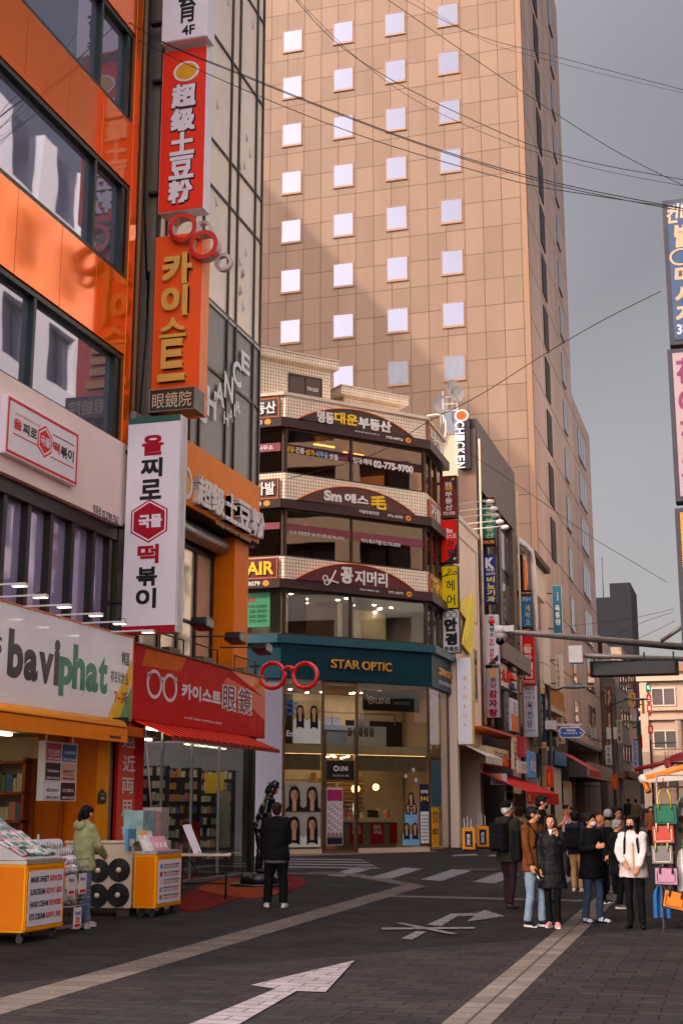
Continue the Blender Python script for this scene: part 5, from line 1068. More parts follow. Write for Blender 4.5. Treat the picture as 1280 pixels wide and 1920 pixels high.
# next: small cream brick house with duct, then narrow white panelled house
BRK = M('cream_brick', (206,180,150), .7, var=.12, brick=dict(w=.3, h=.12, m=.012, offset=.5, c2=(190,164,136), mc=(150,126,104)), axis='yz')
c3 = T('brick_house', 'small cream brick house with silver duct, balcony rail and wooden lattice', 'house', (SX, 61.15, 0.6), 90)
ztop = P(985,1035,x=SX).z-.6
c3.add('wall', MB().box(0, 9.5, .6, 8, -.3, ztop), M('house_render', (206,182,158), .7, var=.15, nscale=.8)); c3.add('brick_face', MB().box(0, 3.0, .3, .6, 5, ztop-.4), M('cream_brick_front', (206,180,150), .7, var=.12, brick=dict(w=.3, h=.12, m=.012, offset=.5, c2=(190,164,136), mc=(150,126,104)), axis='xz'))
c3.add('roof', MB().box(3.0, 9.7, -.3, 8, ztop+.01, ztop+.3), M('roof_umber', (90,76,68), .7)); c3.add('cornice', MB().box(3.2, 9.5, 0, .59, ztop-1.6, ztop), M('cornice_cream', (226,206,184), .6))
c3.add('duct', MB().tube([(.3,.1,ztop+.1), (1.6,-.1,ztop+.1), (2.4,-.3,ztop-.1), (2.6,-.35,ztop-.8), (2.6,-.35,4)], .22, 10), M('duct_silver', (214,206,204), .3, .7))
c3.add('conduit', MB().box(1.2, 1.9, -.2, -.05, 8.2, ztop-.7), M('conduit_orange', (222,120,40), .5)); c3.add('conduit', MB().box(1.0, 1.15, -.15, -.02, 8.2, ztop-.5).box(1.95, 2.1, -.15, -.02, 8.2, ztop-.6), BLACK)
c3.add('lattice', MB().box(3.2, 6.0, -.1, .1, 8.0, ztop-1.8), M('lattice_wood', (120,88,58), .7, var=.3, nscale=14)); c3.add('awning', MB().add([(3,0,5.6), (9.3,0,5.6), (9.3,-1.2,4.7), (3,-1.2,4.7), (3,0,5.5), (9.3,0,5.5)], [(0,1,2,3), (4,3,2,5)]), M('tin_grey', (110,96,86), .5))
b = MB().box(3.2, 9, -.9, -.86, 6.9, 6.95).box(3.2, 9, -.9, -.86, 6.0, 6.05); [b.box(3.2+k*.35, 3.24+k*.35, -.9, -.86, 6.05, 6.9) for k in range(17)]; c3.add('balcony_rail', b, M('rail_wood', (180,130,84), .5)); c3.add('balcony', MB().box(3.2, 9, -.9, .5, 5.75, 5.99), M('slab_cream'))
c3.add('vent_fan', MB().tube([(7.2,-.7,4.6), (7.2,-.1,4.6)], .42, 14), STEEL); c3.add('window', MB().box(3.5, 8.6, .4, .59, 1.0, 3.9).box(4.0, 8.0, .4, .59, 6.1, 7.8), M('pane_dark', (46,40,38), .1, .2))
c4 = T('white_panel_house', 'narrow house of white panels with red tin canopy next to the hotel side', 'house', (SX, 70.7, 0.7), 90)
c4.add('wall', MB().box(0, 11.5, .5, 6, -.3, 6.2), M('house_umber', (80,66,58), .7)); b = MB(); [b.box(.05, 2.6, .2, .49, z, z+1.72) for z in (-.2, 1.56, 3.32, 5.08, 6.84, 8.6)]; c4.add('panel', b, M('panel_white', (226,212,196), .5)); c4.add('panel_back', MB().box(.02, 2.65, .495, 3, 6.2, 10.4), M('house_umber'))
c4.add('roof_eave', MB().add([(.0,-.5,6.9), (3.0,-.5,6.9), (3.0,.4,7.7), (0,.4,7.7)], [(0,1,2,3)]), M('tin_umber', (76,60,52), .6)); c4.add('shop_window', MB().box(3, 6, .3, .49, 0, 2.6).box(7, 11, .3, .49, 0, 2.6), M('pane_dark'))
c4.add('canopy', MB().add([(5.6,.3,4.2), (11.5,.3,4.2), (11.5,-1.4,3.2), (5.6,-1.4,3.2), (5.6,-1.4,2.8), (11.5,-1.4,2.8)], [(0,1,2,3), (3,2,5,4)]), M('tin_red', (176,50,44), .5, brick=dict(w=.5, h=9, m=.05, mc=(120,30,28)), axis='xz')); c4.add('blue_band', MB().box(.2, 5.0, -.2, .19, 3.3, 4.0), M('band_blue', (80,112,146), .5)); c4.add('shutter', MB().box(1.8, 4.8, .1, .19, 0, 3.2), M('shutter_white', (222,210,196), .5))
# shop level of the dark clad building
def wsign(name, label, X0, Y0, X1, Y1, face, x=-9.2, th=.3, cat='shop sign'):
    t = wallthing(name, label, cat, x, X0, Y0, X1, Y1); x0, z0, x1, z1 = t.rect(X0, Y0, X1, Y1); t.add('panel', MB().box(x0, x1, 0, th, z0, z1), face, bev=.01); return t
t = wsign('shop_sign', 'white signboard with raised red Chinese characters between grey and red hanging signs', 935, 1240, 969, 1300, M('board_offwhite', (226,214,202), .5))
for k, ch in enumerate('大碗'): t.text(ch, (939+k*10, 1253+k*3, 947.5+k*10, 1280+k*3), -.005, M('letter_scarlet', (206,44,34), .5), .06, .06)
t = wsign('shop_sign', 'beige signboard with brown brush lettering above the red cloth awning', 911, 1398, 961, 1440, M('board_beige', (226,206,174), .5), -9.1); x0, z0, x1, z1 = t.rect(911, 1398, 961, 1440)
t.text('감자탕', (927,1408,952,1430), -.005, M('ink_umber', (90,46,30), .5), .03); t.add('stripe', MB().box(x0+.02, x1-.02, -.01, -.002, z0+.02, z0+.3), M('stripe_orange', (200,80,34), .5)); t.add('photo', MB().box(x1-.9, x1-.1, -.012, -.003, z0+.4, z0+1.0), M('photo_orange', (206,110,60), .5))
t = wsign('shop_canopy', 'orange brown canopy board over the dark window, above the beige signboard', 908, 1366, 972, 1382, M('canopy_rust', (190,96,48), .5), -8.9, .8, 'canopy')
t = wallthing('cloth_awning', 'red cloth awning with scalloped white marks over the food shop', 'awning', -9.1, 915, 1446, 985, 1458); a = t.px(915,1446); c = t.px(985,1452)
b = MB().add([(a[0],.4,a[1]), (c[0],.4,a[1]), (c[0],-1.4,a[1]-.75), (a[0],-1.4,a[1]-.75), (c[0],-1.4,a[1]-1.2), (a[0],-1.4,a[1]-1.2)], [(0,1,2,3), (3,2,4,5)]); t.add('canopy', b, M('drape_red', (180,30,26), .7, bump=.2, bscale=4))
b = MB(); [textgeo(b, 'V8', a[0]+k*2.2+.3, a[1]-1.1, a[0]+k*2.2+.9, a[1]-.85, -1.41, .02) for k in range(3)]; t.add('lettering', b, YLW)
t = blade('hanging_sign', 'small square grey sign with gold coin emblem under the red cloth awning', 'sign', -9.2, 919, 1451, 950, 1472); x0, z0, x1, z1 = t.rect(919, 1451, 950, 1472); t.add('panel', MB().box(x0, x1, 0, .1, z0, z1), M('panel_lilac', (206,198,206), .5)); t.add('emblem', MB().ring(((x0+x1)/2, z0+(z1-z0)*.65), .13, .001, -.02, -.002, 18), GOLD); t.text('元堂土豆大骨', (924,1465,945,1470), -.006, INK, .02); t.add('hanger', MB().box(x0+.1, x0+.13, .04, .07, z1, z1+.4).box(x1-.13, x1-.1, .04, .07, z1, z1+.4), DARK)
t = wsign('menu_board', 'white menu board with rows of coloured food lines below the small grey coin sign', 948, 1474, 962, 1510, WH, -9.0, .08, 'menu board'); x0, z0, x1, z1 = t.rect(948, 1474, 962, 1510)
t.add('print', MB().box(x0+.1, x1-.1, -.008, -.002, z1-.5, z1-.2).box(x0+.1, x1-.1, -.008, -.002, z0+.2, z0+.45), M('print_rose')); t.add('print', MB().box(x0+.1, x1-.1, -.008, -.002, z0+.6, z0+.75).box(x0+.1, x1-.1, -.008, -.002, z0+.95, z0+1.05), M('ink_green'))
t = wsign('menu_board', 'cream menu board with small food pictures beside the black shop doorway', 964, 1488, 980, 1530, M('board_beige'), -8.9, .08, 'menu board'); x0, z0, x1, z1 = t.rect(964, 1488, 980, 1530); b = MB(); [b.box(x0+.15+i*.5, x0+.5+i*.5, -.008, -.002, z1-.5-j*.45, z1-.2-j*.45) for i in range(4) for j in range(3)]; t.add('print', b, M('photo_orange'))
t = wsign('wall_poster', 'tall white poster with faint blue script and orange foot on the dark building', 957, 1308, 972, 1374, M('poster_white_lilac', (226,216,226), .5), -9.1, .1, 'poster'); x0, z0, x1, z1 = t.rect(957, 1308, 972, 1374); t.add('print', MB().box(x0+.02, x1-.02, -.008, -.002, z0+.02, z0+.7), M('photo_orange')); t.text('한우곱창', (961,1316,969,1348), -.006, M('ink_blue', (96,110,170), .5), .02, v=True)
t = wsign('wall_poster', 'narrow cream strip sign with green and red writing beside the beige signboard', 961, 1382, 972, 1444, M('board_cream', (226,214,186), .5), -8.9, .1, 'poster'); t.text('낙지볶음탕', (963,1388,970,1440), -.006, M('ink_green'), .02, v=True)
t = wsign('wall_poster', 'crimson strip sign next to the cream strip sign above the red awning', 973, 1380, 991, 1423, M('board_crimson', (160,26,44), .5), -8.8, .1, 'poster'); t.text('소갈비살', (982,1386,989,1416), -.006, M('letter_rose', (220,150,140), .5), .02, v=True)
t = wsign('wall_poster', 'off white poster with dark calligraphy hanging below the crimson strip sign', 972, 1426, 991, 1452, M('board_offwhite'), -8.8, .1, 'poster'); t.text('주차', (978,1432,987,1447), -.006, INK, .0)
t = wsign('shop_sign', 'light blue signboard with white splashes over the shop beyond the crimson strip', 991, 1408, 1006, 1460, M('board_blue', (104,156,200), .5), -8.7, .2); t.text('횟집', (994,1425,1004,1448), -.006, WH, .05)
for lab, X0, Y0, X1, Y1, cc, s in (('small brown square sign, top of three beside the white signboard', 960,1249,969,1262,(96,56,46),'돈'), ('small orange square sign, middle of three beside the white signboard', 961,1265,970,1278,(222,84,40),'면'), ('small navy square sign, bottom of three beside the white signboard', 962,1281,971,1296,(70,74,106),'주')):
    t = wsign('small_sign', lab, X0, Y0, X1, Y1, M('small_'+str(cc[0]), cc, .5), -9.0, .15, 'sign'); t.text(s, (X0+2.5, Y0+3, X1-2.5, Y1-3), -.006, PAL, .03)

# ------------------------------------------------------------------ projecting signs along the side street
def bsign(label, xin, X0, Y0, X1, Y1, face, side=None, th=.3, wall=.3, Y=None):
    t = blade('projecting_sign', label, 'projecting sign', xin, X0, Y0, X1, Y1, Y=Y); blade_case(t, t.rect(X0, Y0, X1, Y1), th, face, side or M('case_dark', (40,34,34), .5), wall, .015); return t
def vt(t, s, X0, Y0, X1, Y1, mat, bold=.03, dep=0.0): return t.text(s, (X0, Y0, X1, Y1), -.018, mat, bold, dep, v=True)
t = bsign('dark red brown projecting sign, top of four on the tiled corner', -9.9, 825, 893, 857, 970, M('blade_russet', (112,44,34), .5)); vt(t, '부동산', 834,921,848,957, PAL); t.text('명동', (834,904,847,912), -.018, PAL, .03); t.text('대운', (834,912.5,848,919), -.018, YLW, .03); t.text('775-9700', (830,960,853,965), -.018, PAL, .03); t.text('5F', (846,896,852,900), -.018, YLW, .03)
x0, z0, x1, z1 = t.rect(825,893,857,970); t.add('corner', MB().flat([(x1-.02,z1-.02), (x1-.38,z1-.02), (x1-.18,z1-.2), (x1-.02,z1-.55)], -.0145), M('corner_dark', (44,34,34), .5))
t = bsign('bright red projecting sign with black corner, second of four on the tiled corner', -9.9, 826, 976, 858, 1054, M('blade_red', (216,36,24), .5)); vt(t, '가발', 838,1012,851,1044, INK); t.text('에스모', (831,1001,855,1009), -.018, PAL, .03); t.text('Sm', (836,991,848,999), -.018, PAL, .06)
x0, z0, x1, z1 = t.rect(826,976,858,1054); t.add('corner', MB().flat([(x1-.02,z0+.02), (x1-.5,z0+.02), (x1-.2,z0+.25), (x1-.02,z0+.7)], -.0145), M('corner_dark')); t.text('4F', (849,1045,855,1050), -.018, PAL, .03)
t = bsign('yellow projecting sign with black scissors, third of four on the tiled corner', -9.9, 827.5, 1062, 859, 1140, M('blade_yellow', (232,206,30), .5)); t.text('헤', (836,1088,852,1107), -.018, INK, .01); t.text('어', (837,1115,853,1135), -.018, INK, .01)
a = t.px(843,1076); b = MB(); b.ring((a[0]+.0,a[1]+.12), .07, .045, -.02, -.015, 14).ring((a[0]+.2,a[1]+.02), .07, .045, -.02, -.015, 14).boxm(Matrix.Translation((a[0]-.12,-.017,a[1]-.02)) @ Matrix.Rotation(R(-35),4,'Y'), .3, .004, .03).boxm(Matrix.Translation((a[0]-.08,-.017,a[1]-.05)) @ Matrix.Rotation(R(-8),4,'Y'), .42, .004, .03); t.add('emblem', b, INK)
t = bsign('white optician sign with thick black letters, lowest of four on the tiled corner', -9.9, 829, 1146, 862, 1224, M('blade_white', (222,212,210), .5)); t.text('안', (832,1160,857,1184), -.018, INK, .07); t.text('경', (834,1187,857,1210), -.018, INK, .07); t.text('콘택트', (832,1213,860,1223), -.018, INK, .04)
a = t.px(838,1153); c = t.px(851,1153); b = MB().ring(a, .115, .09, -.02, -.015, 16).ring(c, .115, .09, -.02, -.015, 16).box(a[0]+.1, c[0]-.1, -.02, -.016, a[1], a[1]+.02); t.add('emblem', b, INK)
t = bsign('green projecting sign with black end caps, top of four on the dark building', SX, 902, 934, 929, 1022, M('blade_green', (52,122,108), .5)); vt(t, '행복부동산', 909,945,925,1010, M('letter_khaki', (206,196,150), .5), .02); x0, z0, x1, z1 = t.rect(902,934,929,1022); t.add('end_cap', MB().box(x0-.3, x1+.0, -.02, -.013, z1-.28, z1), BLACK); t.add('end_cap', MB().box(x0, x1, -.02, -.013, z0, z0+.3), BLACK); t.text('공인중개사', (905,936,927,941), -.026, BAD, .03); t.text('2789-2783', (904,1014,926,1019), -.026, BAD, .04)
t = bsign('navy clinic sign with big white K, second of four on the dark building', SX, 904, 1040, 931, 1131, M('blade_navy', (44,58,110), .5)); t.text('K', (909,1046,926,1065), -.018, WH, .07); t.text('의원', (911,1066,926,1071), -.018, WH, .03); t.text('진료과목', (910,1074,928,1078), -.018, WH, .02); vt(t, '비뇨기과', 912,1081,928,1129, M('letter_lemon', (236,216,120), .5), .05)
t = bsign('white restaurant sign with green and red letters, third of four on the dark building', SX, 907, 1153, 935, 1246, WH, M('case_white')); vt(t, '흑염소', 917,1167,926,1194, M('ink_green'), .04); vt(t, '요리', 917,1197,926,1212, REDL, .04); vt(t, '전문점', 917,1216,926,1242, REDL, .04); x0, z0, x1, z1 = t.rect(907,1153,935,1246); t.add('badge', MB().box(x0+.18, x1-.12, -.022, -.0125, z1-.36, z1-.08), REDL, bev=.01); t.text('소구', (913,1157,928,1164), -.026, WH, .03); t.add('corner', MB().flat([(x1-.02,z0+.02), (x1-.42,z0+.02), (x1-.02,z0+.4)], -.0145), M('ink_green')); t.text('2F', (928,1240,934,1245), -.02, WH, .03)
t = bsign('lilac grey restaurant sign with gold emblem, lowest of four on the dark building', SX, 910, 1253, 938, 1346, M('blade_lilac', (182,174,190), .5)); vt(t, '감자탕', 916,1293,933,1345, CRIM, .06); vt(t, '원당', 919,1270,930,1291, CRIM, .03); c = t.px(923.5,1261); t.add('emblem', MB().ring(c, .17, .001, -.03, -.013, 20).ring(c, .11, .09, -.036, -.0305, 20), GOLD)
t = bsign('blue laundry sign with pale letters and black end pieces, above the red chicken sign', SX, 976, 1107, 998, 1186, M('blade_blue', (50,110,150), .5)); vt(t, '세탁소', 984,1134,994,1172, M('letter_khaki'), .02); t.text('경일사', (978,1120,996,1127), -.018, PAL, .0); x0, z0, x1, z1 = t.rect(976,1107,998,1186); t.add('end_cap', MB().box(x0-.35, x1, -.02, -.013, z1-.27, z1), BLACK); t.add('end_cap', MB().box(x0-.25, x1, -.02, -.013, z0, z0+.27), BLACK); t.text('Dry cleaner', (977,1110,996,1114), -.026, BAD, .04); t.text('Laundry', (979,1179,994,1183), -.026, BAD, .04)
t = bsign('red chicken restaurant sign with pale letters between the laundry and white lace signs', SX, 976, 1193, 1003, 1284, M('blade_cherry', (190,26,32), .5), M('case_cherry', (170,22,28), .5)); vt(t, '찰라치킨', 980,1211,999,1273, M('letter_pinkish', (232,206,204), .5), .06); t.text('CHICKEN', (980,1276,1002,1281), -.018, M('letter_pinkish'), .02); x0, z0, x1, z1 = t.rect(976,1193,1003,1284); t.add('emblem', MB().box(x0+.15, x1-.15, -.02, -.013, z1-.5, z1-.38), BAD)
t = bsign('long lilac white sign with three circled black letters below the red chicken sign', SX, 980, 1286, 1007, 1382, M('blade_pale', (218,212,226), .5), M('case_white')); b = MB()
for k, ch in enumerate('육전당'):
    Yc = 1322+k*17; t.text(ch, (988,Yc-5,998,Yc+7), -.018, INK, .02); c = t.px(993,Yc+1); b.ring(c, .20, .185, -.018, -.013, 22)
t.add('circle', b, M('ink_blue')); t.text('육전국밥', (984,1290,1002,1295), -.018, INK, 0); t.text('모듬전', (987,1298,1000,1302), -.018, INK, 0); t.text('맛있는 집', (984,1305,1002,1310), -.018, INK, 0); t.text('02.778.8892', (985,1369,1004,1372), -.018, INK, 0)
t = bsign('navy banner sign with cream letters and yellow ends, beside the black lamp post', -9.3, 1005, 1290, 1024, 1403, M('blade_midnight', (28,44,72), .5)); vt(t, '왕거니식당', 1009,1305,1018,1378, M('letter_cream'), .02); x0, z0, x1, z1 = t.rect(1005,1290,1024,1403); t.add('end_cap', MB().box(x0, x1, -.02, -.013, z1-.28, z1), M('cap_sand', (214,184,120), .5)); t.add('end_cap', MB().box(x0, x1, -.02, -.013, z0, z0+.28), M('cap_sand')); t.text('776-6355', (1008,1396,1021,1400), -.026, INK, .02)
t = bsign('slate teal sign with white brush letters in front of the hotel side wall', SX, 1034, 1098, 1055, 1192, M('blade_slate', (54,98,110), .5), M('case_white')); vt(t, '육통령', 1040,1134,1050,1173, PAL, .02); t.text('국밥전골', (1043,1110,1047,1126), -.018, PAL, 0, v=True); t.text('778-9292', (1040,1187,1052,1190), -.018, PAL, .02)
t = bsign('narrow cream sign with small black letters, upper of two beside the hotel wall', SX, 1040, 1228, 1056, 1290, M('blade_cream', (214,196,180), .5), M('case_white')); vt(t, '소박한대포', 1043,1232,1049,1288, INK, .02)
t = bsign('tan wooden sign with black letters, lower of two beside the hotel wall', SX, 1042, 1328, 1060, 1396, M('blade_tan', (196,164,134), .5), M('case_dark')); vt(t, '은성주점상', 1045,1331,1052,1393, INK, .03)

# ================================================================== END OF THE STREET
def simple_building(name, label, o, L_, D_, Hh, wc, rows, cols, wcol=(40,36,38), base=True, winh=1.5):
    t = T(name, label, 'building', o, 90); t.add('wall', MB().box(0, L_, 0, D_, -.6, Hh), M(name+'_'+str(int(o[1])), wc, .7, var=.12, nscale=.5)); f = None
    for j in range(rows):
        for i in range(cols):
            x = L_*(i+.2)/cols; z = 3.6+(Hh-3.6)*(j+.25)/max(1, rows)
            if f is None: f = MB().frame(0, L_*.6/cols, 0, winh, .08, -.06, -.002).build('window', M('frame_dim', (60,54,50), .5), t.e); MB().box(.08, L_*.6/cols-.08, -.03, -.003, .08, winh-.08).build('pane', M('pane_'+str(wcol[0]), wcol, .1, .3), f); w_ = f
            else: w_ = copy_tree(f, t.e)
            w_.location = (x, 0, z)
    t.add('shop_opening', MB().box(.4, L_-.4, -.03, -.002, -.3, 2.9), M('opening_dark', (30,26,26), .4)); t.add('shop_band', MB().box(.1, L_-.1, -.5, -.004, 3.0, 3.5), M('band_'+str(int(o[1])), (90+int(o[1])*7 % 80, 60, 50), .5)); return t
simple_building('umber_building', 'dark umber building with pale gabled end just beyond the hotel', (-10.2, 106.6, 1.2), 11, 8, 11.5, (110,92,80), 2, 4)
simple_building('grey_building', 'grey narrow building with several shop signs beyond the umber building', (-9.9, 117.8, 1.4), 9, 8, 13.0, (150,138,128), 3, 3)
simple_building('tan_building', 'tan building with red framed windows near the end of the street', (-10.3, 127, 1.6), 14, 8, 15, (186,160,140), 3, 5, (120,40,36))
t = T('gabled_end', 'pale pitched attic gable on top of the umber building', 'attic', (-10.2, 106.5, 12.75), 0); t.add('gable', MB().prism([(-6,0), (.4,0), (.4,1.8), (-1.2,3.6), (-6,3.6)], 0, 4), M('gable_cream', (206,186,168), .6)); t.add('window', MB().box(-1.0, .1, -.03, -.002, .5, 1.9), M('pane_dark'))
eb = T('balustrade_building', 'pale stone building with balustraded balconies closing the far end of the street', 'building', (-10.4, 150, 1.8), 0)
EST = M('end_stone', (176,150,130), .7, var=.08, nscale=.4)
eb.add('wall', MB().box(0, 22, 0, 10, -1, 14.6), EST); eb.add('cornice', MB().box(-.3, 22.3, -.5, -.002, 13.6, 14.2).box(-.2, 22.2, -.3, -.002, 9.4, 9.8).box(-.2, 22.2, -.3, -.002, 10.4, 10.7), M('end_cornice', (184,160,140), .6)); eb.add('pier', MB().box(.0, .8, -.35, -.003, -1, 13.5).box(3.6, 4.2, -.3, -.003, -1, 9.3), M('end_cornice')); eb.add('roof_tile', MB().prism([(-.5,14.61), (22,14.61), (22,15.4), (1.5,15.4)], -.4, 10), M('tile_clay', (150,110,90), .7))
wp = None
for j, z in enumerate((2.0, 6.3, 10.9)):
    for i, x in enumerate((1.2, 4.6, 8.4, 12.2)):
        if wp is None: wp = MB().frame(0, 2.6, 0, 2.0, .12, -.1, -.004).box(1.24, 1.36, -.1, -.004, .12, 1.88).build('window', M('frame_pale', (206,190,176), .5), eb.e); MB().box(.12, 2.48, -.05, -.005, .12, 1.88).build('pane', M('pane_taupe', (96,84,80), .15, .2), wp); w_ = wp
        else: w_ = copy_tree(wp, eb.e)
        w_.location = (x, 0, z)
for z in (5.2,):
    b = MB().box(2.2, 22, -1.2, -1.0, z+1.0, z+1.15).box(2.2, 22, -1.3, -.004, z-.35, z); [b.tube([(2.4+k*.36,-1.1,z), (2.4+k*.36,-1.1,z+.5), (2.4+k*.36,-1.1,z+1.0)], [.07,.13,.06], 6) for k in range(50)]; eb.add('balustrade', b, M('end_cornice'))
for lab, X0, Y0, X1, Y1, cc, s in (('green square sign hanging before the pale end building', 1210,1283,1220,1297,(30,100,74),'먹'), ('red square sign below the green square sign at the street end', 1211,1303,1221,1317,(170,52,50),'소'), ('vermilion square sign, second red one below the green square sign', 1212,1321,1222,1336,(196,50,36),'회'), ('brick red square sign lowest of the column at the street end', 1214,1361,1224,1376,(190,66,40),'국')):
    t = blade('end_sign', lab, 'sign', -10.3, X0, Y0, X1, Y1, Y=146); x0, z0, x1, z1 = t.rect(X0, Y0, X1, Y1); t.add('panel', MB().box(x0, x1, 0, .3, z0, z1), M('end_%d_%d' % (cc[0], cc[1]), cc, .5)); t.text(s, (X0+2.5, Y0+3, X1-2.5, Y1-3), -.01, PAL, .04)
def esign(lab, X0, Y0, X1, Y1, cc, s, ink, Y, bold=.03):
    t = blade('projecting_sign', lab, 'projecting sign', -10.1, X0, Y0, X1, Y1, Y=Y); x0, z0, x1, z1 = t.rect(X0, Y0, X1, Y1); t.add('panel', MB().box(x0, x1, 0, .35, z0, z1), M('far_%d_%d_%d' % cc, cc, .5)); w_ = (X1-X0)*.2
    if s: t.text(s, (X0+w_, Y0+2, X1-w_, Y1-2), -.01, ink, bold, v=True)
    t.add('bracket', MB().box(x0-.5, x0-.002, .1, .2, z1-.5, z1-.4), DARK)
esign('white topped brown sign beyond the hotel corner, behind the second lamp post', 1134, 1288, 1153, 1420, (110,62,40), '가마솥', M('letter_cream'), 106.2)
esign('off white plate with tiny lettering under the brown sign beyond the hotel', 1136, 1364, 1156, 1386, (222,208,196), '', INK, 105.9)
esign('cream sign with black letters right of the second lamp post', 1155, 1350, 1166, 1394, (206,190,170), '전가복', INK, 112)
esign('white sign with black brush letters under the soffit, left of the second lamp post', 1134, 1398, 1147, 1434, (224,212,208), '국수집', INK, 105.2)
esign('lilac sign with blue letters hanging in the far street', 1184, 1389, 1197, 1439, (190,180,206), '회수오리탕', M('ink_blue'), 118)
esign('purple brown vertical sign in the far street above the lilac sign', 1186, 1281, 1197, 1352, (106,56,72), '', INK, 121)
esign('yellow sign with red dot on the far row, left of the purple sign', 1180, 1300, 1191, 1324, (214,186,96), '족', REDL, 115)
esign('pale lilac square sign below the yellow sign in the far row', 1182, 1329, 1193, 1352, (196,186,198), '', INK, 115.5)
esign('dark green sign low in the far row', 1194, 1355, 1201, 1380, (50,80,66), '', INK, 124)
esign('amber strip sign on the tan building at the street end', 1202, 1312, 1208, 1338, (220,150,40), '', INK, 130)
esign('red strip sign beside the lilac sign in the far street', 1197, 1378, 1204, 1402, (150,36,34), '', INK, 126)
t = T('dark_tower', 'dark slab tower far behind, rising over the street end', 'tower', (-17.6, 190, 0), 0); p = P(1142,1094,y=190); q = P(1181,1094,y=190); t.add('wall', MB().box(p.x+17.6, q.x+17.6, 0, 12, -1, p.z).box(p.x+14.6, p.x+17.599, .5, 12, -1, p.z-1.9), M('tower_dark', (26,26,29), .6, var=.15)); t.add('mast', MB().tube([(p.x+16.6,1,p.z-2), (p.x+16.6,1,p.z+4)], .06, 5), DARK); t.add('roof_plant', MB().box(p.x+12.8, p.x+14.58, 1, 8, p.z-8, p.z-2.5), M('plant_grey', (70,70,74), .6))
t = T('backdrop_block', 'low pale block behind the stalls at the right end of the street', 'building', (-3.6, 158, 2), 0); t.add('wall', MB().box(0, 30, 0, 10, -1, 13), EST); t.add('window', MB().box(2, 6, -.03, -.002, 4, 6), M('pane_taupe'))

# ================================================================== POLES, GANTRY, CABLES
def lamp(label, x, X, Yt, arm, hl):
    y = P(X, Yt, x=x).y; t = T('street_lamp', label, 'street lamp', (x, y, gz(x, y)), 0); z1 = t.px(X, Yt)[1]; t.add('pole', MB().tube([(0,0,0), (0,0,1), (0,0,z1)], [.13,.10,.07], 10), M('pole_black', (34,32,34), .4, .4)); a = t.px(*arm); t.add('arm', MB().tube([(0,0,z1-.15), (a[0]*.6,0,a[1]-.12), (a[0],0,a[1])], .04, 6), M('pole_black')); t.add('lamp_head', MB().ball((a[0]+hl*.5,0,a[1]), (hl*.6,.18,.09), 12, 7), M('lamp_grey', (110,120,128), .4)); t.add('base', MB().box(-.2, .2, -.2, .2, 0, .5), M('pole_black'), bev=.03); return t
t = lamp('black street lamp post carrying the blue street sign, first along the side street', -8.3, 1028, 1286, (1056,1289), 1.0); P1 = t
sg = T('street_sign', 'blue arrow shaped street name sign hanging from a grey arm on the first lamp post', 'street sign', t.o + Vector((0,-.1,t.px(1030,1384)[1])), 0)
r = sg.rect(1047,1366,1095,1382); ym = (r[1]+r[3])/2; sg.add('plate', MB().prism([(r[0],ym), (r[0]+.12,r[1]), (r[2]-.22,r[1]), (r[2],ym), (r[2]-.22,r[3]), (r[0]+.12,r[3])], -.03, .03), M('plate_blue', (34,66,140), .4)); sg.add('edge', MB().prism([(r[0]-.04,ym), (r[0]+.1,r[1]-.04), (r[2]-.2,r[1]-.04), (r[2]+.06,ym), (r[2]-.2,r[3]+.04), (r[0]+.1,r[3]+.04)], -.02, .02), WH)
sg.text('명동2길', (1062,1367.5,1078,1372), -.034, WH, .03); sg.text('Myeongdong 2-gil', (1056,1373.5,1082,1377), -.034, WH, .01); sg.text('52', (1049,1372,1052.5,1376), -.034, WH, .01); sg.text('46', (1086,1372,1090,1376), -.034, WH, .01)
a = sg.px(1022,1360); c = sg.px(1091,1360); sg.add('arm', MB().box(a[0], c[0], -.03, .03, a[1]-.05, a[1]+.05).box(a[0], a[0]+.5, -.06, .06, a[1]-.18, a[1]+.2), M('arm_grey', (190,178,172), .4, .4)); sg.add('hanger', MB().box(r[0]+.3, r[0]+.34, -.01, .01, r[3], a[1]).box(r[2]-.5, r[2]-.46, -.01, .01, r[3], a[1]), STEEL)
def osign(label, own, X0, Y0, X1, Y1):
    t = T('notice_sign', label, 'sign', own.o + Vector((0,-.2,0)), 0); x0, z0, x1, z1 = t.rect(X0, Y0, X1, Y1); t.add('panel', MB().box(x0, x1, -.04, .04, z0, z1), M('notice_orange', (226,96,30), .5)); t.add('frame', MB().frame(x0+.04, x1-.04, z0+.04, z1-.04, .03, -.047, -.041), M('notice_ink', (70,26,16), .5)); b = MB(); vtextgeo(b, '흡연금지', x0+.12, z0+.12, (x0+x1)/2-.04, z1-.3, -.05, .03); vtextgeo(b, '과태료부과', (x0+x1)/2+.04, z0+.12, x1-.12, z1-.3, -.05, .03); b.box(x0+.12, x1-.12, -.05, -.042, z1-.24, z1-.12); t.add('lettering', b, M('notice_ink'))
osign('orange vertical notice with dark writing strapped to the first lamp post', P1, 1022.5, 1438, 1037, 1476)
P2 = lamp('second black street lamp, near the underside of the hotel', -8.4, 1145, 1318, (1178,1312), 1.3)
osign('orange vertical notice strapped to the second, farther lamp post', P2, 1147, 1453, 1158, 1480)
lamp('small distant street lamp at the end of the street', -8.0, 1219, 1388, (1232,1393), 1.6)
def rod(name, label, cat, A, B, r, mat):
    o = (A+B)/2; t = T(name, label, cat, o, 0); t.add('pole', MB().tube([A-o, B-o], r, 10), mat); return t
GRY = M('gantry_grey', (140,126,118), .4, .4)
A = P(955,1185,z=5.7); B = P(1280,1213,z=5.7); B2 = A + (B-A)*1.35
ga = rod('camera_gantry', 'long grey steel arm reaching in from the right with a camera at its tip', 'gantry', A, B2, [.06,.11], GRY)
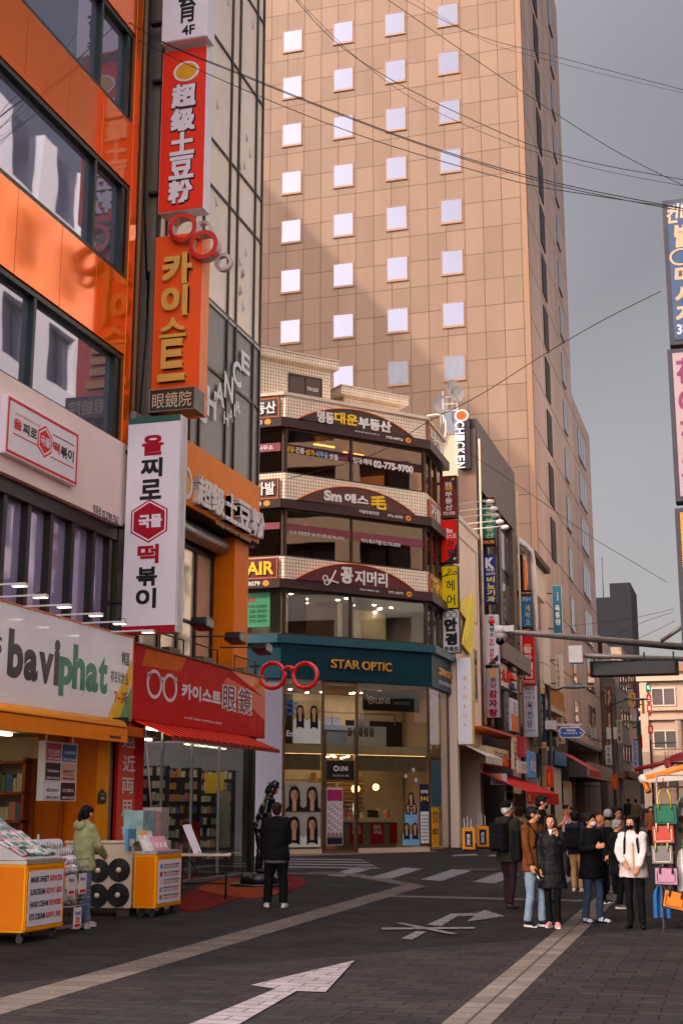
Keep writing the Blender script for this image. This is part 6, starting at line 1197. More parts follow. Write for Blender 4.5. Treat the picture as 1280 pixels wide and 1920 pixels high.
q = P(937,1190,y=A.y) - ga.o; ga.add('camera_dome', MB().ball(q + Vector((0,0,.0)), (.13,.13,.14), 14, 8).tube([q+Vector((0,0,.02)), q+Vector((0,0,.2))], [.14,.11], 12), M('dome_white', (222,214,208), .4)); ga.add('camera_lens', MB().ball(q + Vector((0,0,-.14)), .11, 12, 8), M('dome_black', (20,18,20), .1)); ga.add('camera_mount', MB().box(q.x+.1, (A-ga.o).x+.1, q.y-.05, q.y+.05, q.z+.06, q.z+.2), M('dome_white'))
br = P(1238,1203,z=5.75)-ga.o; e = P(1290,1168,y=P(1238,1203,z=5.75).y)-ga.o; ga.add('brace', MB().tube([br, e], .05, 8), GRY)
ga.add('post', MB().tube([(B2-ga.o)+Vector((0,0,1.5)), (B2-ga.o)-Vector((0,0,B2.z-gz(B2.x,B2.y)))], .14, 10), GRY)
A = P(1072,1229,z=5.2); B = P(1280,1236,z=5.2); B2 = A+(B-A)*1.6
gb2 = rod('board_gantry', 'horizontal steel tube carrying the dark message board and a white box at its end', 'gantry', A, B2, .06, GRY); c = P(1075,1228,z=5.2)-gb2.o; gb2.add('end_box', MB().box(c.x-.1, c.x+.22, c.y-.15, c.y+.1, c.z-.2, c.z+.2), M('dome_white'), bev=.01); gb2.add('post', MB().tube([(B2-gb2.o), (B2-gb2.o)-Vector((0,0,B2.z-gz(B2.x,B2.y)))], .12, 10), GRY)
Yb = P(1190,1233,z=5.2).y; t = blade('message_board', 'dark unlit message board slung under the steel tube', 'message board', 0, 1105, 1240, 1272, 1266, Y=Yb); x0, z0, x1, z1 = t.rect(1105,1240,1272,1265); t.add('case', MB().box(x0, x1, 0, .25, z0, z1), M('board_black', (30,24,24), .5), bev=.02); t.add('screen', MB().box(x0+.08, x1-.08, -.01, -.001, z0+.04, z1-.04), M('screen_off', (30,22,21), .3, brick=dict(w=.02, h=.02, m=.003, mc=(30,22,22)), axis='xz'))
b = MB(); [b.box(x-.02, x+.02, .05, .12, z1, z1+.18) for x in (x0+.1, x0+(x1-x0)*.4, x0+(x1-x0)*.62, x1-.1)]; t.add('hanger', b, DARK)
CAB = M('cable_black', (48,43,45), .6)
def cable(label, pts, y, r=.018, y2=None):
    n = len(pts); ws = [P(X, Y, y=y+(0 if y2 is None else (y2-y)*i/(n-1))) for i, (X, Y) in enumerate(pts)]
    fine = []
    for i in range(n-1):                           # Catmull-Rom
        p0 = ws[max(i-1,0)]; p1 = ws[i]; p2 = ws[i+1]; p3 = ws[min(i+2,n-1)]
        for k in range(6):
            u = k/6; fine.append(.5*((2*p1)+(p2-p0)*u+(2*p0-5*p1+4*p2-p3)*u*u+(3*p1-p0-3*p2+p3)*u**3))
    fine.append(ws[-1]); o = fine[0]; t = T('overhead_cable', label, 'cable', o, 0, 'overhead cables'); t.add('cable', MB().tube([q-o for q in fine], r*.72, 5), CAB)
SAME = 'thin black overhead cable sagging across the upper picture in the close bundle of three'
cable(SAME, [(170,-5), (300,75), (460,141), (640,213), (830,282), (1050,344), (1290,392)], 23, .013)
cable(SAME, [(174,-5), (304,78), (464,145), (644,217), (834,286), (1050,349), (1290,397)], 23, .012)
cable(SAME, [(60,-30), (280,85), (470,173), (700,262), (960,338), (1100,364), (1290,392)], 23.5, .012)
cable('thin cable running steeply from the top middle down to the right edge', [(530,-30), (620,70), (722,142), (870,217), (1050,290), (1290,338)], 26, .012)
cable('faint grey cable just under the steep one from the top middle', [(545,-15), (660,100), (780,188), (940,262), (1100,312), (1290,350)], 26.5, .008)
cable('cable crossing the hotel corner from the top centre to the blue hanging sign', [(700,-20), (860,90), (1030,205), (1160,286), (1290,352)], 28, .013)
cable('cable high in the sky at the upper right, dropping gently', [(725,-20), (880,60), (1045,106), (1290,170)], 30, .011)
cable('faint second cable high in the sky at the upper right', [(760,-15), (900,72), (1050,118), (1290,176)], 30.5, .007)
cable('cable rising from the tiled corner to the blue hanging sign at right', [(540,898), (700,852), (800,792), (900,740), (1020,664), (1130,600), (1238,546)], 30, .012, 25)
cable('thin cable slanting down past the hotel side to the amber hanging sign', [(880,850), (1000,930), (1110,1008), (1180,1050), (1250,1092)], 34, .010)
cable('faint cable over the dark far tower, uppermost of three', [(1060,1175), (1180,1160), (1262,1142)], 30, .007)
cable('faint cable over the dark far tower, middle of three', [(1150,1192), (1210,1165), (1262,1148)], 30, .007)
cable('faint cable over the dark far tower, lowest of three', [(1190,1200), (1230,1182), (1265,1164)], 30, .007)
# ================================================================== CARTS, RACKS AND OTHER STREET THINGS ON THE LEFT
CY = M('cart_yellow', (236,158,26), .45, var=.05); CO = M('cart_orange', (214,124,20), .45, var=.05); ALU = M('aluminium', (196,186,178), .4, .5)
def caster(t, x, y, z=-.14):
    w_ = MB().tube([(x-.02,y,z+.05), (x+.02,y,z+.05)], .05, 12).box(x-.03, x+.03, y-.03, y+.03, z+.08, -.002); t.add('caster', w_, M('caster_dark', (40,40,44), .4))
def cart(label, Xn, Yn, Xf, hgt, dpt, lines, sgn):
    n = G(Xn, Yn); yf = P(Xf, Yn-20, x=n.x).y; L_ = yf-n.y
    t = T('sale_cart', label, 'sale cart', (n.x, n.y, n.z+.14), 90)
    t.add('body', MB().box(0, L_, 0, dpt, 0, hgt), [CY], bev=.012); t.add('end_panel', MB().box(-.006, -.001, .03, dpt-.03, .03, hgt-.03), CO)
    t.add('rim', MB().frame(.02, L_-.02, .02, hgt-.02, .03, -.012, -.002), CY); t.add('tray', MB().box(-.01, L_+.01, -.01, dpt+.01, hgt+.002, hgt+.05), ALU)
    t.add('notice', MB().box(.07, L_-.06, -.016, -.003, .07, hgt-.09), WH)
    for x in (.1, L_-.1):
        for y in (.1, dpt-.1): caster(t, x, y)
    k = len(lines); top = hgt-.13; st = (top-.1)/k
    for i, (a, c) in enumerate(lines):
        z1 = top-st*i-st*.18; z0 = z1-st*.5
        if sgn:
            f = len(a)/(len(a)+len(c)+1.0); b = MB(); textgeo(b, a, .11, z0, .11+(L_-.23)*f, z1, -.02, .03); t.add('lettering', b, INK); b = MB(); textgeo(b, c, .11+(L_-.23)*(f+.04), z0, L_-.1, z1, -.02, .03); t.add('lettering', b, REDL)
        else:
            b = MB(); textgeo(b, a, .26, z0+st*.28, L_-.12, z1, -.02, .04); t.add('lettering', b, INK); b = MB(); textgeo(b, c, .26, z0-st*.1, L_-.16, z0+st*.18, -.02, .02); t.add('lettering', b, REDL)
            t.add('print', MB().box(.12, .2, -.02, -.0165, z0-st*.1, z1), M('small_%d' % i, [(90,140,190),(170,40,50),(220,200,190),(150,150,140),(170,90,90)][i], .5))
    return t, L_
k1, L1 = cart('yellow cart with price list, topped by slanted trays of mask sheets, nearest at left', 42, 1772, 116, .86, 1.6, [('MASK SHEET','KRW250'), ('SUNCREAM','KRW1.800'), ('HAND CREAM','KRW800'), ('EYE CREAM','KRW1.900')], True)
k2, L2 = cart('smaller yellow cart with picture price list beside the fan unit', 290, 1722, 338, .82, .38, [('krw 34.000','sale krw 21.900'), ('krw 22.000','sale krw 13.900'), ('24 GOLD EYE CREAM','sale krw 2.500'), ('PERFUME HAND CREAM SET','sale krw 4.500'), ('PERFUME HAND CREAM 30ML','sale krw 900')], False)
PKC = [('white and pink mask packet in the slanted tray of the nearest yellow cart', (232,214,216)), ('pale pink packet in the slanted tray of the nearest yellow cart', (222,170,186)), ('cream and gold packet in the slanted tray of the nearest yellow cart', (222,186,130)), ('pale blue packet in the slanted tray of the nearest yellow cart', (176,196,208)), ('dark green packet at the foot of the slanted tray', (46,70,56)), ('mint green packet in the slanted tray', (150,186,166)), ('lilac packet in the slanted tray of the nearest yellow cart', (190,176,206))]
PK = []
def packet_proto(lab, cc):
    t = T('mask_packet', lab, 'packet', (0,0,-50), 0, 'mask packets on the nearest yellow cart'); t.add('pouch', MB().box(-.062, .062, -.012, .012, 0, .2), M('pack_%d_%d_%d' % cc, cc, .35, var=.3, nscale=14), bev=.006); t.add('label', MB().box(-.045, .045, -.0165, -.0125, .03, .12), M('pack_label_%d' % (sum(cc) % 3), [(222,150,160),(236,228,226),(120,160,140)][sum(cc) % 3], .5, var=.35, nscale=22)); return t.e
for lab, cc in PKC: PK.append(packet_proto(lab, cc))
kt = k1.add('slanted_tray', MB().prism([(-.02,.03), (.0,.03), (.0,.05), (-.02,.05)], 0, .01), ALU)
used = [False]*len(PK)
def put(i, loc, rot):
    global used
    o = PK[i] if not used[i] else copy_tree(PK[i]); used[i] = True; o.location = loc; o.rotation_euler = rot
c0 = k1.o + Vector((0, 0, .86+.06))
kb = MB(); kb.add([(.02,.03,.93), (L1-.04,.03,.93), (L1-.04,1.3,1.55), (.02,1.3,1.55), (.02,1.3,.92), (L1-.04,1.3,.92), (.02,.03,.915), (L1-.04,.03,.915)], [(0,1,2,3), (0,3,4,6), (1,7,5,2), (2,5,4,3), (6,4,5,7), (0,6,7,1)]); k1.add('display_board', kb, M('board_clear', (196,188,184), .4))
for r in range(6):
    for c in range(8):
        s = r/5.0
        i = random.choice([0,0,0,1,1,2,3,6]) if r > 0 else random.choice([4,5,0,1])
        put(i, (c0.x - .07 - s*1.0 + random.uniform(-.02,.02), c0.y + .08 + c*.108 + random.uniform(-.015,.015), c0.z + .055 + s*.49), (R(random.uniform(-66,-56)), R(random.uniform(-6,6)), R(90+random.uniform(-10,10))))
for i, u in enumerate(used):
    if not u: put(i, (c0.x-.2, c0.y+.1+.1*i, c0.z+.16), (R(-60), 0, R(90)))
# packets on the small cart
PR = []
for j, (lab, cc) in enumerate((('gold boxed sheet standing in the small yellow cart', (206,160,90)), ('white boxed sheet standing in the small yellow cart', (226,220,218)), ('sky blue acrylic box on the small yellow cart', (96,150,190)), ('pink flowered pack at the front of the small yellow cart', (214,150,166)))):
    t = T('cosmetic_pack', lab, 'pack', (0,0,-50), 90, 'packs on the small yellow cart'); w_, h_ = [(.2,.3),(.17,.28),(.3,.34),(.16,.24)][j]; t.add('box', MB().box(-w_/2, w_/2, 0, .05, 0, h_), M('pk_%d_%d' % cc[:2], cc, .35, var=.2, nscale=12), bev=.005); t.add('label', MB().box(-w_*.3, w_*.3, -.006, -.001, h_*.2, h_*.55), M('pack_label_1', (236,228,226), .5)); PR.append(t.e)
first = [True]*4
for j, dx, dy, dz, tx, rz in ((2,-.5,.15,0,0,90), (0,-.22,.16,.03,-18,92), (0,-.25,.24,.03,-20,88), (0,-.28,.32,.03,-16,90), (1,-.3,.5,.03,-15,86), (1,-.36,.58,.03,-20,94), (1,-.16,.06,.0,-30,70), (3,-.1,.3,0,-24,88), (3,-.1,.46,0,-22,93), (3,-.1,.62,0,-24,85), (1,-.12,.17,0,-28,95)):
    o = PR[j] if first[j] else copy_tree(PR[j]); first[j] = False; o.location = k2.o + Vector((dx, dy, .875+dz)); o.rotation_euler = (R(tx), 0, R(rz))
CLEAR = glass('clear_plastic', (214,216,214), .16)
t = T('plastic_display', 'clear plastic display boxes wrapped in film standing on the grey block behind the small cart', 'display', k2.o + Vector((-.50,.95,.0)), 90); t.add('block', MB().box(-.35, .75, 0, .5, -.13, 1.0), M('block_grey', (176,166,160), .6), bev=.01); t.add('box', MB().box(-.3, .18, .05, .4, 1.002, 1.5), M('film_teal', (150,176,176), .15, var=.3, nscale=6)); t.add('box', MB().box(.2, .42, .05, .4, 1.002, 1.48), M('film_pink', (206,160,160), .15, var=.3, nscale=9)); t.add('box', MB().box(.44, .74, .05, .4, 1.002, 1.55), M('film_grey', (166,156,148), .15, var=.25, nscale=7))
# fan unit (outdoor air conditioner)
n = G(245, 1719); ac = T('outdoor_unit', 'beige air conditioner outdoor unit with four round black fans, on the pavement', 'air conditioner', (n.x, n.y, n.z), 8)
ACB = M('ac_beige', (206,186,168), .5, var=.06); ac.add('case', MB().box(-1.12, 0, 0, .5, .12, 1.12), ACB, bev=.02); ac.add('lid', MB().box(-1.14, .02, -.02, .52, 1.122, 1.16), ACB, bev=.01); ac.add('foot', MB().box(-1.0, -.8, .05, .45, 0, .118).box(-.25, -.05, .05, .45, 0, .118), M('ac_foot', (80,70,64), .6)); ac.add('side_panel', MB().box(.001, .006, .04, .46, .16, 1.08), M('ac_pale', (222,206,188), .5)); ac.add('sticker', MB().box(.007, .01, .1, .2, .72, .95), M('sticker_yellow', (226,190,110), .5))
for X, Y in ((184,1633), (223,1632), (182,1680), (221,1679)):
    c = ac.px(X, Y, -.01); f = ac.add('fan', MB().ring(c, .185, .001, -.012, -.003, 28), M('fan_black', (26,24,24), .35)); MB().ball((c[0], -.03, c[1]), (.045,.03,.045), 12, 7).build('hub', M('hub_cream', (216,196,176), .4), f); b = MB()
    for k in range(7): b.tube([(c[0]+r_*math.cos(2*math.pi*k/40), -.022, c[1]+r_*math.sin(2*math.pi*k/40)) for r_ in [.045+.022*k] for k in range(41)], .0035, 4, cap=False)
    for k in range(8): b.tube([(c[0]+.04*math.cos(k*math.pi/4), -.024, c[1]+.04*math.sin(k*math.pi/4)), (c[0]+.185*math.cos(k*math.pi/4), -.02, c[1]+.185*math.sin(k*math.pi/4))], .0035, 4)
    b.build('grille', M('grille_dark', (46,44,44), .3), f)
# wire basket stand with round packs
n = G(140, 1752); bs = T('basket_stand', 'wire basket stand of wrapped goods between the nearest yellow cart and the woman', 'basket stand', (n.x-.1, n.y+.1, n.z), 90); WIR = M('wire_silver', (190,184,180), .35, .7)
def basket(z, x0, x1, d, h):
    b = MB()
    for k in range(12): x = x0+(x1-x0)*k/11; b.tube([(x,0,z+h), (x,.03,z), (x,d-.03,z), (x,d,z+h)], .004, 4)
    for zz_ in (z, z+h*.5, z+h): b.tube([(x0,0,zz_), (x1,0,zz_), (x1,d,zz_), (x0,d,zz_), (x0,0,zz_)], .006, 4)
    bs.add('basket', b, WIR)
basket(.78, -.45, .45, .45, .22); basket(.36, -.2, .5, .45, .2); bs.add('post', MB().tube([(-.35,.4,.1), (-.35,.4,1.35)], .018, 6).tube([(.4,.4,.1), (.4,.4,1.0)], .018, 6), WIR); bs.add('base', MB().box(-.45, .5, .05, .09, .07, .1).box(-.45, .5, .4, .44, .07, .1), WIR)
for x in (-.4, .45):
    for y in (.07, .42): bs.add('caster', MB().ball((x,y,.035), .035, 8, 6), M('caster_dark'))
for k, (x, z, c, s) in enumerate(((-.12,.74,0,'')  , (.22,.74,0,''), (.1,.28,1,'250'))):
    bs.add('price_tag', MB().box(x-.11, x+.11, -.03, -.022, z-.22, z+.06), M('tag_white', (230,216,220), .5)); b = MB(); b.box(x-.08, x+.08, -.034, -.0305, z-.2, z-.16)
    if s: textgeo(b, s, x-.06, z-.2+.06, x+.06, z-.06, -.034, .03)
    bs.add('lettering', b, REDL); b = MB(); textgeo(b, 'Mask' if not s else 'Essential', x-.08, z-.04, x+.08, z+.02, -.034, .02); bs.add('lettering', b, M('ink_blue'))
pk0 = T('round_pack', 'round wrapped mask pack heaped in the wire baskets', 'pack', (0,0,-50), 0, 'round packs in the wire baskets'); pk0.add('pack', MB().ball((0,0,0), (.075,.075,.055), 12, 7), M('wrap_white', (226,220,226), .2, var=.35, nscale=16)); pk0.add('label', MB().tube([(0,0,.045), (0,0,.058)], .04, 10), M('wrap_pink', (214,166,150), .4)); usedp = False
for k in range(26):
    row = k // 9; lx = random.uniform(-.4,.4) if row < 2 else random.uniform(-.1,.42); ly = random.uniform(.08,.38); lz = (.86+.12*row) if row < 2 else .46
    o = copy_tree(pk0.e) if usedp else pk0.e; usedp = True; o.location = bs.o + Vector((-ly, lx, lz)); o.rotation_euler = (random.uniform(0,3), random.uniform(0,3), 0)
rl0 = T('mask_roll', 'row of rolled face masks on the upper wire of the basket stand', 'roll', bs.o + Vector((-.42,0,1.2)), 90, 'mask rolls on the basket stand'); b = MB(); [b.tube([(-.45+k*.075,0,0), (-.39+k*.075,0,0)], .08, 12) for k in range(10)]; rl0.add('roll', b, M('wrap_white')); c = copy_tree(rl0.e); c.location = bs.o + Vector((-.40,.35,1.08))
TP = [(220,110,40),(52,84,60),(214,206,196),(150,190,200)]
for j, cc in enumerate(TP):
    t = T('cream_tube', ['orange','dark green','white','pale blue'][j]+' capped tube standing in the lower wire basket', 'tube', (0,0,-50), 0, 'tubes in the lower basket'); t.add('tube', MB().tube([(0,0,0),(0,0,.14)], [.03,.036], 10), M('tube_%d' % cc[0], cc, .35)); t.add('cap', MB().tube([(0,0,-.03),(0,0,-.001)], .026, 10), M('cap_pale', (222,214,206), .4))
    for k in range(5): o = t.e if k == 0 else copy_tree(t.e); o.location = bs.o + Vector((-random.uniform(.06,.38), random.uniform(-.15,.45), .42)); o.rotation_euler = (random.uniform(-.4,.4), random.uniform(-.4,.4), 0)
# folding table
n = G(345, 1690); m = G(395, 1684); tb = T('folding_table', 'pale topped folding table with black legs outside the optician window', 'table', (n.x, n.y, n.z), 20); w2 = .82; tb.add('tabletop', MB().box(-.15, w2, 0, .6, .78, .82), M('table_cream', (206,186,166), .5), bev=.01)
for x in (-.08, w2-.08):
    for y in (.06, .54): tb.add('leg', MB().tube([(x,y,0), (x,y,.78)], .016, 6), BLACK)
tb.add('crossbar', MB().tube([(-.08,.06,.3), (w2-.08,.06,.3)], .012, 5).tube([(0,.3,.78), (.3,.3,.4), (w2-.1,.06,.5)], .012, 5), BLACK)
t = T('glasses_tray', 'heap of small dark spectacles lying on the folding table', 'spectacles', tb.o + tb.rot.inverted() @ Vector((.35,.3,.822)), 20); b = MB()
for k in range(16): x = random.uniform(-.35,.35); y = random.uniform(-.2,.2); b.ring((x,.02), .025, .017, y, y+.006, 10).ring((x+.06,.02), .025, .017, y, y+.006, 10)
t.add('frames', b, [M('frames_dark')]); t = T('display_stand', 'white slanted display card on the folding table', 'display card', tb.o + tb.rot.inverted() @ Vector((.05,.25,.822)), 0); t.add('card', MB().prism([(-.14,.5), (-.08,.52), (.16,0), (.1,0)], 0, .25), WH); t.add('foot', MB().box(-.1, .1, .0, .25, .0, .006), STEEL)
# poles leaning at the banner
t = T('awning_crank', 'thin pale pole leaning from the red sign beside the vertical banner', 'pole', P(284,1525,x=-11.0), 0); a = P(272,1362,x=-11.0)-t.o; t.add('pole', MB().tube([(0,0,0), a], .018, 6), M('pole_pale', (206,196,188), .4))
# big sale carts
for lab, X0, Y0, X1, Y1 in (('yellow sale bin full of leaflets, left of two by the cream shop', 866, 1553, 891, 1597), ('yellow sale bin full of leaflets, right of two by the cream shop', 893, 1550, 917, 1592)):
    n = G((X0+X1)/2, Y1); t = T('sale_bin', lab, 'sale bin', (n.x, n.y, n.z), 12, None); x0, z0, x1, z1 = t.rect(X0, Y0, X1, Y1); t.add('body', MB().box(x0, x1, 0, .5, .06, z1), CY, bev=.02); t.add('label', MB().box((x0+x1)/2-.12, (x0+x1)/2+.12, -.02, -.003, .15, z1-.1), M('promo_navy'))
    w_ = x1-x0; b = MB(); vs, fs = glyphs('BIG SALE', .04, 0.0); mx_ = max(q.x for q in vs); b.add([((x0+x1)/2-.05+q.y*.13, -.026, z1-.2-q.x/mx_*(z1-.4)) for q in vs], fs); t.add('lettering', b, WH); b = MB(); [b.box(x0+.06+k*.11, x0+.08+k*.11, .05, .45, z1+.002, z1+random.uniform(.25,.45)) for k in range(int(w_/.11)-0)]; t.add('leaflets', b, WH)
    t.add('foot', MB().box(x0+.03, x0+.1, .03, .47, 0, .058).box(x1-.1, x1-.03, .03, .47, 0, .058), BLACK)

# ================================================================== BAG STALL AT RIGHT
n = G(1262, 1748); sx = n.x; STX, STY = n.x, n.y
rk = T('bag_rack', 'steel rack with chrome feet carrying bags and clothes at the right edge', 'rack', (n.x, n.y, n.z), 0); RS = M('rack_steel', (150,136,124), .4, .6)
zt_ = rk.px(1243,1485)[1]; xa = rk.px(1237,1600)[0]; b = MB().tube([(xa,0,0), (xa,0,zt_+.25)], .016, 6).tube([(xa,.5,0), (xa,.5,zt_)], .016, 6).tube([(xa,0,zt_+.23), (1.3,0,zt_+.23)], .014, 6).tube([(xa,0,.32), (1.3,0,.32)], .014, 6).tube([(1.3,0,0), (1.3,0,zt_)], .016, 6); rk.add('frame', b, RS)
BLK = M('bag_trim', (24,22,24), .6)
for lab, cc, hc, X0, Y0, X1, Y1, tl, hv in (('green flat tote bag with yellow handles, top of the hanging bags', (44,90,72), (156,140,58), 1224,1508,1271,1547, -1, True), ('coral red flat tote bag with cream handles below the green bag', (158,72,60), (180,156,128), 1221,1547,1266,1583, -2, False), ('grey flat tote bag with yellow handles in the middle of the row', (112,106,100), (156,140,58), 1219,1584,1264,1622, -1, False), ('pink flat tote bag with dark handles below the grey bag', (164,124,142), (40,44,56), 1225,1626,1272,1661, 1, False), ('orange flat tote bag tilted at the bottom of the row', (178,112,46), (40,44,66), 1238,1670,1284,1706, 12, False)):
    yb_ = STY-.06; p = P(X0, Y0, y=yb_); q = P(X1, Y1, y=yb_); t = T('tote_bag', lab, 'bag', ((p.x+q.x)/2, yb_, q.z), 0); t.e.rotation_euler = (0, R(tl), 0); w_ = (q.x-p.x)/2; h_ = p.z-q.z
    t.add('body', MB().box(-w_+.012, w_-.012, -.02, .03, .012, h_-.012), M('bag_%d_%d' % cc[:2], cc, .6, var=.14, nscale=5, bump=.3, bscale=8), bev=.01); t.add('edging', MB().frame(-w_, w_, 0, h_, .014, -.024, .034), BLK, bev=.004); b = MB()
    for k in range(7): x = -w_+.05+(2*w_-.12)*k/6.5; b.box(x, x+.03, -.025, -.0205, .035, .042)
    for k in range(6):
        for sg in (-1, 1): zq_ = .05+(h_-.12)*k/5.5; b.box(sg*(w_-.045)-.004, sg*(w_-.045)+.004, -.025, -.0205, zq_, zq_+.025)
    t.add('stitching', b, BLK if cc[0] not in (158, 112) else M('stitch_pale', (226,206,196), .6)); hb = M('handle_%d' % hc[0], hc, .5)
    for sg in (-1, 1):
        x = sg*w_*.52
        if hv: t.add('handle', MB().tube([(x,-.03,h_-.07), (x*.98,-.03,h_+.1), (x*.55,-.03,h_+.2)], .013, 6), hb)
        else: t.add('handle', MB().tube([(x,-.03,h_-.09), (x,-.035,h_-.02), (x,-.02,h_+.02)], .013, 6), hb)
    if hv: t.add('hook', MB().tube([(-w_*.3,-.03,h_+.2), (0,-.03,h_+.26), (w_*.3,-.03,h_+.2)], .006, 5).tube([(0,-.03,h_+.26), (0,0,h_+.36)], .006, 5), BLK)
def garment(label, X0, Y0, X1, Y1, cc, y, hem=1.0):
    p = P(X0, Y0, y=y); q = P(X1, Y1, y=y); t = T('hanging_garment', label, 'garment', ((p.x+q.x)/2, y, q.z), 0); w_ = (q.x-p.x)/2; h_ = p.z-q.z; b = MB(); n = 15; vs = []
    for j in range(6):
        for i in range(n): u = i/(n-1); ww = w_*(.55+.45*min(1, (5-j)/1.5)) if j > 3 else w_; vs.append(((u*2-1)*ww, .035*math.sin(u*17+label.__len__()) , h_*j/5 - (.08*abs(u-.5) if j == 5 else 0)))
    b.add(vs, [(j*n+i, j*n+i+1, (j+1)*n+i+1, (j+1)*n+i) for j in range(5) for i in range(n-1)], 0, True); vs2 = [(x, y_+.05, z) for x, y_, z in vs]; b.add(vs2, [(j*n+i, j*n+i+1, (j+1)*n+i+1, (j+1)*n+i) for j in range(5) for i in range(n-1)], 0, True); t.add('cloth', b, M('garment_%d_%d' % cc[:2], cc, .85, var=.12, bump=.3, bscale=30)); t.add('hanger', MB().tube([(-w_*.5,.02,h_-.03), (0,.02,h_+.03), (w_*.5,.02,h_-.03)], .006, 5).tube([(0,.02,h_+.03), (0,.02,h_+.12)], .006, 5), STEEL); return t
t = garment('grey printed shirt hanging behind the tote bags at the stall', 1258, 1492, 1330, 1590, (120,112,104), STY+.12); b = MB()
for X, Y in ((1276,1510), (1277,1535), (1275,1556)): c = t.px(X, Y, -.05); b.prism(hexa(c[0], c[1], .04, .045), -.05, -.045)
t.add('print', b, BLK)
garment('white garment hanging at the right of the pink tote bag', 1266, 1590, 1300, 1684, (222,212,206), STY+.05); garment('blue denim trousers hanging low behind the orange tote bag', 1222, 1660, 1258, 1722, (44,84,126), STY+.25)
for k, (lab, cc, X0, Y0, X1, Y1, yy) in enumerate((('dark brown jacket hanging behind the pink tote bag on the rack', (60,46,40), 1240, 1600, 1300, 1690, .3), ('navy cardigan hanging between the green and coral bags on the rack', (40,46,64), 1246, 1520, 1310, 1620, .38), ('beige blouse hanging at the far side of the bag rack', (170,150,128), 1262, 1560, 1320, 1660, .2))): garment(lab, X0, Y0, X1, Y1, cc, STY+yy)
garment('pale green shirt on the stall behind the grey shirt', 1275, 1488, 1320, 1540, (206,196,186), STY+.5)
ca = T('stall_canopy', 'stall canopy of orange and maroon bars with cream cloth at the right edge', 'canopy', P(1205,1462,y=23.2), 0); o_ = ca.o
def cb(name, pts, y, r, mat):
    b = MB().tube([P(X, Y, y=yy)-o_ for (X, Y), yy in zip(pts, y)], r, 6); ca.add(name, b, mat)
OB = M('bar_orange', (232,138,20), .4); MB_ = M('bar_dark_maroon', (110,24,26), .4)
cb('bar', [(1207,1461), (1300,1432)], (23.2,23.0), .045, OB); cb('strut', [(1207,1464), (1216,1486)], (23.2,23.1), .05, OB); cb('bar', [(1190,1444), (1300,1416)], (24.6,24.4), .04, MB_); cb('strut', [(1251,1427), (1262,1452)], (24.2,24.0), .09, MB_); cb('bar', [(1232,1478), (1300,1475)], (23.0,23.0), .02, M('bar_tan', (190,130,70), .4))
b = MB(); b.add([P(X, Y, y=yy)-o_ for X, Y, yy in ((1205,1464,23.2), (1300,1440,23.0), (1300,1462,22.4), (1215,1468,22.6))], [(0,1,2,3)]); b.add([P(X, Y, y=yy)-o_ for X, Y, yy in ((1206,1450,24.5), (1255,1430,24.4), (1300,1440,23.2), (1210,1458,23.3))], [(0,1,2,3)]); ca.add('cloth', b, M('canopy_cream', (222,206,190), .7)); b = MB(); b.add([P(X, Y, y=yy)-o_ for X, Y, yy in ((1255,1418,24.4), (1300,1404,24.4), (1300,1424,23.4), (1258,1430,23.4))], [(0,1,2,3)]); ca.add('cloth', b, M('canopy_maroon', (110,24,26), .7)); cb('post', [(1270,1470), (1270,1760)], (23.6,23.6), .02, RS); ca.add('joint', MB().ball(P(1205,1461,y=23.2)-o_, .08, 8, 6), M('dome_white'))
# ================================================================== PEOPLE
SKIN = M('skin', (206,152,120), .5, var=.06, nscale=9); SKIN2 = M('skin_tan', (176,120,88), .5, var=.06, nscale=9); EYE_D = M('eye_dark', (28,20,18), .2); LIPM = M('lip', (170,84,78), .45); BROW = M('brow', (40,28,24), .7)
def cl(name, c=(0,0,0), rough=.85, b=.35, bs=14): return M('cloth_'+name, c, rough, var=.14, nscale=5, bump=b, bscale=bs)
HB = M('hair_black', (16,13,13), .62, var=.2, nscale=20, bump=.5, bscale=60); HBR = M('hair_brown', (40,25,20), .62, var=.2, nscale=20, bump=.5, bscale=60); HG = M('hair_grey', (150,142,138), .5, var=.2, nscale=20, bump=.5, bscale=60); HW = M('hair_white', (206,198,190), .5, var=.15, nscale=20, bump=.4, bscale=60); HBL = M('hair_blonde', (150,108,72), .62, var=.2, nscale=20, bump=.4, bscale=60)
JOBS = []; FOLD = bpy.data.textures.new('folds', 'CLOUDS'); FOLD.noise_scale = 0.13
def melt(name, mb, mat, parent, vox=.012, sm=6, fold=0.0, marks=None):
    o = mb.build(name, mat, parent, recalc=False); m = o.modifiers.new('r', 'REMESH'); m.mode = 'VOXEL'; m.voxel_size = vox; m.use_smooth_shade = True
    s = o.modifiers.new('s', 'SMOOTH'); s.factor = .5; s.iterations = sm
    if fold: d = o.modifiers.new('d', 'DISPLACE'); d.texture = FOLD; d.strength = fold; d.mid_level = .5; d.texture_coords = 'LOCAL'
    JOBS.append((o, marks)); return o
def ik(a, c, l1, l2, pole):
    d = c-a; L_ = min(d.length, (l1+l2)*.995); d = d.normalized(); k = (l1*l1-l2*l2+L_*L_)/(2*L_); h = math.sqrt(max(0, l1*l1-k*k)); p = pole-d*pole.dot(d)
    return a+d*k+p.normalized()*h, a+d*L_
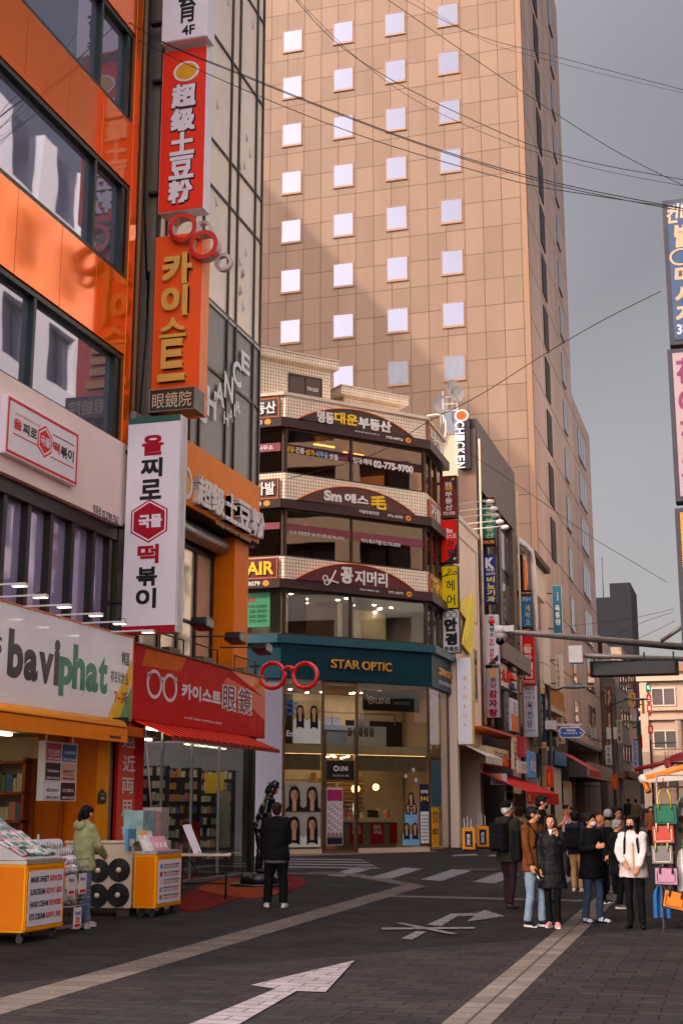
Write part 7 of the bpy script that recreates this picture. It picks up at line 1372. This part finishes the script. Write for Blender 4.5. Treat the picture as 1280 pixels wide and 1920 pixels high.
def handgeo(b, w_, d, nrm, side, s, curl):
    d = d.normalized(); nrm = (nrm-d*nrm.dot(d)).normalized(); u = d.cross(nrm).normalized()*side; rot = Matrix((u, nrm, d)).transposed()
    b.ball(w_+d*.045*s, (.042*s, .017*s, .055*s), 12, 8, rot=rot)
    for k, (off, ln) in enumerate(((-.031,.066), (-.010,.076), (.011,.072), (.031,.056))):
        p0 = w_+d*.085*s+u*off*s; a = curl; p1 = p0+(d*math.cos(a)+nrm*math.sin(a))*ln*.5*s; p2 = p1+(d*math.cos(a*2.1)+nrm*math.sin(a*2.1))*ln*.5*s; b.tube([p0-d*.02*s, p0, p1, p2], [.0095*s,.0095*s,.0085*s,.0065*s], 7)
    p0 = w_+d*.025*s-u*.036*s; p1 = p0+(d*.6-u*.65+nrm*.35)*.036*s; p2 = p1+(d*.9-u*.1+nrm*.35)*.032*s; b.tube([p0, p1, p2], [.013*s,.011*s,.008*s], 7)
def person(label, at, Yt, rz, top, bot, shoe, skin=SKIN, hair=('short', HB), hem=.47, hands=None, feet=((-.085,0),(.085,0)), turn=0, tilt=0, lean=0.0, bulk=1.0, vox=.012, name='person', cat='person', legw=1.0, curl=.45, hmax=None, mask=None, hat=None, pack=None, extra=None, lift=0.0, fem=False, glasses=False, sleeve=1.0):
    if len(at) == 2: o = G(*at)
    else: p = P(at[0], 1519, y=at[2]); o = Vector((p.x, at[2], gz(p.x, at[2])))
    o.z += lift; h = P(at[0] if len(at) == 2 else at[0], Yt, y=o.y).z - o.z
    t = T(name, label, cat, o, rz); s = h/1.75; V_ = Vector
    hz, kz, az = .515*h, .285*h, .05*h; shz = .815*h; sw = .108*h*(.92 if fem else 1.0); lv = V_((0,-lean,0))
    sh = [V_((sg*sw, 0, shz))+lv for sg in (-1, 1)]; body = MB(); tp = MB(); bt = MB()
    hp = [V_((sg*.052*h, 0, hz)) for sg in (-1, 1)]; ft = [V_((f[0]*s, f[1]*s, az)) for f in feet]
    for i in (0, 1):
        kn, an = ik(hp[i], ft[i], .232*h, .236*h, V_((0,-1,.05))); ft[i] = an
        body.tube([hp[i], kn, an], [.06*s,.045*s,.032*s], 10); q = legw
        bt.tube([hp[i]+V_((0,0,.03*h)), hp[i]*.5+kn*.5, kn, kn*.45+an*.55, an+V_((0,0,-.01*s))], [.093*s*q,.084*s*q,.068*s*q,.062*s*q,.058*s*q], 12)
        sd = MB(); f0 = an+V_((0,0,-az)); yaw = (-1 if i == 0 else 1)*.22; fd = V_((math.sin(yaw), -math.cos(yaw), 0))
        sd.ball(f0+fd*.02*s+V_((0,0,.05*s)), (.045*s,.06*s,.055*s), 12, 8); rt = Matrix.Rotation(yaw, 3, 'Z'); sd.ball(f0+fd*.075*s+V_((0,0,.035*s)), (.048*s,.12*s,.04*s), 14, 8, rot=rt); sd.ball(f0+fd*.15*s+V_((0,0,.028*s)), (.046*s,.055*s,.03*s), 12, 7, rot=rt)
        sh_ = melt('shoe', sd, shoe[0], t.e, .012, 3)
        if shoe[1] is not None:
            sl_ = MB(); pts = [(.047*math.cos(a)*s, .145*math.sin(a)*s) for a in [k*math.pi/10 for k in range(20)]]; c = f0+fd*.06*s; vv = []
            for zz_ in (.0, .028*s):
                for x, y in pts: w_ = rt @ V_((x, y, 0)); vv.append((c.x+w_.x, c.y+w_.y, zz_+max(0,f0.z)))
            sl_.add(vv, [tuple(range(20))[::-1], tuple(range(20,40))]+[(k, (k+1) % 20, 20+(k+1) % 20, 20+k) for k in range(20)]); sl_.build('sole', shoe[1], sh_)
    bt.ball((0,0,hz+.02*h), (.105*h*bulk, .075*h*bulk, .07*h), 14, 9); body.ball((0,0,hz+.02*h), (.085*h,.06*h,.06*h), 14, 9)
    B_ = bulk; hemz = hem*h; rings = []
    for z, rx, ry, ly in ((hemz, .112*(1.15 if hem < .42 else 1.0), .085, 0), (.50*h, .110, .082, 0.05), (.58*h, .100, .074, .25), (.66*h, .104, .078, .5), (.74*h, .112, .078, .8), (.79*h, .108, .068, .95), (.825*h, .07, .055, 1.0)):
        if z < hemz: continue
        rings.append((0, -lean*ly, z, rx*h*B_, ry*h*B_))
    tp.loft(rings, 18); body.loft([(x, y, z, a*.84, c*.84) for x, y, z, a, c in rings if z > .48*h], 16)
    tp.tube([V_((0,-lean,.82*h)), V_((0,-lean,.857*h))], [.058*h*B_,.045*h], 12)
    hd = hands or ((-.135*h, -.03*h, .44*h), (.135*h, -.03*h, .44*h))
    for i in (0, 1):
        sg = -1 if i == 0 else 1; tg = V_(hd[i][:3])+lv*(.6 if hands is None else 0); el, wr = ik(sh[i], tg, .165*h, .15*h, V_((sg*.8,.55,-.25)) if tg.z < .68*h else V_((sg*.30,.15,-1)))
        body.tube([sh[i], el, wr], [.042*s,.034*s,.025*s], 10); fd = (wr-el).normalized(); nr = V_(hd[i][3:6]) if len(hd[i]) > 3 else V_((-sg, -.25, 0)); handgeo(body, wr, fd, nr, sg, s*1.02, curl)
        e2 = el+(wr-el)*(.97*sleeve); tp.tube([sh[i]+V_((-sg*.02*s,0,.0)), sh[i]*.5+el*.5, el, (el+e2)*.5, e2], [.066*s*B_,.060*s*B_,.053*s*B_,.050*s*B_,.043*s*B_], 12); tp.ball(sh[i]+V_((-sg*.01*s,0,-.005*s)), (.068*s*B_,.062*s*B_,.06*s*B_), 12, 8)
    # head
    nk = V_((0,-lean,.85*h)); RH = Matrix.Rotation(R(turn), 3, 'Z') @ Matrix.Rotation(R(tilt), 3, 'X')
    def H(x, y, z): return nk + V_((0,-.012*s,0)) + RH @ V_((x*s, y*s, z*s))
    body.tube([nk-V_((0,0,.05*s)), H(0,.005,.06)], [.056*s,.05*s], 12)
    rt = RH.to_3x3(); body.ball(H(0,.012,.150), (.076*s,.094*s,.098*s), 18, 12, rot=rt); body.ball(H(0,-.022,.098), (.060*s,.068*s,.075*s), 16, 10, rot=rt); body.ball(H(0,-.055,.058), (.034*s,.032*s,.026*s), 12, 8, rot=rt)
    body.tube([H(0,-.086,.142), H(0,-.104,.108), H(0,-.088,.102)], [.009*s,.015*s,.012*s], 8); body.ball(H(0,-.086,.074), (.024*s,.010*s,.010*s), 10, 6, rot=rt)
    for sg in (-1, 1): body.ball(H(sg*.078,.012,.122), (.012*s,.024*s,.034*s), 10, 7, rot=rt); body.ball(H(sg*.040,-.064,.110), (.022*s,.018*s,.02*s), 8, 6, rot=rt)
    marks = [(H(sg*.031,-.083,.136), .0145*s, 1) for sg in (-1, 1)] + [(H(sg*.033+k*.010,-.088,.158+.002*abs(k)), .0085*s, 3) for sg in (-1, 1) for k in (-1.2, 0, 1.2)] + [(H(k*.009,-.094,.074), .011*s, 2) for k in (-1.6, -.6, .6, 1.6)]
    bd = melt('body', body, skin, t.e, vox*.62, 2, 0, marks)
    for q in (EYE_D, LIPM, BROW): bd.data.materials.append(q)
    st, hm = hair; hr = MB(); lw_ = 0.0
    if st != 'none':
        hr.ball(H(0,.030,.168), (.086*s,.092*s,.088*s), 16, 11, rot=rt); hr.ball(H(0,.050,.115), (.078*s,.066*s,.075*s), 14, 9, rot=rt); hr.ball(H(0,-.030,.226), (.066*s,.058*s,.024*s), 12, 8, rot=rt)
        for sg in (-1, 1): hr.ball(H(sg*.073,-.012,.178), (.017*s,.05*s,.042*s), 10, 7, rot=rt)
        if st == 'fluffy': hr.ball(H(0,.03,.19), (.105*s,.108*s,.09*s), 16, 10, rot=rt); [hr.ball(H(.085*math.cos(k), .03+.085*math.sin(k), .18+.04*math.sin(k*3)), .035*s, 8, 6) for k in [i*.5 for i in range(13)] if math.sin(k) > -.6]; hr.ball(H(0,.06,.12), (.1*s,.07*s,.08*s), 12, 8, rot=rt)
        if st in ('long', 'bob'):
            e = -.16 if st == 'long' else .02
            for sg in (-1, 1): hr.tube([H(sg*.06,-.035,.225), H(sg*.082,-.03,.15), H(sg*.088,-.025,.06), H(sg*.085,-.035,e)], [.022*s,.024*s,.028*s,.018*s], 8); hr.tube([H(sg*.06,.05,.16), H(sg*.075,.05,.05), H(sg*.06,.06,e-.02)], [.04*s,.042*s,.025*s], 8)
            hr.tube([H(0,.08,.15), H(0,.09,.04), H(0,.085,e-.04)], [.06*s,.055*s,.03*s], 10)
        if st == 'pony': hr.ball(H(0,.115,.165), .034*s, 10, 7); hr.tube([H(0,.12,.165), H(0,.16,.11), H(.01,.15,.02), H(.0,.135,-.03)], [.03*s,.036*s,.03*s,.012*s], 8)
        melt('hair', hr, hm, t.e, .009, 2, .006)
    if mask:
        mk = MB(); mk.ball(H(0,-.064,.085), (.058*s,.052*s,.046*s), 16, 10, rot=rt); m_ = melt('face_mask', mk, mask, t.e, .008, 3); [MB().tube([H(sg*.05,-.06,.1), H(sg*.078,.01,.125)], .003*s, 5).build('strap', mask, m_) for sg in (-1, 1)]
    if glasses:
        b = MB()
        for sg in (-1, 1):
            pts = [H(sg*.034+.024*math.cos(a), -.104, .134+.019*math.sin(a)) for a in [k*math.pi/7 for k in range(15)]]; b.tube(pts, .0028*s, 5, cap=False); b.tube([H(sg*.058,-.1,.138), H(sg*.08,.01,.138)], .0028*s, 5)
        b.tube([H(-.01,-.105,.138), H(.01,-.105,.138)], .003*s, 5); t.add('spectacles', b, M('frames_dark'))
    if hat:
        kind, hm2 = hat; hb = MB()
        if kind == 'cap': hb.ball(H(0,.026,.195), (.099*s,.112*s,.080*s), 16, 10, rot=rt); hb.ball(H(0,-.105,.19), (.066*s,.062*s,.012*s), 14, 7, rot=rt)
        elif kind == 'knit': hb.ball(H(0,.026,.18), (.102*s,.114*s,.108*s), 16, 10, rot=rt)
        else: hb.ball(H(0,.01,.2), (.155*s,.17*s,.016*s), 20, 8, rot=rt); hb.tube([H(0,.012,.2), H(0,.012,.285)], [.094*s,.074*s], 16); hb.ball(H(0,.012,.285), (.074*s,.08*s,.02*s), 12, 7, rot=rt)
        melt('hat', hb, hm2, t.e, .009, 2)
    tt = melt('top', tp, top, t.e, vox, 4, .034); melt('trousers', bt, bot, t.e, vox, 4, .026)
    if pack:
        b = MB().box(-.155*s, .155*s, .085*h*B_*.92, .085*h*B_*.92+.15*s, .53*h, .80*h).box(-.12*s, .12*s, .085*h*B_+.15*s, .085*h*B_+.19*s, .55*h, .68*h); pb = melt('backpack', b, pack, t.e, .018, 8)
        for sg in (-1, 1): MB().tube([V_((sg*.085*s, .09*h*B_, .62*h)), V_((sg*.10*s, .08*h*B_, .78*h)), V_((sg*.098*s, -lean*.9, .855*h)), V_((sg*.10*s, -.082*h*B_-lean*.8, .76*h)), V_((sg*.115*s, -.07*h*B_-lean*.5, .66*h)), V_((sg*.14*s, .03, .6*h))], .019*s, 6).build('strap', pack, pb)
    t.H = H; t.h = h; t.s = s
    if extra: extra(t)
    return t
BK = cl('black', (11,10,11)); BK2 = cl('ink', (15,15,18)); PUF = M('cloth_padded', (11,10,11), .6, var=.2, nscale=5, bump=.25, bscale=18, spec=.7, brick=dict(w=9, h=.125, m=.012, mc=(4,4,4), d=.03), axis='xz'); DEN = cl('denim', (104,122,142), .9, .4, 30); DEN2 = cl('denim_dark', (58,70,88), .9, .4, 30); WSH = M('shoe_white', (222,216,216), .5); BSH = M('shoe_black', (18,17,18), .5); SOLE = M('sole_white', (222,214,206), .6)
FRONT = 8
person('woman in pale green hoodie and jeans with black ponytail, back turned, at the wire baskets', (152,1742), 1509, 150, cl('sage', (152,150,114)), DEN, (M('shoe_mauve', (176,160,160), .6), SOLE), hair=('pony', HB), hem=.46, hands=((-.07,-.30,1.02,1,0,0), (.10,-.33,1.05,-1,0,0)), feet=((-.06,.12),(.08,-.14)), turn=22, tilt=6, fem=True, legw=1.06, bulk=1.06,
    extra=lambda t: melt('hood', MB().ball((0,.10*t.s,.83*t.h), (.12*t.s,.075*t.s,.085*t.s), 14, 9).ball((0,.02*t.s,.852*t.h), (.085*t.s,.08*t.s,.035*t.s), 14, 8), cl('sage'), t.e, .012, 4, .012))
person('man all in black seen from behind with white trainers on the crossing', (517,1702), 1503, 196, BK, BK, (WSH, SOLE), hair=('short', HBR), hem=.44, hands=((-.10,-.30,.98,1,0,0), (.12,-.30,.98,-1,0,0)), feet=((-.13,0),(.15,-.05)), bulk=1.2, legw=1.25, tilt=-10,
    extra=lambda t: t.add('shirt_hem', MB().loft([(0,0,.415*t.h,.112*t.h,.09*t.h), (0,0,.45*t.h,.114*t.h,.092*t.h)], 18), cl('slate', (96,96,98))))
person('old man in olive jacket and black cap, maroon trousers, hand raised to his mouth', (955,1704), 1503, 150, cl('olive', (46,40,28)), cl('maroon', (46,26,32)), (M('boot_grey', (58,56,58), .6), None), hair=('short', HW), hem=.43, hands=((-.14,-.05,.80,1,0,0), (.10,-.24,1.50,-1,0,0)), feet=((-.08,.08),(.10,-.08)), turn=-20, hat=('cap', BK2), bulk=1.15, pack=BK2)
person('man in brown jacket and light blue jeans looking right, holding a clear cup', (1003,1738), 1511, 62, cl('rust', (104,64,34)), cl('denim_pale', (136,152,166), .9, .4, 30), (BSH, SOLE), hair=('short', HB), hem=.45, hands=((-.17,-.10,.80,1,-.2,0), (.13,-.10,.82,-1,0,0)), feet=((-.10,.06),(.11,-.05)), turn=38, tilt=4, pack=BK, bulk=1.05,
    extra=lambda t: t.add('cup', MB().tube([(-.17*t.s,-.15*t.s,.76*t.s), (-.15*t.s,-.25*t.s,.66*t.s)], [.036*t.s,.028*t.s], 12), glass('clear_plastic')))
person('smiling woman in long black padded coat with long dark hair, hand at her chin', (1038,1740), 1526, 4, PUF, cl('legging', (12,11,12)), (M('shoe_pink', (206,150,144), .6), SOLE), hair=('long', HBR), hem=.34, hands=((-.16,-.06,.78,1,0,0), (.10,-.22,1.30,-.3,-.6,.6)), feet=((-.06,.05),(.06,-.05)), turn=2, tilt=2, bulk=1.05, legw=.88, fem=True, curl=.8, vox=.011,
    extra=lambda t: t.add('collar', MB().prism([(-.035*t.s,.86*t.h), (.0,.80*t.h), (.035*t.s,.86*t.h)], -.062*t.h, -.058*t.h), WH))
person('bespectacled man with black mask behind the woman in the long coat, holding an orange phone', (1012,0,24.2), 1490, 90, BK, BK2, (BSH, None), hair=('short', HB), hands=((-.08,-.30,1.30,.3,0,.6), (.08,-.32,1.32,-.3,0,.6)), turn=14, tilt=12, mask=M('mask_black', (14,13,15), .8), glasses=True,
    extra=lambda t: t.add('phone', MB().box(-.04*t.s, .04*t.s, -.44*t.s, -.42*t.s, 1.33*t.s, 1.46*t.s), M('phone_orange', (200,64,30), .4)))
person('woman in pink top and black cap with long fair hair, standing further back', (1063,0,31.5), 1510, 80, cl('pink', (206,160,160)), BK2, (BSH, None), hair=('long', HBL), hat=('cap', BK2), turn=10, fem=True, vox=.014, hands=((-.07,-.27,1.12,.3,0,.5), (.09,-.27,1.10,-.3,0,.5)))
person('dark haired person in navy jacket and beige trousers carrying a black backpack, back turned', (1083,1672), 1522, 170, cl('navy', (34,36,52)), cl('beige', (180,146,104)), (WSH, SOLE), hair=('fluffy', HB), pack=BK, bulk=1.1, vox=.014)
person('woman with white mask and curly dark hair in black coat, jeans and sandals', (1112,1731), 1524, 52, BK, DEN2, (M('sock_pale', (190,196,206), .8), BSH), hair=('fluffy', HB), hem=.40, hands=((-.10,-.22,1.10,1,0,.2), (.12,-.20,.95,-1,0,.3)), feet=((-.10,.08),(.10,-.06)), turn=12, mask=M('mask_white', (226,220,220), .8), fem=True, bulk=1.14, glasses=True,
    extra=lambda t: [t.add('sandal_strap', MB().ball((sx_*t.s, (-.09+dy)*t.s, .05*t.s), (.056*t.s,.022*t.s,.045*t.s), 12, 8), M('strap_navy', (36,38,50), .6)) for sx_, dy in ((-.115,.08), (.12,-.06))])
person('bald elderly man in navy jacket in the crowd, looking down to the right', (1128,1694), 1527, 75, cl('navy'), BK2, (BSH, SOLE), skin=SKIN2, hair=('none', HG), turn=15, tilt=10, vox=.014)
person('person in grey knit cap seen from behind in the crowd', (1139,0,26.5), 1519, 188, cl('ash', (118,104,96)), BK2, (BSH, None), hat=('knit', cl('knit', (168,156,152), .9, .6, 80)), pack=BK2, vox=.014)
person('dark haired man with glasses at the back of the crowd', (1157,0,27.2), 1513, 40, cl('taupe', (120,98,84)), BK2, (BSH, None), hair=('fluffy', HB), glasses=True, turn=-10, vox=.014)
person('grey haired person in long black coat standing behind the white jacket', (1161,1704), 1536, 96, BK2, BK, (M('shoe_taupe', (96,80,70), .6), SOLE), hair=('short', HG), hem=.36, turn=10, tilt=8, bulk=1.1, vox=.014)
person('woman in oversized white jacket with black mask, long black hair and backpack straps', (1193,1741), 1528, -6, cl('white', (222,206,198), .8, .5, 10), BK, (BSH, None), hair=('long', HB), hem=.445, hands=((-.09,-.22,.90,.5,.4,0), (.10,-.22,.80,-.5,.4,0)), feet=((-.09,.03),(.11,-.05)), turn=-14, tilt=8, bulk=1.18, legw=.92, fem=True, mask=M('mask_black'), pack=BK2, vox=.011,
    extra=lambda t: t.add('zip_flap', MB().box(.0, .03*t.s, -.111*t.h, -.107*t.h, .47*t.h, .76*t.h), M('flap_cream', (214,192,156), .8)))
person('distant pedestrian in olive coat walking away up the street', (1192,0,62), 1498, 196, cl('khaki', (84,70,50)), BK2, (BSH, None), vox=.02)
person('distant pedestrian in black walking away beside the one in olive', (1178,0,64), 1497, 200, BK, BK2, (BSH, None), vox=.02)
person('distant pedestrian in brown half hidden behind the green tote bag', (1219,0,45), 1512, 30, cl('cinnamon', (150,92,64)), BK2, (BSH, None), vox=.018)
GLO = M('statue_black', (14,13,14), .22, var=.1); STF = M('statue_tan', (176,120,80), .35)
n = G(486,1662); t = T('pedestal', 'round black pedestal under the statue by the optician corner', 'pedestal', n, 0); t.add('base', MB().tube([(0,0,0), (0,0,.06)], .62, 32).tube([(0,0,.061), (0,0,.26)], [.42,.36], 28), M('pedestal_black', (30,26,26), .3)); 
person('life size black painted statue in fedora and leather jacket leaning forward on a pedestal', (484,1662), 1466, 100, GLO, GLO, (GLO, None), skin=STF, hair=('bob', HB), hat=('fedora', GLO), hands=((-.12,-.28,1.02,1,0,0), (.12,-.26,1.06,-1,0,0)), lean=.22, tilt=26, turn=6, name='statue', cat='statue', lift=.26)
# merge the modelled volumes into single skins
bpy.context.view_layer.update(); dg = bpy.context.evaluated_depsgraph_get(); out = []
for o, marks in JOBS:
    me = bpy.data.meshes.new_from_object(o.evaluated_get(dg)); out.append(me)
for (o, marks), me in zip(JOBS, out):
    o.modifiers.clear(); old = o.data; me.materials.clear(); [me.materials.append(q) for q in old.materials]; o.data = me; me.name = old.name; bpy.data.meshes.remove(old)
    if marks:
        for p in me.polygons:
            c = p.center
            for q, r, mi in marks:
                if (c-q).length < r: p.material_index = mi; break
    me.polygons.foreach_set('use_smooth', [True]*len(me.polygons))
